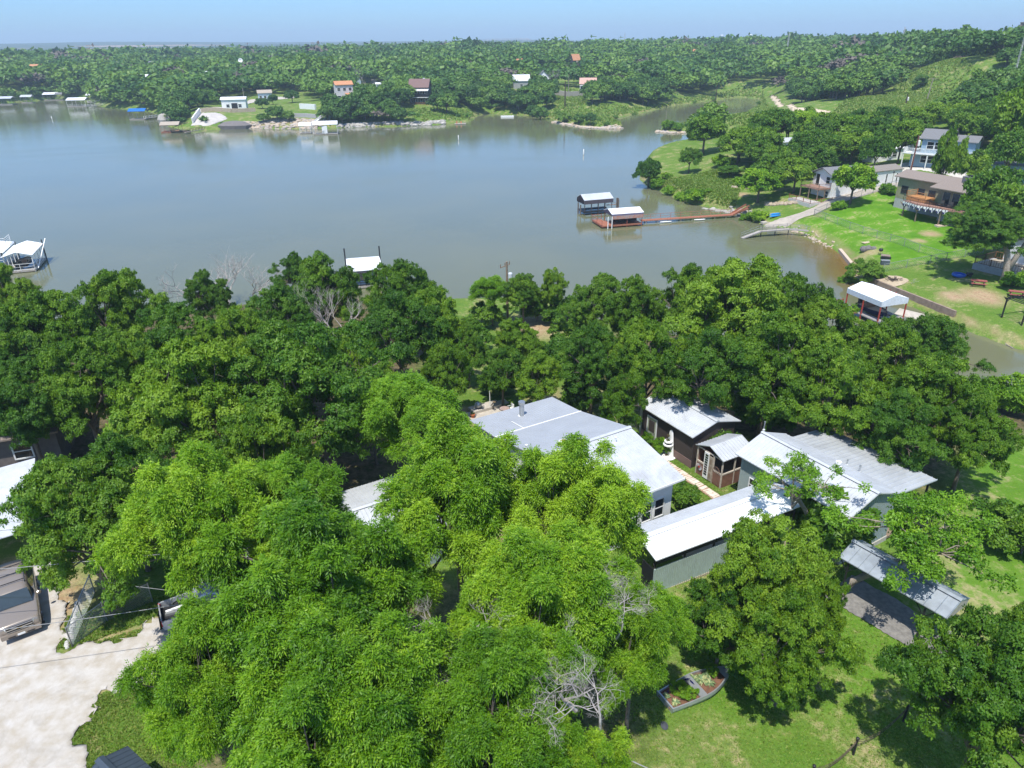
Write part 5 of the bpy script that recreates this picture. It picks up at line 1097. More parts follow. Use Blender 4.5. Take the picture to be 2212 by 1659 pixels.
b.bar(-sdv*.56+Vector((0,0,.95)),(p1-p0)-sdv*.56+Vector((0,0,.95)),.05); b.bar(-sdv*.56+Vector((0,0,.5)),(p1-p0)-sdv*.56+Vector((0,0,.5)),.04); b.build('railing',redwood,PR)
for i in range(8): 
    for s in (-.45,.45): q=(p1-p0)*((i+.4)/8)+sdv*s; b=MB(); b.cyl(q.x,q.y,-1.6,.0,.07,n=6); b.build('pile',mat('grey_piling',(.30,.25,.20),.9),PR)
b=MB(); b.bar((p1-p0)+sdv*.6+Vector((0,0,.05)),(p2-p0)+sdv*.6+Vector((0,0,.6)),.08,.3); b.bar((p1-p0)-sdv*.6+Vector((0,0,.05)),(p2-p0)-sdv*.6+Vector((0,0,.6)),.08,.3); b.build('side_board',redwood,PR)
for s,l in ((.25,'white canoe moored under the middle of the red pier'),(.62,'white canoe moored nearer shore under the red pier')):
    q=p0+(p1-p0)*s+sdv*.9; o=MB().lathe(0,0,[(.02,-.12),(.28,0),(.3,.12),(.22,.13)],12).build('canoe',white_paint,smooth=True); o.scale=(4,.8,1); o.location=(q.x,q.y,.12); o.rotation_euler=(0,0,math.atan2((p1-p0).y,(p1-p0).x)); tagp(o,l,'canoe')
# grey gangway
GW=thing('gangway',(39.97,120.85,0),'grey metal gangway bridging from the lawn down into the water','gangway'); pts=[Vector((0,0,.05)),Vector((3.37,1.2,.9)),Vector((8.53,2.18,.95)),Vector((11.5,1.0,.95))]
for a_,c_ in zip(pts,pts[1:]): b=MB(); b.bar(a_,c_,.85,.1); b.build('walkway',mat('grey_walk_boards',(.42,.38,.34),.9,var=.2),GW)
for s in (-.45,.45):
    off=Vector((-.25,.95,0)).normalized()*s; railing(GW,[tuple(p+off) for p in pts],.85,greysteel,bal=False,rails=3,pw=.04)
for x,y in ((3.4,.9),(6,1.4),(8.5,1.9)): b=MB(); b.cyl(x,y,-1.5,.9,.08,n=8); b.build('pile',black,GW)
# red post boathouse near
bp_=(44.35,81.95); RB=thing('steel_boathouse',(*bp_,0),'open boathouse with a dazzling white roof, pale blue skirt and red posts','boathouse',rad(-72))
Lb=5.6; Wb=3.9
roof_part(RB,[(-Wb/2,3.05),(0,3.65),(Wb/2,3.05)],-Lb/2,Lb/2,mat('pure_white_roof',(.86,.87,.88),.55,var=.03),th=.05,rib=.3,rh=.015)
sk=mat('pale_blue_skirt',(.52,.60,.68),.5,.1); b=MB(); b.box(-Lb/2,-Wb/2-.03,2.45,Lb/2,-Wb/2+.01,3.06); b.box(-Lb/2,Wb/2-.01,2.45,Lb/2,Wb/2+.03,3.06); b.build('side_skirt',sk,RB)
b=MB()
for x in (Lb/2,-Lb/2): b.add([(x,-Wb/2,2.45),(x,Wb/2,2.45),(x,Wb/2,3.07),(x,0,3.66),(x,-Wb/2,3.07),(x-.03,-Wb/2,2.45),(x-.03,Wb/2,2.45),(x-.03,Wb/2,3.07),(x-.03,0,3.66),(x-.03,-Wb/2,3.07)],[(0,1,2,3,4),(9,8,7,6,5)])
b.build('gable_skirt',mat('white_skirt',(.72,.76,.80),.5),RB)
for x in (-Lb/2+.1,0,Lb/2-.1):
    for y in (-Wb/2+.06,Wb/2-.06): b=MB(); b.cb(x,y,-1,.12,.12,4.05); b.build('post',redsteel,RB)
b=MB(); b.box(-Lb/2,-Wb/2,.5,Lb/2,-Wb/2+.9,.62); b.box(-Lb/2,Wb/2-.9,.5,Lb/2,Wb/2,.62); b.build('deck',mat('grey_steel_deck',(.30,.28,.27),.8),RB)
b=MB(); b.box(-Lb/2-.3,-Wb/2-1.5,.5,-Lb/2+2.2,-Wb/2,.62); b.build('side_deck',mat('salmon_deck',(.50,.24,.16),.8),RB); railing(RB,[(-Lb/2+2.2,-Wb/2-1.5,.62),(-Lb/2-.3,-Wb/2-1.5,.62),(-Lb/2-.3,-Wb/2,.62)],.95,redsteel,bal=False,rails=3,pw=.06)
boat((44.3,82.0),-72,4.2,'dark blue boat under the white roof with red posts',mat('navy_hull',(.02,.03,.07),.3),z=.7)
RG=thing('red_gangway',(48.3,85.9,0),'small bright red gangway from the seawall to the boathouse','gangway',rad(-165)); b=MB(); b.box(-.2,-.5,1.0,2.2,.5,1.08); b.build('walkway',mat('orange_red_boards',(.55,.16,.06),.7),RG)
for y in (-.5,.5): railing(RG,[(-.2,y,1.08),(2.2,y,1.08)],.85,redsteel,bal=False,pw=.05)
# seawall along the canal
sw=[gp(*p)[:2] for p in ((1868,609),(1925,629),(1988,654),(2062,684))]; b=MB()
for a_,c_ in zip(sw,sw[1:]): b.bar((a_[0],a_[1],.55),(c_[0],c_[1],.55),.28,1.5)
tagp(b.build('seawall',mat('stained_seawall',(.33,.25,.19),.9,var=.3,vs=2,grime=.4)),'low stained seawall between the canal and the right lawn','wall')
q1=at(1945,648,.1); q2_=at(1990,668,.1); b=MB(); b.add([(48.4,83.6,.5),(51.2,80.3,.5),(50.4,79.4,-.1),(47.4,82.9,-.1)],[(0,1,2,3),(3,2,1,0)]); tagp(b.build('boat_slide',concrete),'grey concrete slab sloping into the canal below the seawall','ramp')
q=at(2155,734,0); q2_=at(2188,753,0); o=MB().tube([(0,0,.05),(q2_[0]-q[0],q2_[1]-q[1],.05)],[.07,.05],6).build('floating_log',barkpale); o.location=(q[0],q[1],0); tagp(o,'pale log floating along the canal bank','log')
# boat ramp road
sheet('boat_ramp',polyw([(1648,489),(1668,492),(1757,464),(1855,426),(1930,405),(1990,392),(1990,378),(1925,388),(1826,413),(1757,449),(1659,484)]),roadm,'sloping concrete lane running down to the water','road',wob=.1,cell=.3)
sheet('upper_road',polyw([(1925,372),(1990,368),(2100,392),(2212,420),(2212,408),(2110,380),(2010,352),(1950,352)]),mat('light_road',(.55,.52,.47),.95,var=.15),'pale road passing the blue house','road',wob=.3,cell=.4)
sheet('dirt_track',polyw([(1663,208),(1672,207),(1690,226),(1720,233),(1760,236),(1792,240),(1790,248),(1755,243),(1712,240),(1680,230)]),mat('tan_track',(.62,.50,.36),.95,var=.2,vs=.5),'tan dirt track curving out of the far woods','track',wob=1.0,cell=.8,lift=.12)
tipc=[gp(*p) for p in ((1814,541),(1845,576))]; b=MB(); b.bar((tipc[0][0],tipc[0][1],.25),(tipc[1][0],tipc[1][1],.25),.5,.6); tagp(b.build('concrete_curb',mat('pink_concrete',(.60,.47,.36),.9)),'cream concrete curb at the tip of the inlet','curb')
# lawn fences
FD=[('long wire fence across the bright lawn below the shingled house',[(1758,466),(1893,514),(1984,545),(2043,563)]),('wire fence from the inlet shore to the lawn corner post',[(1907,588),(2008,569),(2043,563)]),('wire fence rising from the lawn corner to the big tree',[(2043,563),(2123,547)]),('wire fence beside the boat ramp lane',[(1758,466),(1860,425),(1935,403)])]
for l,ps_ in FD: chain_fence('chain_link_fence',[gp(*p) for p in ps_],1.15,l,gap=.34,wr=.011,span=3.4,pr=.035,m=greysteel)
# picnic tables
def picnic(q,deg,label):
    t=thing('picnic_table',q,label,'picnic table',rad(deg),'red picnic tables on the lawn'); m=mat('red_table_paint',(.33,.10,.08),.7,var=.2)
    b=MB(); b.box(-.9,-.36,.66,.9,.36,.72); b.build('table_top',m,t)
    for s in (-1,1): b=MB(); b.box(-.9,s*.62-.13,.38,.9,s*.62+.13,.43); b.build('bench',m,t)
    for x in (-.65,.65):
        for s in (-1,1): b=MB(); b.bar((x,s*.55,0),(x,s*.2,.66),.08,.05); b.build('leg',m,t)
        b=MB(); b.bar((x,-.7,.36),(x,.7,.36),.06); b.build('cross_brace',m,t)
    return t
picnic(gp(2112,617),-25,'red picnic table beside the forked tree trunk'); picnic(gp(2195,641),-25,'red picnic table near the black pergola')
# pergola
PG=thing('pergola',(57.35,76.1,hh(57.35,76.1)),'black steel pergola with open roof slats at the right frame edge','pergola',rad(15))
for x,y in ((0,0),(3.2,.3),(0.1,-2.2),(3.3,-1.9)):
    pass
for x in (0,3.4):
    for y in (-1.2,1.4): b=MB(); b.cb(x,y,-.2,.13,.13,2.55); b.bar((x,y,1.9),(x+(.4 if x==0 else -.4),y,2.3),.07); b.build('post',black,PG)
b=MB()
for y in (-1.2,1.4): b.bar((-.3,y,2.36),(3.7,y,2.36),.1,.14)
b.build('beam',black,PG)
for i in range(9): b=MB(); b.bar((-.2+i*.47,-1.5,2.47),(-.2+i*.47,1.7,2.47),.06,.08); b.build('slat',black,PG)
# blue pool, fire ring, brush, kayaks and yard bits
q=gp(2070,597); t=thing('kiddie_pool',q,'crumpled blue wading pool on the lawn in tree shade','pool',.3); b=MB(); b.lathe(0,0,[(.75,0),(.85,.15),(.82,.4),(.74,.4),(.7,.12),(.1,.1)],18); o=b.build('pool_shell',mat('blue_plastic',(.015,.12,.55),.35),t,smooth=True); o.scale=(1.25,.8,1); o.rotation_euler=(.1,.12,0); b=MB(); b.add([(-.5,-.3,.12),(.4,-.4,.2),(.6,.3,.14),(-.3,.4,.22)],[(0,1,2,3)]); b.build('folded_liner',mat('white_fold',(.3,.45,.75),.4),t)
q=gp(2093,598); t=thing('garden_cart',q,'dark garden cart right behind the blue wading pool','cart'); b=MB(); b.cb(0,0,.3,.7,.45,.25); b.build('tray',black,t)
for s in (-1,1): b=MB(); b.tube([(0,s*.26,.18),(0,s*.3,.18)],.18,12); b.build('wheel',tyre,t)
q=gp(1927,606); sheet('fire_circle',[(q[0]+2.0*math.cos(a),q[1]+1.9*math.sin(a)) for a in np.linspace(0,6.2,14)],mat('ash_sand',(.50,.40,.27),.95,var=.3),'sandy circle around the fire pit','ground patch',wob=.15,cell=.2)
g=random.Random(3); b=MB()
for i in range(60): a=g.uniform(0,6.28); r=g.uniform(0,.8); b.tube([(r*math.cos(a),r*math.sin(a),.05),(r*math.cos(a)+g.uniform(-.6,.6),r*math.sin(a)+g.uniform(-.6,.6),g.uniform(.1,.5))],.03,4)
o=b.build('burnt_log_pile',mat('charred_wood',(.07,.055,.045),.9)); o.location=q; tagp(o,'pile of charred branches in the sandy fire circle','fire pit')
q=gp(1969,613); place_bare('X2',q[0],q[1],.42,'grey pile of cut twigs beside the fire circle',z=q[2]-.2,cat='brush pile')
q=gp(1872,541); 
for i,(dx,dy,r,l) in enumerate([(-.5,0,.55,'left grey boulder of the heap on the inlet lawn'),(.3,.2,.6,'largest grey boulder of the heap on the inlet lawn'),(.9,-.3,.45,'right grey boulder of the heap on the inlet lawn')]):
    b=MB(); b.lathe(0,0,[(r*.8,-.1),(r,.2),(r*.75,.55),(r*.3,.7)],7); o=b.build('boulder',mat('grey_boulder',(.20,.19,.18),.95,var=.4,vs=3)); o.location=(q[0]+dx,q[1]+dy,q[2]); o.rotation_euler=(g.uniform(-.2,.2),g.uniform(-.2,.2),g.uniform(0,6)); tagp(o,l,'boulder','grey boulders heaped on the inlet lawn')
q=gp(1912,557); t=thing('wood_pallet_stack',q,'bleached pallet propped on dark timber near the wire fence','pallet',-.5); b=MB(); 
for i in range(5): b.box(-.6,-.45+i*.22,.35,.6,-.33+i*.22,.4)
b.box(-.6,-.5,.28,-.5,.6,.35); b.box(.5,-.5,.28,.6,.6,.35); b.build('pallet_boards',mat('bleached_board',(.35,.27,.22),.9),t); b=MB(); b.cb(.1,-.4,0,1.3,.5,.28,.2); b.build('dark_timber',black,t)
q=gp(1901,550); t=thing('charcoal_grill',q,'small black charcoal grill beside the bleached pallet','grill'); b=MB(); b.lathe(0,0,[(.05,.45),(.28,.6),(.3,.75),(.2,.92),(.03,.95)],14); b.build('kettle',black,t)
for k in range(3): b=MB(); b.bar((.15*math.cos(2.1*k),.15*math.sin(2.1*k),.5),(.35*math.cos(2.1*k),.35*math.sin(2.1*k),0),.03); b.build('leg',black,t)
q=gp(1911,571); t=thing('storage_chest',q,'dark slatted storage chest nearest the inlet shrub','chest',-.2); b=MB(); b.cb(0,0,0,1.1,.6,.55); b.build('box',mat('dark_teal_box',(.08,.10,.12),.6),t); b=MB(); b.cb(0,0,.55,1.16,.66,.07); b.build('lid',greysteel,t)
q=gp(1873,524); b=MB()
for i in range(4): b.cb(-.6+i*.42,-.2+i*.16,.0,.34,.75,.07,.3)
o=b.build('stepping_stones',mat('cream_paver',(.62,.50,.33),.9)); o.location=q; tagp(o,'four cream pavers laid out on the inlet lawn','pavers')
q=gp(1889,591); t=thing('lawn_ornament',q,'small white swan shaped ornament at the shrub by the inlet','ornament'); b=MB(); b.lathe(0,0,[(.05,0),(.2,.08),(.22,.2),(.08,.3)],10); b.build('body',white_paint,t); b=MB(); b.tube([(.15,0,.2),(.3,0,.4),(.26,0,.55),(.36,0,.56)],.035,6); b.build('neck',white_paint,t)
for dx,l in ((0,'blue kayak nearest the water by the boat ramp'),(.8,'blue kayak on the landward side of its twin')):
    q=gp(1674+dx*0,469-dx*5); b=MB(); b.lathe(0,0,[(.03,-.1),(.3,0),(.33,.12),(.2,.24),(.05,.25)],14); o=b.build('kayak',mat('sky_blue_plastic',(.03,.25,.62),.35),smooth=True); o.scale=(4.2,.85,1); o.location=(q[0],q[1],q[2]+.15); o.rotation_euler=(0,0,rad(25)); tagp(o,l,'kayak','blue kayaks beside the boat ramp')
q=gp(1654,480); b=MB(); b.cb(0,0,-.3,1.6,.9,.4,.2); o=b.build('concrete_pad',concrete); o.location=q; tagp(o,'small pale concrete pad below the blue kayaks','pad')
# forked big tree at the right
q=gp(2166,612); FT=thing('big_forked_tree',(q[0],q[1],q[2]),'big tree with a pale forked trunk leaning over the timber deck','tree',0); b=MB(); b.tube([(0,0,-.4),(.05,0,1.6),(-.3,.4,4),(-1.2,1.2,6.5)],[.55,.45,.32,.18],9); b.tube([(.05,0,1.5),(1.0,.1,4),(2.4,.3,7)],[.4,.3,.18],8); b.tube([(-.3,.4,4),(.3,1.5,6.5)],[.25,.12],7); b.build('trunk',barkpale,FT,smooth=True)
for i,(x,y,z,s_) in enumerate([(-3.4,1.2,1.4,1.05),(-2.0,3.2,3.0,.95),(1.5,1.6,3.4,.8)]):
    k=bpy.data.objects.new('crown',PROTO['D%d'%i][1]); COL.objects.link(k); k.parent=FT; k.location=(x,y,z); k.scale=(s_,)*3; k.rotation_euler=(0,0,i*2)
# timber deck on the retaining wall
DK=thing('terrace_deck',(63.18,94.24,0),'timber railed terrace above a grey block retaining wall','deck',rad(-61)); zb=1.2
b=MB(); b.box(0,0,zb-.8,10,.35,3.0); b.box(0,.35,zb-.8,.35,5,3.0); b.build('retaining_wall',block,DK); b=MB(); b.box(.35,.35,2.6,10,5,2.95); b.build('terrace_floor',mat('tan_gravel',(.42,.36,.27),.95),DK)
railing(DK,[(0.1,5,3.0),(.1,.15,3.0),(6.2,.15,3.0)],.9,mat('dark_cedar',(.12,.07,.045),.8),gap=.3,name='dark_railing'); railing(DK,[(6.2,.15,3.0),(10,.15,3.0)],.9,orangewood,gap=.3,name='orange_railing'); railing(DK,[(.1,5,3.0),(6,5,3.0)],.9,orangewood,gap=.3,name='rear_railing')
cq=(72.5,95); CT=thing('lakeside_cottage',(*cq,hh(*cq)),'white walled cottage with a grey roof at the right frame edge','house',rad(25)); roof_part(CT,[(-2.8,2.8),(0,3.7),(2.8,2.8)],-4,4,greysh,rib=0,th=.12); wall_part(CT,[(-2.5,-1),(2.5,-1),(2.5,2.8),(0,3.6),(-2.5,2.8)],-3.7,3.7,white_paint); 
for x in (-2.4,0,2.4): window(CT,'y-',-2.5,x,.9,1.1,1.2)
# brown shingled house
kb=mat('khaki_siding',(.28,.27,.17),.8,var=.1,vs=3); BH=thing('shingled_house',(71.0,120.6,0),'low brown shingled house with a grey stone chimney above the bright lawn','house',rad(-64))
# rear wing runs along local x
roof_part(BH,[(-1.2,9.1),(1.6,9.95),(5.6,9.2)],-7,8.2,shingle,rib=0,th=.14,name='rear_roof')
wall_part(BH,[(-.7,5.6),(5.2,5.6),(5.2,9.15),(1.6,9.85),(-.7,9.2)],-6.4,7.8,kb,battens=.4,name='rear_wall')
b=MB(); b.box(-6.4,-.68,3.0,7.8,5.2,5.62); b.build('foundation',block,BH)
roof_part(BH,[(-4.4,8.9),(-1.1,9.72),(.6,9.3)],2.0,9.2,shingle,rib=0,th=.14,name='front_roof')
b=MB(); b.strip([(2.0,9.1),(4.4,9.75),(8.2,8.85)],-4.3,2.5,.14,ax='y'); 
wall_part(BH,[(-2.4,3.0),(-.68,3.0),(-.68,9.2),(-2.4,9.3)],3.2,8.6,kb,name='front_wall')
b=MB(); b.box(3.2,-2.42,2.6,8.6,-.7,5.9); b.build('block_basement',block,BH)
b=MB(); b.cb(5.4,.2,9.0,2.0,1.1,1.7); ch=b.build('chimney',mat('slate_grey_stone',(.14,.145,.155),.9,var=.2,vs=4),BH); b=MB(); b.cb(5.4,.2,10.7,.7,.4,.25); b.build('chimney_cap',black,ch)
for x in (-4.9,-1.8,.2): window(BH,'y-',-.7,x,6.6,1.1,1.1,trimd,glass)
for x in (3.9,5.5,7.1): window(BH,'y-',-2.4,x,6.2,1.2,2.1,mat('tan_frame',(.45,.38,.30),.7),glass,hbar=False,name='patio_window')
door(BH,'y-',-2.44,7.8,3.2,.95,2.1,white_paint)
b=MB(); b.add([(1.4,-5.6,5.95),(8.8,-4.6,5.95),(9.2,-2.4,5.95),(1.0,-2.4,5.95),(-1.8,-2.4,5.95),(-2.2,-4.3,5.95)]+[(1.4,-5.6,6.13),(8.8,-4.6,6.13),(9.2,-2.4,6.13),(1.0,-2.4,6.13),(-1.8,-2.4,6.13),(-2.2,-4.3,6.13)],[(5,4,3,2,1,0),(6,7,8,9,10,11),(0,1,7,6),(1,2,8,7),(2,3,9,8),(3,4,10,9),(4,5,11,10),(5,0,6,11)]); b.build('deck',mat('rosy_deck',(.33,.19,.14),.85,var=.2,vs=4),BH)
railing(BH,[(-2.2,-4.3,6.13),(1.4,-5.6,6.13),(8.8,-4.6,6.13)],.9,black,gap=.35,bw=.018,pw=.04,name='wire_railing')
b=MB(); b.box(-2.4,-3.4,6.2,1.0,-.8,6.75); b.build('cedar_deck',orangewood,BH); railing(BH,[(-2.4,-.8,6.75),(-2.4,-3.4,6.75),(1.0,-3.4,6.75)],.9,orangewood,bal=False,rails=4,name='cedar_railing')
b=MB()
for i in range(6): b.box(1.0+i*.28,-3.4,6.15,1.28+i*.28,-2.3,6.75-i*.1)
b.build('cedar_steps',orangewood,BH)
for x,y,zb in ((-1.9,-4.1,3.0),(1.4,-5.3,2.4),(5.2,-4.9,2.4),(8.6,-4.4,2.4)):
    b=MB(); b.cb(x,y,zb-.3,.16,.16,6.0-zb+.3); b.bar((x,y,5.1),(x+.8,y+.1,5.9),.1); b.bar((x,y,5.1),(x-.8,y-.1,5.9),.1); b.build('deck_post',wood,BH)
lbh=LB((71.0,120.6),-64)
def scallops():
    b=MB(); a=Vector((-2.2,-4.36,6.1)); c_=Vector((1.4,-5.68,6.1)); e=Vector((6.4,-5.0,6.1)); n=0
    for p_,q_,k in ((a,c_,3),(c_,e,5)):
        for i in range(k):
            s_=p_.lerp(q_,i/k); t_=p_.lerp(q_,(i+1)/k); V=[];m_=8
            for j in range(m_+1):
                r=s_.lerp(t_,j/m_); dpt=.75*math.sin(math.pi*j/m_)**.6; V+=[tuple(r),tuple(r-Vector((0,.02,dpt*.55))),tuple(r-Vector((0,.03,dpt)))]
            n=len(b.v); b.v+=V
            for j in range(m_):
                for k2 in range(2): b.f.append((n+3*j+k2,n+3*j+k2+1,n+3*j+4+k2,n+3*j+3+k2)); b.m.append(k2 if (j%4) else 1-k2)
    return b
bt=thing('bunting',(71.0,120.6,0),'white and navy scalloped bunting hung along the deck edge','bunting',rad(-64)); o=scallops().build('fabric',[white_paint,mat('navy_fabric',(.03,.03,.12),.8)],bt)
for x,y,l in ((3.8,-3.2,'wicker chair at the left patio window'),(5.3,-3.2,'wicker chair under the middle patio window'),(7.0,-3.1,'wicker chair at the right patio window')):
    q=lbh(x,y); t=thing('deck_chair',(q[0],q[1],6.13),l,'chair',rad(-64),'wicker chairs on the shaded deck'); mm=mat('tan_wicker',(.35,.28,.20),.9); b=MB(); b.cb(0,0,.25,.6,.6,.15); b.build('seat',mm,t); b=MB(); b.cb(0,.28,.4,.6,.08,.5); b.build('backrest',mm,t)
q=gp(2020,470); t=thing('red_kayak_rack',(q[0]+1.2,q[1]+2.5,q[2]),'dim red kayak stored in the shade under the deck','kayak'); b=MB(); b.lathe(0,0,[(.03,0),(.3,.1),(.3,.25),(.05,.3)],12); o=b.build('hull',redsteel,t); o.scale=(4,1,1)
q=gp(2042,487); b=MB(); b.cb(0,0,-.2,3.2,.9,.3,.1); o=b.build('paver_strip',mat('pink_concrete',(.60,.47,.36),.9)); o.location=q; tagp(o,'cream paver strip at the basement door','pavers')
q=gp(1925,402); t=thing('lamp_post',(q[0],q[1],q[2]),'brown lamp post beside the boat ramp lane','lamp post'); b=MB(); b.cyl(0,0,0,2.4,.05,n=8); b.build('pole',wood,t); b=MB(); b.lathe(0,0,[(.05,2.4),(.14,2.45),(.14,2.7),(.04,2.8)],8); b.build('lantern',black,t)
# blue two storey house
bs=mat('sky_blue_siding',(.27,.38,.47),.75,var=.08,vs=3); zb=hh(86,146); BL=thing('blue_house',(87.0,148.0,zb),'two storey sky blue house wrapped by a white railed balcony','house',rad(-42))
wall_part(BL,[(-3,-.8),(3,-.8),(3,2.75),(-3,2.75)],-5,5.6,bs,name='lower_wall'); wall_part(BL,[(-2.4,2.75),(3,2.75),(3,5.3),(-2.4,5.3)],-3.6,1.2,bs,name='upper_wall'); wall_part(BL,[(-1.0,2.75),(3,2.75),(3,5.0),(-1,5.0)],1.2,5.6,bs,name='side_wall')
roof_part(BL,[(-2.9,5.3),(.3,6.9),(3.4,5.3)],-4.2,1.7,greysh,rib=0,th=.12); roof_part(BL,[(-1.5,5.0),(1,6.0),(3.4,5.0)],1.75,6,greysh,rib=0,th=.12,name='side_roof')
for x in (-2.5,-1.2): window(BL,'y-',-3,x,.9,1.15,1.3,trimw,glass)
window(BL,'y-',-3,3.6,.9,.9,1.3); window(BL,'y-',-3,4.9,.9,.8,1.2)
for x in (-2.0,-.6): window(BL,'y-',-2.4,x,3.5,1.15,1.3)
b=MB(); b.box(-6.3,-4.4,2.55,5.9,-3.0,2.7); b.box(-6.3,-3.0,2.55,-5.02,3,2.7); b.build('balcony_floor',white_paint,BL); railing(BL,[(-6.2,3,2.7),(-6.2,-4.3,2.7),(5.8,-4.3,2.7)],.95,white_paint,gap=.22,bw=.07,name='balcony_railing')
for x in (-6.1,-4.2,-1.7,1.0,3.4,5.6): b=MB(); b.cb(x,-4.25,-.9,.16,.16,3.5); b.build('balcony_post',white_paint,BL)
b=MB(); b.box(-5.0,-3.03,-.8,5.62,-2.995,0); b.build('dark_skirting',black,BL)
t=thing('utility_pole',(79.5,144.7,hh(79.5,144.7)-.2),'reddish utility pole with grey transformer in front of the blue house','utility pole'); b=MB(); b.tube([(0,0,-.5),(0,-.2,7.6)],[.17,.12],8); b.build('pole',mat('red_brown_pole',(.20,.08,.06),.9),t); b=MB(); b.lathe(.45,0,[(.2,5.6),(.24,5.7),(.24,6.6),(.15,6.75)],10); b.build('transformer',white_paint,t)
b=MB(); b.bar((-.3,0,5.1),(.9,0,5.3),.1); b.bar((.1,0,7.4),(.5,0,7.4),.08); b.build('crossarm',white_paint,t)
# mobile home
zb=hh(71,142)-.1; MH=thing('mobile_home',(71.4,140.9,zb),'long white mobile home with tall narrow windows and a tan roof','mobile home',rad(24)); roof_part(MH,[(-2.2,2.7),(0,3.35),(2.2,2.7)],-5.4,4.0,mat('tan_shingle',(.25,.22,.19),.95,var=.2,vs=9),rib=0,th=.12); wall_part(MH,[(-2.0,-1.6),(2.0,-1.6),(2.0,2.75),(0,3.3),(-2.0,2.75)],-5.2,3.8,white_paint)
for x in (-.2,2.6): window(MH,'y-',-2.0,x,.5,.35,1.6)
for x in (-3.9,-3.5): window(MH,'y-',-2.0,x,1.7,.25,.4)
# white house with decks
zb=3.2; WHs=thing('white_deck_house',(60.2,138.2,zb),'white two level house with a wooden balcony over a pale retaining wall','house',rad(18)); wall_part(WHs,[(-2.6,-1),(2.6,-1),(2.6,4.6),(0,5.6),(-2.6,4.6)],-.8,5.6,white_paint); roof_part(WHs,[(-3,4.45),(0,5.65),(3,4.45)],-1.3,6,greysh,rib=0,th=.12)
window(WHs,'x-',-.8,-1.5,3.0,.9,1.2); door(WHs,'x-',-.8,1.2,2.4,.9,2.0,black,trimw); window(WHs,'x-',-.8,-1.6,.6,.9,1.0)
b=MB(); b.box(-3.6,-2.6,2.15,-.82,2.6,2.32); b.build('balcony_floor',mat('rosy_deck',(.33,.19,.14),.85),WHs); railing(WHs,[(-.85,-2.5,2.32),(-3.5,-2.5,2.32),(-3.5,2.5,2.32)],.9,wood,gap=.3)
for x,y in ((-3.5,-2.4),(-3.5,0),(-3.5,2.4),(-2,-2.5)): b=MB(); b.cb(x,y,-1.2,.13,.13,3.4); b.build('balcony_post',wood,WHs)
b=MB(); b.box(-6.2,-4.0,-2.2,-1.2,2.2,.1); b.build('retaining_wall',mat('pale_plaster_wall',(.55,.53,.50),.9,grime=.3),WHs); railing(WHs,[(-1.3,-3.9,.1),(-6.1,-3.9,.1),(-6.1,2.1,.1)],.75,redwood,gap=.3,name='lower_railing')
# retaining walls, sheds and hidden roofs in the middle woods
for px,py,z,deg,l,rm in [(1690,338,3.6,20,'grey metal roof of a cottage under the middle trees',white_metal),(1710,362,3.4,30,'slatted brown pergola roof under the middle trees',wood),(1905,330,7,10,'pale shed left of the blue house',white_paint),(2185,342,9,-40,'turquoise sided house at the right frame edge',greysh)]:
    q=at(px,py+12,z); t=thing('cottage',(q[0],q[1],hh(q[0],q[1])),l,'house',rad(deg)); roof_part(t,[(-2.4,2.6),(0,3.3),(2.4,2.6)],-3.5,3.5,rm,rib=.5 if rm is white_metal else 0,th=.1); wall_part(t,[(-2.1,-1),(2.1,-1),(2.1,2.6),(0,3.2),(-2.1,2.6)],-3.2,3.2,white_paint if 'turq' not in l else bs); window(t,'y-',-2.1,-1,.9,1,1.1); window(t,'y-',-2.1,1.3,.9,1,1.1)
for px,py,n,l in [(1625,408,9,'dry stone retaining wall on the slope above the red pier'),(1690,442,7,'heap of tumbled stones left of the pale retaining wall')]:
    q=gp(px,py); b=MB(); g=random.Random(px)
    for i in range(n*4): r=g.uniform(.2,.45); x=(i/(n*4)-.5)*n*.8; y=g.uniform(-.3,.3)-x*.5; z=hh(q[0]+x,q[1]+y)-q[2]; b.lathe(x,y,[(r*.8,z-.2),(r,z+.15),(r*.5,z+.5)],6)
    o=b.build('stone_wall',stone); o.location=q; tagp(o,l,'stone wall',kind='stuff')
# poles around the creek
def pole(px,py,toppx,toppy,zb,r,label,cross=False,can=False,lean=0,m=None):
    q=gp(px,py) if zb is None else at(px,py,zb); f=q[1]*math.cos(PITCH)-(q[2]-CZ)*math.sin(PITCH)
    h=(py-toppy)*f/F/.97; g_=hh(q[0],q[1]); t=thing('utility_pole',(q[0],q[1],g_),label,'utility pole'); h=h+(q[2]-g_); b=MB(); b.tube([(0,0,-.6),(lean*h,0,h)],[r,r*.7],7); b.build('pole',m or wood,t)
    if cross: b=MB(); b.bar((lean*h-1.3,0,h-.3),(lean*h+1.3,0,h-.3),.14); b.build('crossarm',m or wood,t)
    if can: b=MB(); b.lathe(lean*h+.45,0,[(.22,h-2.2),(.25,h-2.1),(.25,h-1.2),(.15,h-1.0)],9); b.build('transformer',white_paint,t)
    return t
pole(1540,262,0,193,.8,.22,'tall dark leaning pole standing in front of the creek',lean=.02,m=mat('dark_pole',(.07,.05,.04),.9))
pole(1220,243,0,183,1.2,.30,'tall black light pole on the rocky spit',m=mat('dark_pole',(.07,.05,.04),.9))
pole(1437,279,0,243,.8,.10,'thin pale crooked pole on the small rocky point',m=barkpale)
pole(1952,246,0,207,7,.26,'dark utility pole with a white can beside the meadow',can=True,m=mat('dark_pole',(.07,.05,.04),.9))
pole(1976,258,0,228,7,.16,'short tan pole in the scrub right of the meadow pole',m=barkpale)
pole(2003,212,0,173,11,.2,'tan utility pole with a crossarm in the meadow',cross=True,lean=.08,m=barkpale)
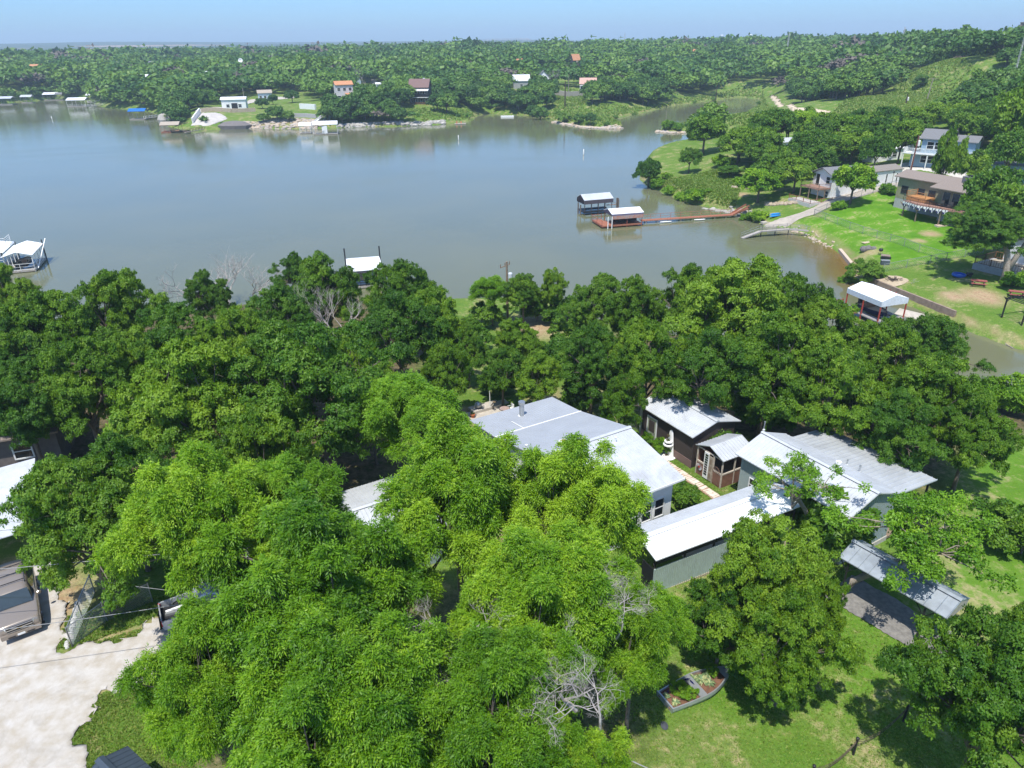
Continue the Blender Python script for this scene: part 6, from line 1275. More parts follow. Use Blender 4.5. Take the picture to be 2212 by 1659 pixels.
# ------------------------------------------------------------------ far shore buildings
OPEN=[]  # (x,y,radius,open metres toward the camera)
orange=mat('orange_tile',(.55,.26,.13),.9,var=.2,vs=2); pinkw=mat('pale_pink_wall',(.66,.60,.60),.8); brownroof=mat('maroon_shingle',(.20,.125,.11),.9,var=.1); tanroof=mat('tan_roof',(.40,.34,.27),.9,var=.1); pinkroof=mat('pink_roof',(.55,.34,.27),.9,var=.1); blueroof=mat('bright_blue_roof',(.02,.16,.50),.4,.1,var=.05); palebluew=mat('pale_blue_wall',(.45,.56,.62),.8); greywall=mat('grey_wall',(.38,.38,.37),.8); brickw=mat('brick_wall',(.30,.16,.11),.9,var=.2,vs=3); darkwall=mat('dark_wall',(.08,.075,.07),.9)
def depth(q): return q[1]*math.cos(PITCH)-(q[2]-CZ)*math.sin(PITCH)
def far_house(px,py,wpx,label,wall,roof,deg=15,h=2.8,rise=1.2,ratio=.7,op=28,cat='house',name='far_house',stor=1,nw=3,gable=False,zoff=0,nodoor=False):
    q=gp(px,py); k=depth(q)/F; L=wpx*k; W=L*ratio; g_=hh(q[0],q[1])+zoff; a=deg if not gable else deg+90
    t=thing(name,(q[0],q[1]+W*.4,g_),label,cat,rad(a)); 
    if gable: L,W=W,L
    h*=1.2; rise*=1.15; H_=h*stor; wall_part(t,[(-W/2,-6),(W/2,-6),(W/2,H_),(0,H_+rise*.95),(-W/2,H_)],-L/2,L/2,wall); roof_part(t,[(-W/2-.4,H_-.05),(0,H_+rise),(W/2+.4,H_-.05)],-L/2-.4,L/2+.4,roof,rib=0,th=.15)
    for s in range(stor):
        for i in range(nw):
            if gable: window(t,'x-',-L/2,-W/2+W*(i+.5)/nw,s*h+.9,min(1.1,W/nw*.5),1.2)
            else: window(t,'y-',-W/2,-L/2+L*(i+.5)/nw,s*h+.9,min(1.3,L/nw*.5),1.2)
    OPEN.append((q[0],q[1]+W*.4,max(L,W)*.6,op)); return t,L,W,H_
FH=far_house
FH(82,167,22,'orange roofed house in the trees at the far left',white_paint,orange,20,op=14,zoff=4.5)
FH(150,177,14,'small grey house on the wooded far left slope',greywall,tanroof,10,op=14,zoff=4)
FH(221,172,11,'tiny white roofed hut among dark trees far left',darkwall,whiteroof,10,op=14,zoff=4)
FH(327,160,30,'dark gabled house with a white roof slope deep in the woods',brickw,whiteroof,25,op=14,gable=True,zoff=4.5)
FH(313,196,24,'house with a broad white roof above the blue roofed dock',brickw,whiteroof,-10,op=14,zoff=4)
FH(452,184,17,'pale box shaped house above the dark trees of the point',palebluew,whiteroof,0,op=14,rise=.3,zoff=4.5)
t,L,W,H_=FH(506,236,50,'long white metal shed with solar panels on the cleared point',white_paint,whiteroof,8,h=3.4,rise=.8,ratio=.42,op=30,name='metal_shed',nw=2)
b=MB(); b.box(-L*.1,-W/2-.08,0,L*.15,-W/2-.04,2.6); b.build('dark_bay_panel',black,t); b=MB(); b.add([(-L*.2,-W*.3,H_+.55),(L*.3,-W*.3,H_+.55),(L*.3,-.1,H_+.98),(-L*.2,-.1,H_+.98)],[(0,1,2,3)]); b.build('solar_panel',mat('solar_blue',(.02,.025,.07),.2),t)  # flat black panel on a solid wall, painting the unlit inside of a bay
FH(571,216,28,'blue walled house with a grey hip roof right of the white metal shed',palebluew,tanroof,20,op=30)
FH(569,133,20,'large house with a dark pointed roof high in the far woods',pinkw,darkwall,10,op=14,rise=3,zoff=4)
t,L,W,H_=FH(742,217,36,'pink two storey house with an orange tile roof',pinkw,orange,22,stor=2,rise=1.3,ratio=.75,op=38)
b=MB(); b.box(L*.05,-W/2-1.8,0,L/2,-W/2-.02,2.6); b.build('sun_porch',pinkw,t); b=MB(); b.strip([(-W/2-2.1,2.55),(-W/2,3.1)],0,L/2+.3,.12); b.build('porch_roof',orange,t)
FH(802,213,20,'small open carport with a flat white roof near the pink house',darkwall,whiteroof,5,h=2.4,rise=.3,op=25,cat='carport',name='far_carport',nw=0)
FH(776,213,12,'white travel trailer parked near the pink house',white_paint,white_paint,5,h=2.2,rise=.25,op=22,cat='trailer',name='travel_trailer',nw=1,ratio=.5)
FH(791,207,12,'small orange roofed hut behind the white travel trailer',pinkw,orange,5,op=20,nw=1)
FH(771,187,16,'pale blue narrow house with a steep gable',palebluew,tanroof,15,gable=True,rise=3,ratio=.9,op=32,stor=1,nw=1)
FH(818,193,10,'little white shed with a red door front',white_paint,whiteroof,0,h=2.4,rise=.6,op=25,nw=1)
t,L,W,H_=FH(908,224,42,'big two storey house with a maroon roof and long balconies',darkwall,brownroof,-6,h=2.9,stor=2,rise=3.0,ratio=.8,op=34,nw=4)
b=MB(); b.box(-L/2-.2,-W/2-2.2,2.75,L/2+.2,-W/2,2.95); b.build('balcony',white_paint,t); b=MB(); b.strip([(-W/2-2.4,5.6),(-W/2+.5,6.3)],-L/2-.3,L/2+.3,.15); b.build('porch_roof',whiteroof,t); b=MB(); b.box(-L/2,-W/2-3,-.6,L/2,-W/2,-.4); b.build('lower_deck',orangewood,t); railing(t,[(-L/2,-W/2-3,-.4),(L/2,-W/2-3,-.4)],1.1,orangewood,gap=.6,bw=.1); railing(t,[(-L/2,-W/2-2.2,2.95),(L/2,-W/2-2.2,2.95)],1,black,bal=False,rails=4); b=MB(); b.cb(L*.2,W*.2,H_+1,.9,.9,2.8); b.build('chimney',white_paint,t)
FH(936,155,24,'long white roof showing through the woods behind the maroon roofed house',greywall,whiteroof,0,rise=.6,op=14,zoff=4.5)
FH(1126,191,34,'white walled barn with a pale metal roof',greywall,white_metal,3,h=3,rise=2.6,op=36,nw=1,cat='barn',name='barn')
t,L,W,H_=FH(1174,184,28,'white cottage with a grey steep gable and columned porch',white_paint,greysh,0,gable=True,rise=3.4,ratio=1.1,op=32,h=3.0)
for y in (-W*.4,-W*.15,W*.15,W*.4): b=MB(); b.cyl(-L/2-1.8,y,0,2.8,.18); b.build('porch_column',white_paint,t)
b=MB(); b.box(-L/2-2.1,-W*.46,2.8,-L/2,W*.46,3.0); b.build('porch_roof',greysh,t)
t,L,W,H_=FH(1271,196,34,'bungalow with a pink metal roof and white porch above the curved wall',tanroof,pinkroof,-8,rise=2.4,ratio=.8,op=34,nw=4)
b=MB(); b.box(-L/2,-W/2-2.3,2.6,L*.35,-W/2,2.75); b.build('porch_roof',white_paint,t)
for i in range(5): b=MB(); b.cyl(-L/2+.3+i*L*.2,-W/2-2.1,0,2.6,.15); b.build('porch_column',white_paint,t)
FH(1242,156,18,'steep orange roofed A frame among the woods',darkwall,orange,30,rise=3.4,op=14,gable=False,nw=1,zoff=4)
FH(1273,174,16,'two dark pointed gables behind the pink roofed bungalow',greywall,darkwall,10,gable=True,rise=3,op=14,zoff=2)
FH(1397,116,40,'large tan roofed house on the wooded horizon',greywall,tanroof,5,rise=4.5,op=14,h=3.5,zoff=4)
FH(1123,155,14,'brick house corner in the woods above the white barn',brickw,orange,5,op=14,nw=1,zoff=3.5)
FH(1500,134,10,'speck of an orange roof deep in the creek side woods',brickw,orange,5,op=14,nw=1,zoff=4)
FH(2079,101,14,'small cream trailer beside the lone round hilltop tree',white_paint,white_paint,5,h=3,rise=.3,op=60,nw=1,cat='trailer',name='travel_trailer')
FH(2136,103,56,'long low white roofed building on the right hilltop',palebluew,whiteroof,5,h=3,rise=1,ratio=.35,op=60,nw=5,cat='building')
t,L,W,H_=FH(2206,108,70,'red hilltop barn with white gable trim at the right frame edge',mat('barn_red',(.34,.05,.06),.7),whiteroof,0,gable=True,h=4.2,rise=3.2,ratio=.9,op=60,cat='barn',name='barn',nw=0)
b=MB(); b.box(-L/2-5,-W*.45,2.3,-L/2,W*.5,2.6); b.build('lean_to_roof',whiteroof,t); b=MB(); b.box(-L/2-4.5,-W*.4,0,-L/2-4.2,W*.45,2.2); b.build('brick_front',brickw,t)
q=gp(2060,103); b=MB(); b.cb(0,0,-.6,22,.6,1.4,.05); o=b.build('white_wall',white_paint); o.location=q; tagp(o,'low white wall below the lone round hilltop tree','wall'); OPEN.append((q[0],q[1],9,50))
# masts and water towers on the horizon
def mast(px,py,toppy,label,dist,r=.35,lean=0,red=False):
    x,y,_=at(px,py,20); k=dist/math.hypot(x,y); x*=k;y*=k; g_=hh(x,y); rr_=ray(px,toppy); top=CZ+rr_[2]*(y/rr_[1]); t=thing('radio_mast',(x,y,g_),label,'mast'); b=MB(); h=top-g_
    for k_ in range(3): a=2.1*k_; b.tube([(r*math.cos(a),r*math.sin(a),0),(lean*h+r*.6*math.cos(a),r*.6*math.sin(a),h)],r*.18,4)
    for i in range(int(h/2)): z=i*2; b.bar((r*math.cos(2.1*(i%3))+lean*z,r*math.sin(2.1*(i%3)),z),(r*math.cos(2.1*((i+1)%3))+lean*(z+2),r*math.sin(2.1*((i+1)%3)),z+2),r*.2)
    b.build('lattice',mat('pale_mast',(.5,.5,.5),.6),t); return t,h
mast(1348,108,71,'thin dark radio mast on the centre horizon',700,.5); mast(1700,104,70,'pale radio mast left of the hilltop buildings',600,.6,.02); t,h=mast(1944,106,58,'tall pale radio mast with a white dish on the right horizon',560,.6,.03)
b=MB(); b.lathe(0,0,[(.1,0),(1.1,.3),(1.1,.5),(.1,.8)],10); o=b.build('dish',white_paint,t); o.location=(.03*h*.5,-.8,h*.62); mast(2206,108,60,'grey pole mast in front of the red hilltop barn',290,.3)
for px,l in ((1552,'white water tower left of its twin on the hazy horizon'),(1613,'white water tower right of its twin on the hazy horizon')):
    x,y,_=at(px,150,0); k=3400/math.hypot(x,y); x*=k;y*=k; ztop=CZ+ray(px,89 if px<1600 else 86)[2]*(y/ray(px,89)[1]); g_=hh(x,y); t=thing('water_tower',(x,y,g_),l,'water tower'); h=max(ztop-g_,25); b=MB(); b.lathe(0,0,[(1,0),(1,h*.6),(7,h*.8),(8,h*.9),(5,h),(.5,h*1.02)],14); b.build('tank',white_paint,t,smooth=True)
# ------------------------------------------------------------------ far docks
def far_dock(px,py,wpx,label,rm,h=2.9,ratio=.75,deg=8,post=greysteel,**k):
    q=at(px,py,0); kk=depth(q)/F; return dock('covered_dock',(q[0],q[1]+wpx*kk*ratio*.5,0),deg,wpx*kk,wpx*kk*ratio,label,h*1.25,1.1,post=post,roofm=rm,nposts=3,rib=0,**k)
far_dock(8,227,32,'grey roofed dock at the left end of the far shore',white_metal); far_dock(57,223,22,'second dock from the left end of the far shore',white_metal)
t=far_dock(108,217,28,'dark boathouse with a bright roof below the wooden shore stair',whiteroof,skirt=darkwall,skirth=.3); far_dock(128,217,14,'open dark annex right of the dark boathouse',greysh)
far_dock(164,231,38,'white boathouse nearest the middle of the left cove',whiteroof,h=3.0,post=white_paint,skirt=mat('pale_skirt',(.6,.6,.58),.7),skirth=.35,railm=white_paint)
far_dock(180,213,24,'small white roofed dock behind the nearest white boathouse',whiteroof); far_dock(201,219,28,'two tier white roofed dock by the cove walkway',whiteroof); far_dock(221,210,22,'white roofed dock tucked against the wooded point',whiteroof,skirt=darkwall,skirth=.3)
far_dock(296,259,34,'bright blue roofed dock with grey railings',blueroof,h=3.0,railm=greysteel,skirt=None)
far_dock(366,287,38,'rusty brown dock with a dusty roof and boat below the gravel slope',tanroof,h=2.3,deckm=redwood,post=brickw,railm=brickw)
boat(at(392,286,0)[:2],20,7,'dark boat beside the rusty brown dock',black,z=.1)
q=at(655,288,0); far_dock(702,291,52,'white swim dock with a long white canopy and tall panel',whiteroof,h=2.9,ratio=.45,post=white_paint,hole=False,railm=greysteel)
far_dock(659,289,24,'small white umbrella like pavilion dock beside the swim dock',whiteroof,h=2.3,ratio=.8,post=white_paint,hole=False)
t=thing('water_slide_stair',(*at(690,274,0)[:2],0),'white stair and slide coming down to the swim dock','slide'); b=MB(); b.bar((2.2,2,4.6),(-2.6,-1.2,1.0),1.1,.12); b.bar((2.2,1.4,5.2),(-2.6,-1.8,1.6),.1,.5); b.bar((2.2,2.6,5.2),(-2.6,-.6,1.6),.1,.5); b.build('stair',white_paint,t); b=MB(); b.cb(3,2.6,4.5,2.6,2.4,.15); 
for x in (1.9,4.1):
    for y in (1.6,3.6): b.cb(x,y,-1,.2,.2,5.6)
b.build('landing',mat('grey_blue_steel',(.25,.30,.38),.6),t); b=MB(); b.cb(3,2.6,5.6,1.6,1.2,1.0); b.build('white_box',white_paint,t)
b=MB(); b.box(-.4,0,.5,1.6,.1,3.2); o=b.build('advert_board',white_paint); q=at(699,291,0); o.location=(q[0],q[1],0); tagp(o,'tall white board on the front edge of the swim dock','panel')
def walk(p,q,w,label,m=greysteel,z=.6):
    a=Vector((*at(*p,z)[:2],z)); c_=Vector((*at(*q,z)[:2],z)); t=thing('dock_walkway',tuple(a),label,'walkway'); b=MB(); b.bar((0,0,0),c_-a,w,.2); b.build('deck',dockdeck,t); sd_=(c_-a).normalized().cross(Vector((0,0,1)))
    for s in (-w/2,w/2): railing(t,[tuple(sd_*s),tuple(c_-a+sd_*s)],1.0,m,bal=False,rails=3,pw=.12)
walk((184,230),(236,226),1.4,'railed walkway from the nearest white boathouse to the wooded point',white_paint); walk((190,222),(235,219),1.2,'second railed walkway across the left cove',white_paint); walk((313,256),(352,251),1.2,'grey railed walkway to the blue roofed dock',white_paint); walk((400,286),(440,279),1.0,'low brown walkway to the rusty dock',brickw)
t=far_dock(994,269,24,'small white floating platform off the grassy bank',whiteroof,h=.5,ratio=.5,hole=False); 
for o in list(COL.objects)[-14:]:
    if o.parent is t and o.name.split('.')[0] in('roof','post','beam'): bpy.data.objects.remove(o)
b=MB(); b.cb(-1.5,0,.35,.5,.5,.8); b.cb(.4,.3,.35,.5,.5,.8); b.build('folding_chairs',mat('orange_cloth',(.6,.2,.1),.8),t)
q=at(1096,253,0); o=MB().cb(0,0,0,6,1.6,.6).build('white_barge',white_paint); o.location=q; tagp(o,'low white barge moored at the gap in the shore wood','barge')
for px,py,l in ((112.5,258,'white marker buoy in the left cove'),(990.5,302,'white marker buoy off the grassy far bank'),(1260.5,334,'white marker buoy nearest the creek mouth')):
    q=at(px,py,0); o=MB().lathe(0,0,[(.14,-.2),(.16,.2),(.14,1.5),(.05,1.6)],10).build('marker_buoy',white_paint,smooth=True); o.location=q; tagp(o,l,'buoy','white marker buoys')
# ------------------------------------------------------------------ walls, slabs, rocks of the far shore
def far_wall(pts,h,m,label,w=.8,name='retaining_wall',lift=0):
    P_=[gp(*p) for p in pts]; b=MB()
    for a_,c_ in zip(P_,P_[1:]):
        n=6
        for i in range(n):
            x0=a_[0]+(c_[0]-a_[0])*i/n; y0=a_[1]+(c_[1]-a_[1])*i/n; x1=a_[0]+(c_[0]-a_[0])*(i+1)/n; y1=a_[1]+(c_[1]-a_[1])*(i+1)/n
            b.bar((x0,y0,hh(x0,y0)+h/2-.4+lift),(x1,y1,hh(x1,y1)+h/2-.4+lift),w,h+.8)
    return tagp(b.build(name,m),label,'retaining wall')
far_wall([(1198,206),(1225,210),(1258,208)],2.6,mat('grey_wall_block',(.42,.39,.35),.9,grime=.3),'curved grey retaining wall below the pink roofed bungalow'); far_wall([(1160,190),(1200,191)],1.8,brickw,'reddish retaining wall below the white gabled cottage'); far_wall([(649,235),(682,237)],2.2,white_paint,'short white retaining wall on the terraced lawn'); far_wall([(636,253),(684,255)],1.5,block,'lower grey retaining wall above the tumbled rocks'); far_wall([(436,243),(500,243),(552,241)],1.6,stone,'stone retaining wall below the white metal shed'); far_wall([(766,219),(808,219)],1.8,mat('tan_fence',(.42,.38,.32),.9),'tan board wall below the white travel trailer'); far_wall([(417,268),(433,246)],2.4,white_paint,'white slanted edge wall of the gravel slope',w=.5)
sheet('gravel_slope',polyw([(412,272),(434,245),(477,246),(492,256),(470,266),(440,273)]),mat('pale_gravel',(.52,.48,.44),.95,var=.2,vs=.6),'pale gravel slope running into the lake','slope',wob=.4,cell=.7,lift=.25)
sheet('far_lane',polyw([(802,172),(812,172),(826,196),(850,205),(800,200),(806,192)]),mat('light_road',(.55,.52,.47),.95),'pale lane climbing behind the pink house','road',wob=.5,cell=1,lift=.2)
sheet('far_driveway',polyw([(420,240),(480,232),(540,216),(640,208),(640,212),(545,222),(480,238),(430,244)]),caliche,'pale drive leading to the white metal shed','driveway',wob=.5,cell=.9,lift=.2)
rockm=mat('tan_riprap',(.50,.38,.26),.95,var=.45,vs=.6,col2=(.36,.33,.30)); whrock=mat('pale_riprap',(.46,.43,.38),.95,var=.35,vs=.5)
def riprap(pts,n,w,m,label,seed,r=(.35,.9)):
    g=random.Random(seed); P_=[gp(*p) for p in pts]; b=MB(); q0=P_[0]
    for i in range(n):
        k=g.random()*(len(P_)-1); j=int(k); t=k-j; x=P_[j][0]+(P_[j+1][0]-P_[j][0])*t+g.gauss(0,.5); y=P_[j][1]+(P_[j+1][1]-P_[j][1])*t+g.uniform(-.15,1)*w; s=g.uniform(*r); z=max(hh(x,y),0); nn=g.choice([5,6,7]); a0=g.uniform(0,6)
        V=[];
        for rr_,zz in ((.9,-.4),(1,.15),(.75,.45),(.3,.6)):
            for q in range(nn): a=a0+6.283*q/nn; e=g.uniform(.75,1.2); V.append((x-q0[0]+s*rr_*e*math.cos(a)*1.3,y-q0[1]+s*rr_*e*math.sin(a),z+s*zz*g.uniform(.8,1.2)))
        b.add(V,[(c_*nn+q,c_*nn+(q+1)%nn,(c_+1)*nn+(q+1)%nn,(c_+1)*nn+q) for c_ in range(3) for q in range(nn)]+[tuple(range(3*nn,4*nn))])
    o=b.build('riprap',m); o.location=(q0[0],q0[1],0); tagp(o,label,'rocks',kind='stuff')
riprap([(555,274),(600,275),(660,275),(690,274)],330,9,rockm,'broad slope of tumbled tan rocks on the far point',1); riprap([(490,276),(560,276)],90,5,rockm,'tan rocks under the gravel slope',2); riprap([(730,274),(800,272),(900,270),(960,266)],240,2.5,whrock,'line of pale rocks along the far bank',3); riprap([(1195,264),(1255,275),(1300,278),(1342,278)],200,2.2,rockm,'tan rocks edging the spit at the creek mouth',4); riprap([(1422,285),(1450,288),(1485,287)],90,1.6,rockm,'tan rocks edging the small point by the thin pole',5); riprap([(1530,452),(1570,458),(1612,464)],110,1.2,whrock,'pale rubble at the shore end of the red pier',6,(.15,.4)); riprap([(1700,494),(1745,508),(1800,538)],120,.7,rockm,'small rocks along the inlet shore',7,(.1,.22))
q=gp(362,264); o=MB().lathe(0,0,[(3.4,-1),(4.0,1.2),(3.0,3.2),(1,4)],7).build('pale_boulder',whrock); o.location=q; tagp(o,'huge pale boulder left of the brown dock','boulder')
q=gp(508,275); o=MB().lathe(0,0,[(6,-1),(6.5,1),(4,2.4),(1,2.8)],9).build('dark_mound',mat('grey_mound',(.20,.18,.17),.95,var=.3)); o.location=q; o.scale=(1.1,.6,.9); tagp(o,'dark grey earth mound at the water line of the far point','mound')
q=gp(1166,193); o=MB().cb(0,0,0,1.3,1.3,2.4).build('portable_toilet',mat('cyan_plastic',(.05,.35,.55),.5)); o.location=q; tagp(o,'bright blue portable toilet below the gabled cottage','portable toilet')
q=gp(526,165); t=thing('satellite_dish',(q[0],q[1],hh(q[0],q[1])),'white dish on a pole above the far trees','dish'); b=MB(); b.cyl(0,0,0,10,.15); b.build('pole',greysteel,t); b=MB(); b.lathe(0,0,[(.2,0),(1.4,.5),(1.7,1),(1.5,1),(.2,.2)],14); o=b.build('bowl',white_paint,t); o.location=(0,-.4,10.5); o.rotation_euler=(rad(70),0,0)
for px,py,tp_,r,l in ((529,222,193,.18,'pale pole beside the white metal shed'),(1137,180,148,.2,'pole behind the white gabled cottage'),(1228,205,166,.18,'pole in front of the curved retaining wall'),(792,215,180,.2,'pole between the pink house and the carport')): pole(px,py,px,tp_,None,r,l,m=barkpale)
# ------------------------------------------------------------------ middle distance trees
for k,cx,cy,r,zc,l in [('F0',1522,293,44,4.6,'spreading tree with a clear dark trunk on the grassy shore mound'),('F1',1490,345,24,3,'dark low tree at the water left of the shore mound trunk'),('F1',1402,368,27,3.8,'dark tree standing alone on the tip of the grassy point'),
 ('F2',1640,408,46,4.6,'light green tree beside the shore end of the red pier'),('F3',1595,330,40,4.6,'oak at the lake side edge of the middle woods'),('F0',1650,320,42,4.6,'oak in the middle woods behind the shore mound'),('F4',1575,385,28,3,'low tree above the stone retaining wall'),
 ('F2',1845,395,44,4.9,'round yard tree between the white deck house and the mobile home'),('F1',1750,320,42,4.6,'dark tree over the hidden trailer'),('F4',2150,430,64,6.4,'big tree shading the right end of the shingled house'),('F3',2195,470,62,6.0,'big leafy tree above the terrace deck'),('F0',2105,365,36,4.6,'tree hiding the right corner of the blue house'),
 ('F0',2052,316,27,6.4,'tree in front of the blue house with its trunk before the lower windows'),('F1',2185,330,48,5,'dark tree right of the blue house'),('F0',2205,245,60,5,'tree at the right edge above the blue house'),('F3',1950,300,36,5,'tree left of the blue house roof'),('F1',1895,325,34,4.4,'dark tree in front of the pale shed')]:
    tree_at(k,cx,cy,r,zc,l)
for k,px,py,s,l in [('FB0',1420,405,1.0,'bushy shrub on the grassy point shore'),('FB1',1445,420,.9,'yellow green shrub on the point shore'),('FB1',1470,432,1.0,'bright shrub clump facing the red pier'),('FB0',1500,436,1.25,'largest round shrub facing the red pier'),('FB0',1405,388,.95,'grey green shrub under the lone point tree'),('FB0',1440,385,.6,'small dark shrub behind the point shore'),
 ('FB1',1530,415,.4,'weedy shrub on the point slope'),('FB0',1612,474,.7,'dark shrub at the end of the red pier'),('FB0',1636,478,.9,'dark shrub below the light green pier tree'),('FB1',1812,452,.75,'orange tinged shrub in the bright lawn'),('FB0',1916,418,.8,'small dark myrtle in the bright lawn'),('FB0',1560,360,1.2,'round bush beside the bare slope'),
 ('FB0',2190,620,.9,'weeds at the foot of the forked tree'),('FB1',1930,420,.5,'little bed plant beside the shingled house'),('FB0',1445,278,1.4,'scrubby bush on the small rocky point'),('FB1',1465,281,1.2,'pale bush on the small rocky point'),('FB0',2060,360,.9,'shrub under the blue house balcony')]:
    q=gp(px,py); place_tree(k,q[0],q[1],s,label=l,cat='shrub',name='shrub')
def inpoly(x,y,poly): return sdf(np.array([x]),np.array([y]),poly)[0]<0
W2=lambda pts:[gp(*p)[:2] for p in pts]
MIDW=W2([(1568,335),(1600,315),(1660,305),(1720,300),(1800,298),(1900,292),(1985,285),(2060,275),(2130,265),(2212,262),(2300,270),(2300,350),(2212,335),(2120,335),(2010,290),(1975,300),(1950,335),(1935,358),(1870,345),(1830,360),(1790,365),(1750,400),(1712,420),(1660,425),(1630,385),(1590,360)])
ORD=lambda n: f"{n}{'th' if 10<=n%100<=20 else {1:'st',2:'nd',3:'rd'}.get(n%10,'th')}"
def screen(x,y,z):
    z=z-CZ; cp,sp=math.cos(PITCH),math.sin(PITCH); f=y*cp-z*sp; up_=y*sp+z*cp; u,v=x/f,up_/f; c,s=math.cos(ROLL),math.sin(ROLL); return (PW/2+(u*c-v*s)*F,PH/2-(u*s+v*c)*F)
HOUSES=[(o.location.x,o.location.y) for o in COL.objects if o.get('category') in('house','mobile home','utility pole') and 100<o.location.y<200]
P_=np.array(MIDW); x0,y0=P_.min(0); x1,y1=P_.max(0); cand=[]; s_=6.3; g=random.Random(77)
for i in range(int((x1-x0)/s_)+1):
    for j in range(int((y1-y0)/s_)+1):
        x=x0+(i+.5*(j%2)+g.uniform(-.3,.3))*s_; y=y0+(j+g.uniform(-.3,.3))*s_
        if not inpoly(x,y,MIDW) or hh(x,y)<.6: continue
        if any(math.hypot(x-a,y-b)<5.5 or (abs(x-a*(y/b))<4.5 and b-9<y<b) for a,b in HOUSES): continue
        cand.append((x,y))
cand.sort(key=lambda c:screen(c[0],c[1],hh(*c))[0])
shade=['bright','dark','light green','full crowned','deep green']
def tone_lists(items,region,grp,cat='tree'):
    """items: (x,y,protokey,scale); unique labels by look and order from the left"""
    kinds={}
    for it in items: kinds.setdefault(it[2],[]).append(it)
    for k,L_ in kinds.items():
        L_.sort(key=lambda c:screen(c[0],c[1],hh(c[0],c[1]))[0])
        for n,(x,y,kk,s) in enumerate(L_): place_tree(kk,x,y,s,label=f"{ORD(n+1)} {TONE[kk]} {'bush' if 'B' in kk else 'tree'} from the left {region}",group=grp,sz=s*random.uniform(.88,1.12))
TONE={'F0':'warm green oak','F1':'dark green','F2':'pale green','F3':'rounded mid green','F4':'narrow deep green','G0':'dark olive','G1':'mid green','G2':'dull green','G3':'bright green','GB0':'low bushy','FB0':'small bushy'}
tone_lists([(x,y,f'F{g.choice([0,1,2,3,4])}',g.uniform(.78,1.08)) for x,y in cand],'behind the right hand houses','trees of the woods behind the right hand houses')
# ------------------------------------------------------------------ far forest
NOF=[W2(p) for p in (
 [(395,285),(398,262),(420,240),(470,226),(545,205),(655,200),(700,222),(720,235),(700,285)],
 [(700,285),(720,262),(900,255),(930,262),(1030,262),(1020,240),(960,232),(880,236),(850,232),(830,218),(850,200),(850,190),(820,180),(760,200),(770,225),(830,235),(860,250),(700,255)],
 [(1080,265),(1110,238),(1190,236),(1195,205),(1150,200),(1150,186),(1210,186),(1262,200),(1270,232),(1400,233),(1470,212),(1560,200),(1600,182),(1650,196),(1680,235),(1660,265),(1560,285),(1345,290)],
 [(1540,312),(1560,262),(1640,196),(1668,194),(1700,222),(1830,236),(1860,285),(1700,302)],
 [(1740,285),(1830,214),(1930,192),(1965,160),(2110,155),(2190,162),(2150,195),(2080,228),(2010,262),(1900,290)])]
MIDX=[tuple(p) for p in MIDW]
pts=[]; g2=np.random.default_rng(5)
def ring(r0,r1,s):
    xs=np.arange(-1400,1400,s); ys=np.arange(120,2600,s); A,B=np.meshgrid(xs,ys); A=A+(np.arange(len(ys))%2)[:,None]*s/2+g2.uniform(-.38,.38,A.shape)*s; B=B+g2.uniform(-.38,.38,A.shape)*s
    R=np.hypot(A,B); ang=np.degrees(np.arctan2(A,B)); k=(R>=r0)&(R<r1)&(np.abs(ang)<42); return A[k],B[k]
rings=[(150,420,7.4),(420,800,9.4),(800,1500,14)]
FX=[];FY=[];FS=[]
for r0,r1,s in rings:
    a,b_=ring(r0,r1,s); d=sdf(a,b_,LAKE); k=d>2.2
    k&=~((b_<215)&(a<115))&~((b_<185)); k&=sdf(a,b_,LAWN)>1; k&=sdf(a,b_,MIDX)>0
    for P in NOF: k&=sdf(a,b_,P)>1.5
    for hx_,hy_,hr,op in OPEN:
        R=math.hypot(hx_,hy_); ux,uy=hx_/R,hy_/R; al=(a*ux+b_*uy); pe=np.abs(-a*uy+b_*ux); k&=~((al>R-op-hr)&(al<R+hr+1.5)&(pe<hr+2.0))
    FX.append(a[k]);FY.append(b_[k]);FS.append(np.full(k.sum(),s))
# bushes and low trees right at the water line
for (xa,ya),(xb,yb) in zip(LAKE,LAKE[1:]):
    if min(ya,yb)<220 and not (xa<-100 and ya>200): continue
    L_=math.hypot(xb-xa,yb-ya); n=int(min(L_,400)/4.5)
    if n<1 or L_>420: continue
    t=(np.arange(n)+g2.uniform(0,1,n))/n; a=xa+(xb-xa)*t; b_=ya+(yb-ya)*t; nx_,ny_=-(yb-ya)/L_,(xb-xa)/L_
    o_=g2.uniform(1.6,4.5,n); d1=sdf(a+nx_*2,b_+ny_*2,LAKE); sg=np.where(d1>0,1,-1); a=a+nx_*o_*sg; b_=b_+ny_*o_*sg; k=(sdf(a,b_,LAKE)>.8)&(b_>225)
    for P in NOF: k&=sdf(a,b_,P)>1
    FX.append(a[k]);FY.append(b_[k]);FS.append(np.full(k.sum(),5.2))
FX=np.concatenate(FX);FY=np.concatenate(FY);FS=np.concatenate(FS); FZ=H(FX,FY)
# screen filter
cp,sp=math.cos(PITCH),math.sin(PITCH); zz=FZ+4-CZ; ff=FY*cp-zz*sp; sx=PW/2+FX/ff*F; R=np.hypot(FX,FY)
vis=(sx>-90)&(sx<PW+90); FX,FY,FS,FZ,sx,R=[v[vis] for v in (FX,FY,FS,FZ,sx,R)]
dsh=sdf(FX,FY,LAKE)
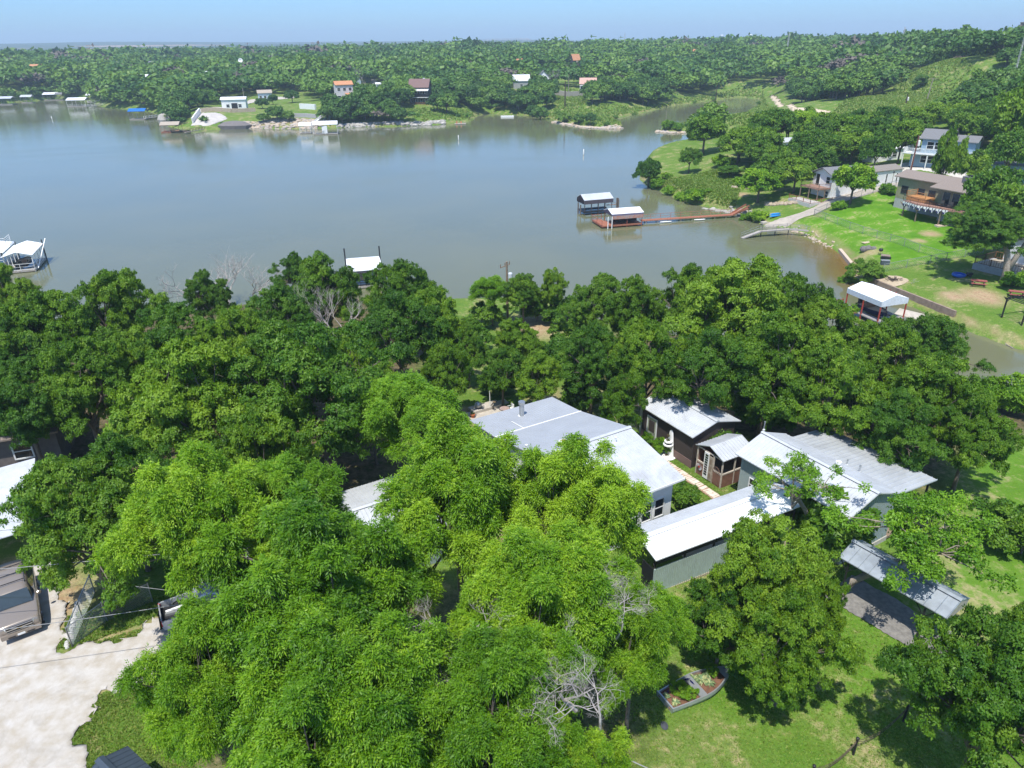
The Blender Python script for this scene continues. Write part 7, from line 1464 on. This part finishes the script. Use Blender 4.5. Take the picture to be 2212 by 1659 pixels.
# the ones that show largest: nearest to the lake and camera
score=R+np.clip(dsh,0,60)*1.2; order=np.argsort(score); ind=order[FS[order]>6][:150]; rest=np.setdiff1d(order,ind)
REG=[(0,240,'on the wooded slope above the left boathouses'),(240,420,'behind the blue roofed dock'),(420,600,'behind the white metal shed'),(600,800,'around the pink two storey house'),(800,1100,'around the maroon roofed house'),(1100,1330,'around the gabled cottage and curved wall'),(1330,1650,'along the creek bank'),(1650,2400,'on the slope beyond the dirt track')]
for lo,hi,nm in REG:
    it=[(FX[i],FY[i],f'G{int(g2.integers(0,4))}',float(g2.uniform(.8,1.2))) for i in ind if (lo<=sx[i]<hi or (lo==0 and sx[i]<0))]
    tone_lists(it,nm,'trees '+nm)
# trees standing by themselves in the clearings
solo=[(440,262,.8,'GB0'),(590,226,.55,'G0'),(632,222,.75,'G1'),(600,262,.75,'G3'),(625,262,.55,'G3'),(570,266,.5,'G1'),(567,235,.6,'G0'),(720,250,1.0,'G0'),(740,256,1.1,'G1'),(765,262,1.1,'G0'),(790,262,1.0,'G1'),(708,262,.8,'G3'),(755,240,.9,'G0'),(780,244,.9,'G1'),(815,245,.6,'G2'),(845,262,.75,'G3'),(860,265,.7,'G1'),(870,222,.55,'G0'),(945,240,1.0,'G0'),(965,245,1.1,'G1'),(990,252,.6,'GB0'),(1010,254,.7,'GB0'),(1150,252,.8,'G0'),(1168,258,.8,'G1'),(1120,240,1.0,'G0'),(1140,240,1.0,'G1'),(1180,236,.9,'G0'),(1215,266,.6,'G3'),(1250,268,.55,'G1'),(1275,270,.5,'G1'),(1310,272,.5,'GB0'),(1230,258,.6,'GB0'),(1295,262,.5,'GB0'),(1205,246,.6,'GB0'),(1330,255,.5,'GB0'),(1370,248,.5,'GB0'),(1420,240,.5,'GB0'),(1500,222,.6,'GB0'),(1540,216,.6,'GB0'),(1580,208,.5,'GB0'),(1640,225,.6,'GB0'),(1640,250,.7,'GB0'),(1905,196,.5,'G1'),(1985,190,.6,'G0'),(2058,99,1.9,'G0'),(2140,94,1.4,'G2'),(1280,205,.8,'G1'),(1300,212,.9,'G0'),(1320,215,.9,'G1'),(2120,215,.9,'G2'),(2150,222,.9,'G1'),(2085,232,.9,'G0'),(455,236,.5,'GB0'),(480,268,.4,'GB0')]
land=[(0,560,'near the gravel slope on the far point'),(560,700,'on the terraced lawns of the far point'),(700,880,'on the bank below the pink house'),(880,1060,'on the bank below the maroon roofed house'),(1060,1200,'at the gap before the rocky spit'),(1200,1345,'on the rocky spit'),(1345,1660,'on the grassy creek bank'),(1660,2300,'in the right meadow')]
for lo,hi,nm in land:
    tone_lists([(*gp(px,py)[:2],k,s) for px,py,s,k in solo if lo<=px<hi],nm,'trees and bushes '+nm)
for px,py,s,l in ((1198,192,1.3,'bare grey tree right of the gabled cottage'),(785,182,1.2,'leafless brown tree behind the pale blue house'),(700,200,1.2,'bare forked tree left of the pink house')):
    q=gp(px,py); place_bare('X3',q[0],q[1],s,l)
q=gp(2212,260)
# merged far wood
def proto_far(seed,n,L,W,tb):
    cl=crown_clumps(None,1.0,1.25,16,seed,low=-.3,rr=(.3,.45)); V,Fq,T_=make_leaves(cl,seed+1,'one',n,L,W,tb); return V,Fq,T_
PF=[[proto_far(500+i,240,.19,.17,.5) for i in range(6)],[proto_far(520+i,110,.27,.24,.5) for i in range(6)],[proto_far(540+i,46,.40,.34,.5) for i in range(6)]]
Vs=[];Fs_=[];Ts=[];MI=[];off=0
greytree=mat('grey_brown_twigs',(.16,.135,.11),.95,var=.3,vs=.4)
lfn=vn(FX,FY,55,21)
for i in rest:
    if lfn[i]<.16 and g2.random()<.7: continue
    lod=0 if R[i]<430 else (1 if R[i]<800 else 2); v,f,t_=PF[lod][int(g2.integers(0,6))]; a=g2.uniform(0,6.28); s=FS[i]*.70*g2.uniform(.55,1.4)*min(1,9.5/FS[i]*1.05)**.3; hs=s*g2.uniform(.6,.9); tt=g2.normal(.03,.22)
    c_,s2=math.cos(a),math.sin(a); V=np.stack([(v[:,0]*c_-v[:,1]*s2)*s+FX[i],(v[:,0]*s2+v[:,1]*c_)*s+FY[i],v[:,2]*hs+FZ[i]+hs*.55+min(s*.45,3)],-1)
    Vs.append(V.astype(np.float32)); Fs_.append(f+off); Ts.append((t_+tt+(lfn[i]-.5)*.35).astype(np.float32)); MI.append(np.full(len(f),int(g2.random()<.045))); off+=len(V)
o=link_mesh('far_forest',np.concatenate(Vs),np.concatenate(Fs_),[L_far,greytree],attrs=dict(tint=np.concatenate(Ts)),mi=np.concatenate(MI)); tagp(o,'dense dark green woods covering the far hills to the horizon','forest',kind='stuff'); print('forest trees',len(rest),'verts',off)
del Vs,Fs_,Ts
# meadow and bank grass clumps
def tufts(poly,n,h,m,label,seed,r=.5,y0=None):
    g3=np.random.default_rng(seed); P=np.array(poly); lo,hi=P.min(0),P.max(0); A=g3.uniform(lo[0],hi[0],n*3); B=g3.uniform(lo[1],hi[1],n*3); k=(sdf(A,B,poly)<0)&(sdf(A,B,LAKE)>.3); A,B=A[k][:n],B[k][:n]; n=len(A); Z_=H(A,B); K=5
    Vq=[];Fq=[];Tq=[]; off=0
    for j in range(K):
        az_=g3.uniform(0,6.28,n); d=np.stack([np.cos(az_)*.6,np.sin(az_)*.6,np.full(n,.8)],-1); s=unit(np.cross(d,np.array([0,0,1.])+g3.normal(0,.5,(n,3)))); p=np.stack([A+g3.normal(0,r*.4,n),B+g3.normal(0,r*.4,n),Z_-.05],-1); v,f=quads_from(p,unit(d),s,h*g3.uniform(.6,1.3,n),np.full(n,r)); Vq.append(v);Fq.append(f+off);off+=len(v); Tq.append(np.repeat(.55+g3.normal(0,.2,n),4))
    o=link_mesh('tall_grass',np.concatenate(Vq),np.concatenate(Fq),m,attrs=dict(tint=np.concatenate(Tq))); tagp(o,label,'grass',kind='stuff')
gl_=leafmat('lawn_blades',(.09,.20,.02),(.17,.29,.04),(.34,.36,.10),tw=.1)
tufts(NOF[2],9000,.9,gl_,'tall rough grass on the creek banks and spit',1,.42); tufts(NOF[4],9000,.7,gl_,'rough meadow grass on the right hill',2,.4); tufts(NOF[1],3500,.8,gl_,'weeds on the far bank below the houses',3,.4); tufts(W2([(1385,395),(1460,385),(1560,360),(1600,400),(1590,450),(1500,438),(1420,412)]),4000,.4,gl_,'long grass on the slope of the point',4,.2)

tufts(W2([(1290,1659),(1310,1540),(1420,1330),(1500,1200),(1850,1200),(1800,1280),(1990,1400),(2212,1300),(2400,1500),(2400,1900),(1290,1900)]),26000,.10,gl_,'blades of the front lawn around the boat planter',11,.09)
tufts(W2([(190,1659),(200,1545),(300,1470),(420,1400),(420,1659),(400,1800),(190,1800)]),7000,.11,gl_,'blades of the grass strip beside the gravel drive',12,.09)
tufts(W2([(1400,930),(1450,960),(1600,1050),(1560,1090),(1480,1080),(1440,1010)]),4000,.10,gl_,'blades of the grass between the white house and the sheds',13,.08)
tufts(W2([(120,1400),(150,1330),(260,1290),(420,1290),(300,1350),(160,1400)]),3000,.13,gl_,'weedy grass inside the wire fence',14,.10)

tufts(W2([(50,1365),(92,1362),(88,1445),(48,1445)]),500,.12,gl_,'small grass strip growing between the wheel tracks of the drive',15,.10)
tufts(W2([(150,1400),(215,1385),(300,1360),(420,1310),(430,1325),(300,1385),(215,1412),(150,1418)]),1300,.12,gl_,'ragged grass along the upper edge of the gravel drive',16,.10)
tufts(W2([(290,1478),(205,1505),(180,1545),(150,1600),(180,1659),(215,1659),(190,1600),(215,1550),(300,1490)]),1500,.12,gl_,'ragged grass along the lower edge of the gravel drive',17,.10)
# ------------------------------------------------------------------ haze
b=MB(); b.box(-9000,-300,-30,9000,7000,130); m=bpy.data.materials.new('haze'); m.use_nodes=True; nt=m.node_tree; nt.nodes.clear(); out=nt.nodes.new('ShaderNodeOutputMaterial'); v=nt.nodes.new('ShaderNodeVolumePrincipled'); v.inputs['Color'].default_value=(.66,.84,1.0,1); v.inputs['Density'].default_value=.00026; v.inputs['Anisotropy'].default_value=0.0; nt.links.new(v.outputs[0],out.inputs['Volume'])
o=b.build('haze',m); tagp(o,'thin blue summer haze over the far hills','haze',kind='stuff')
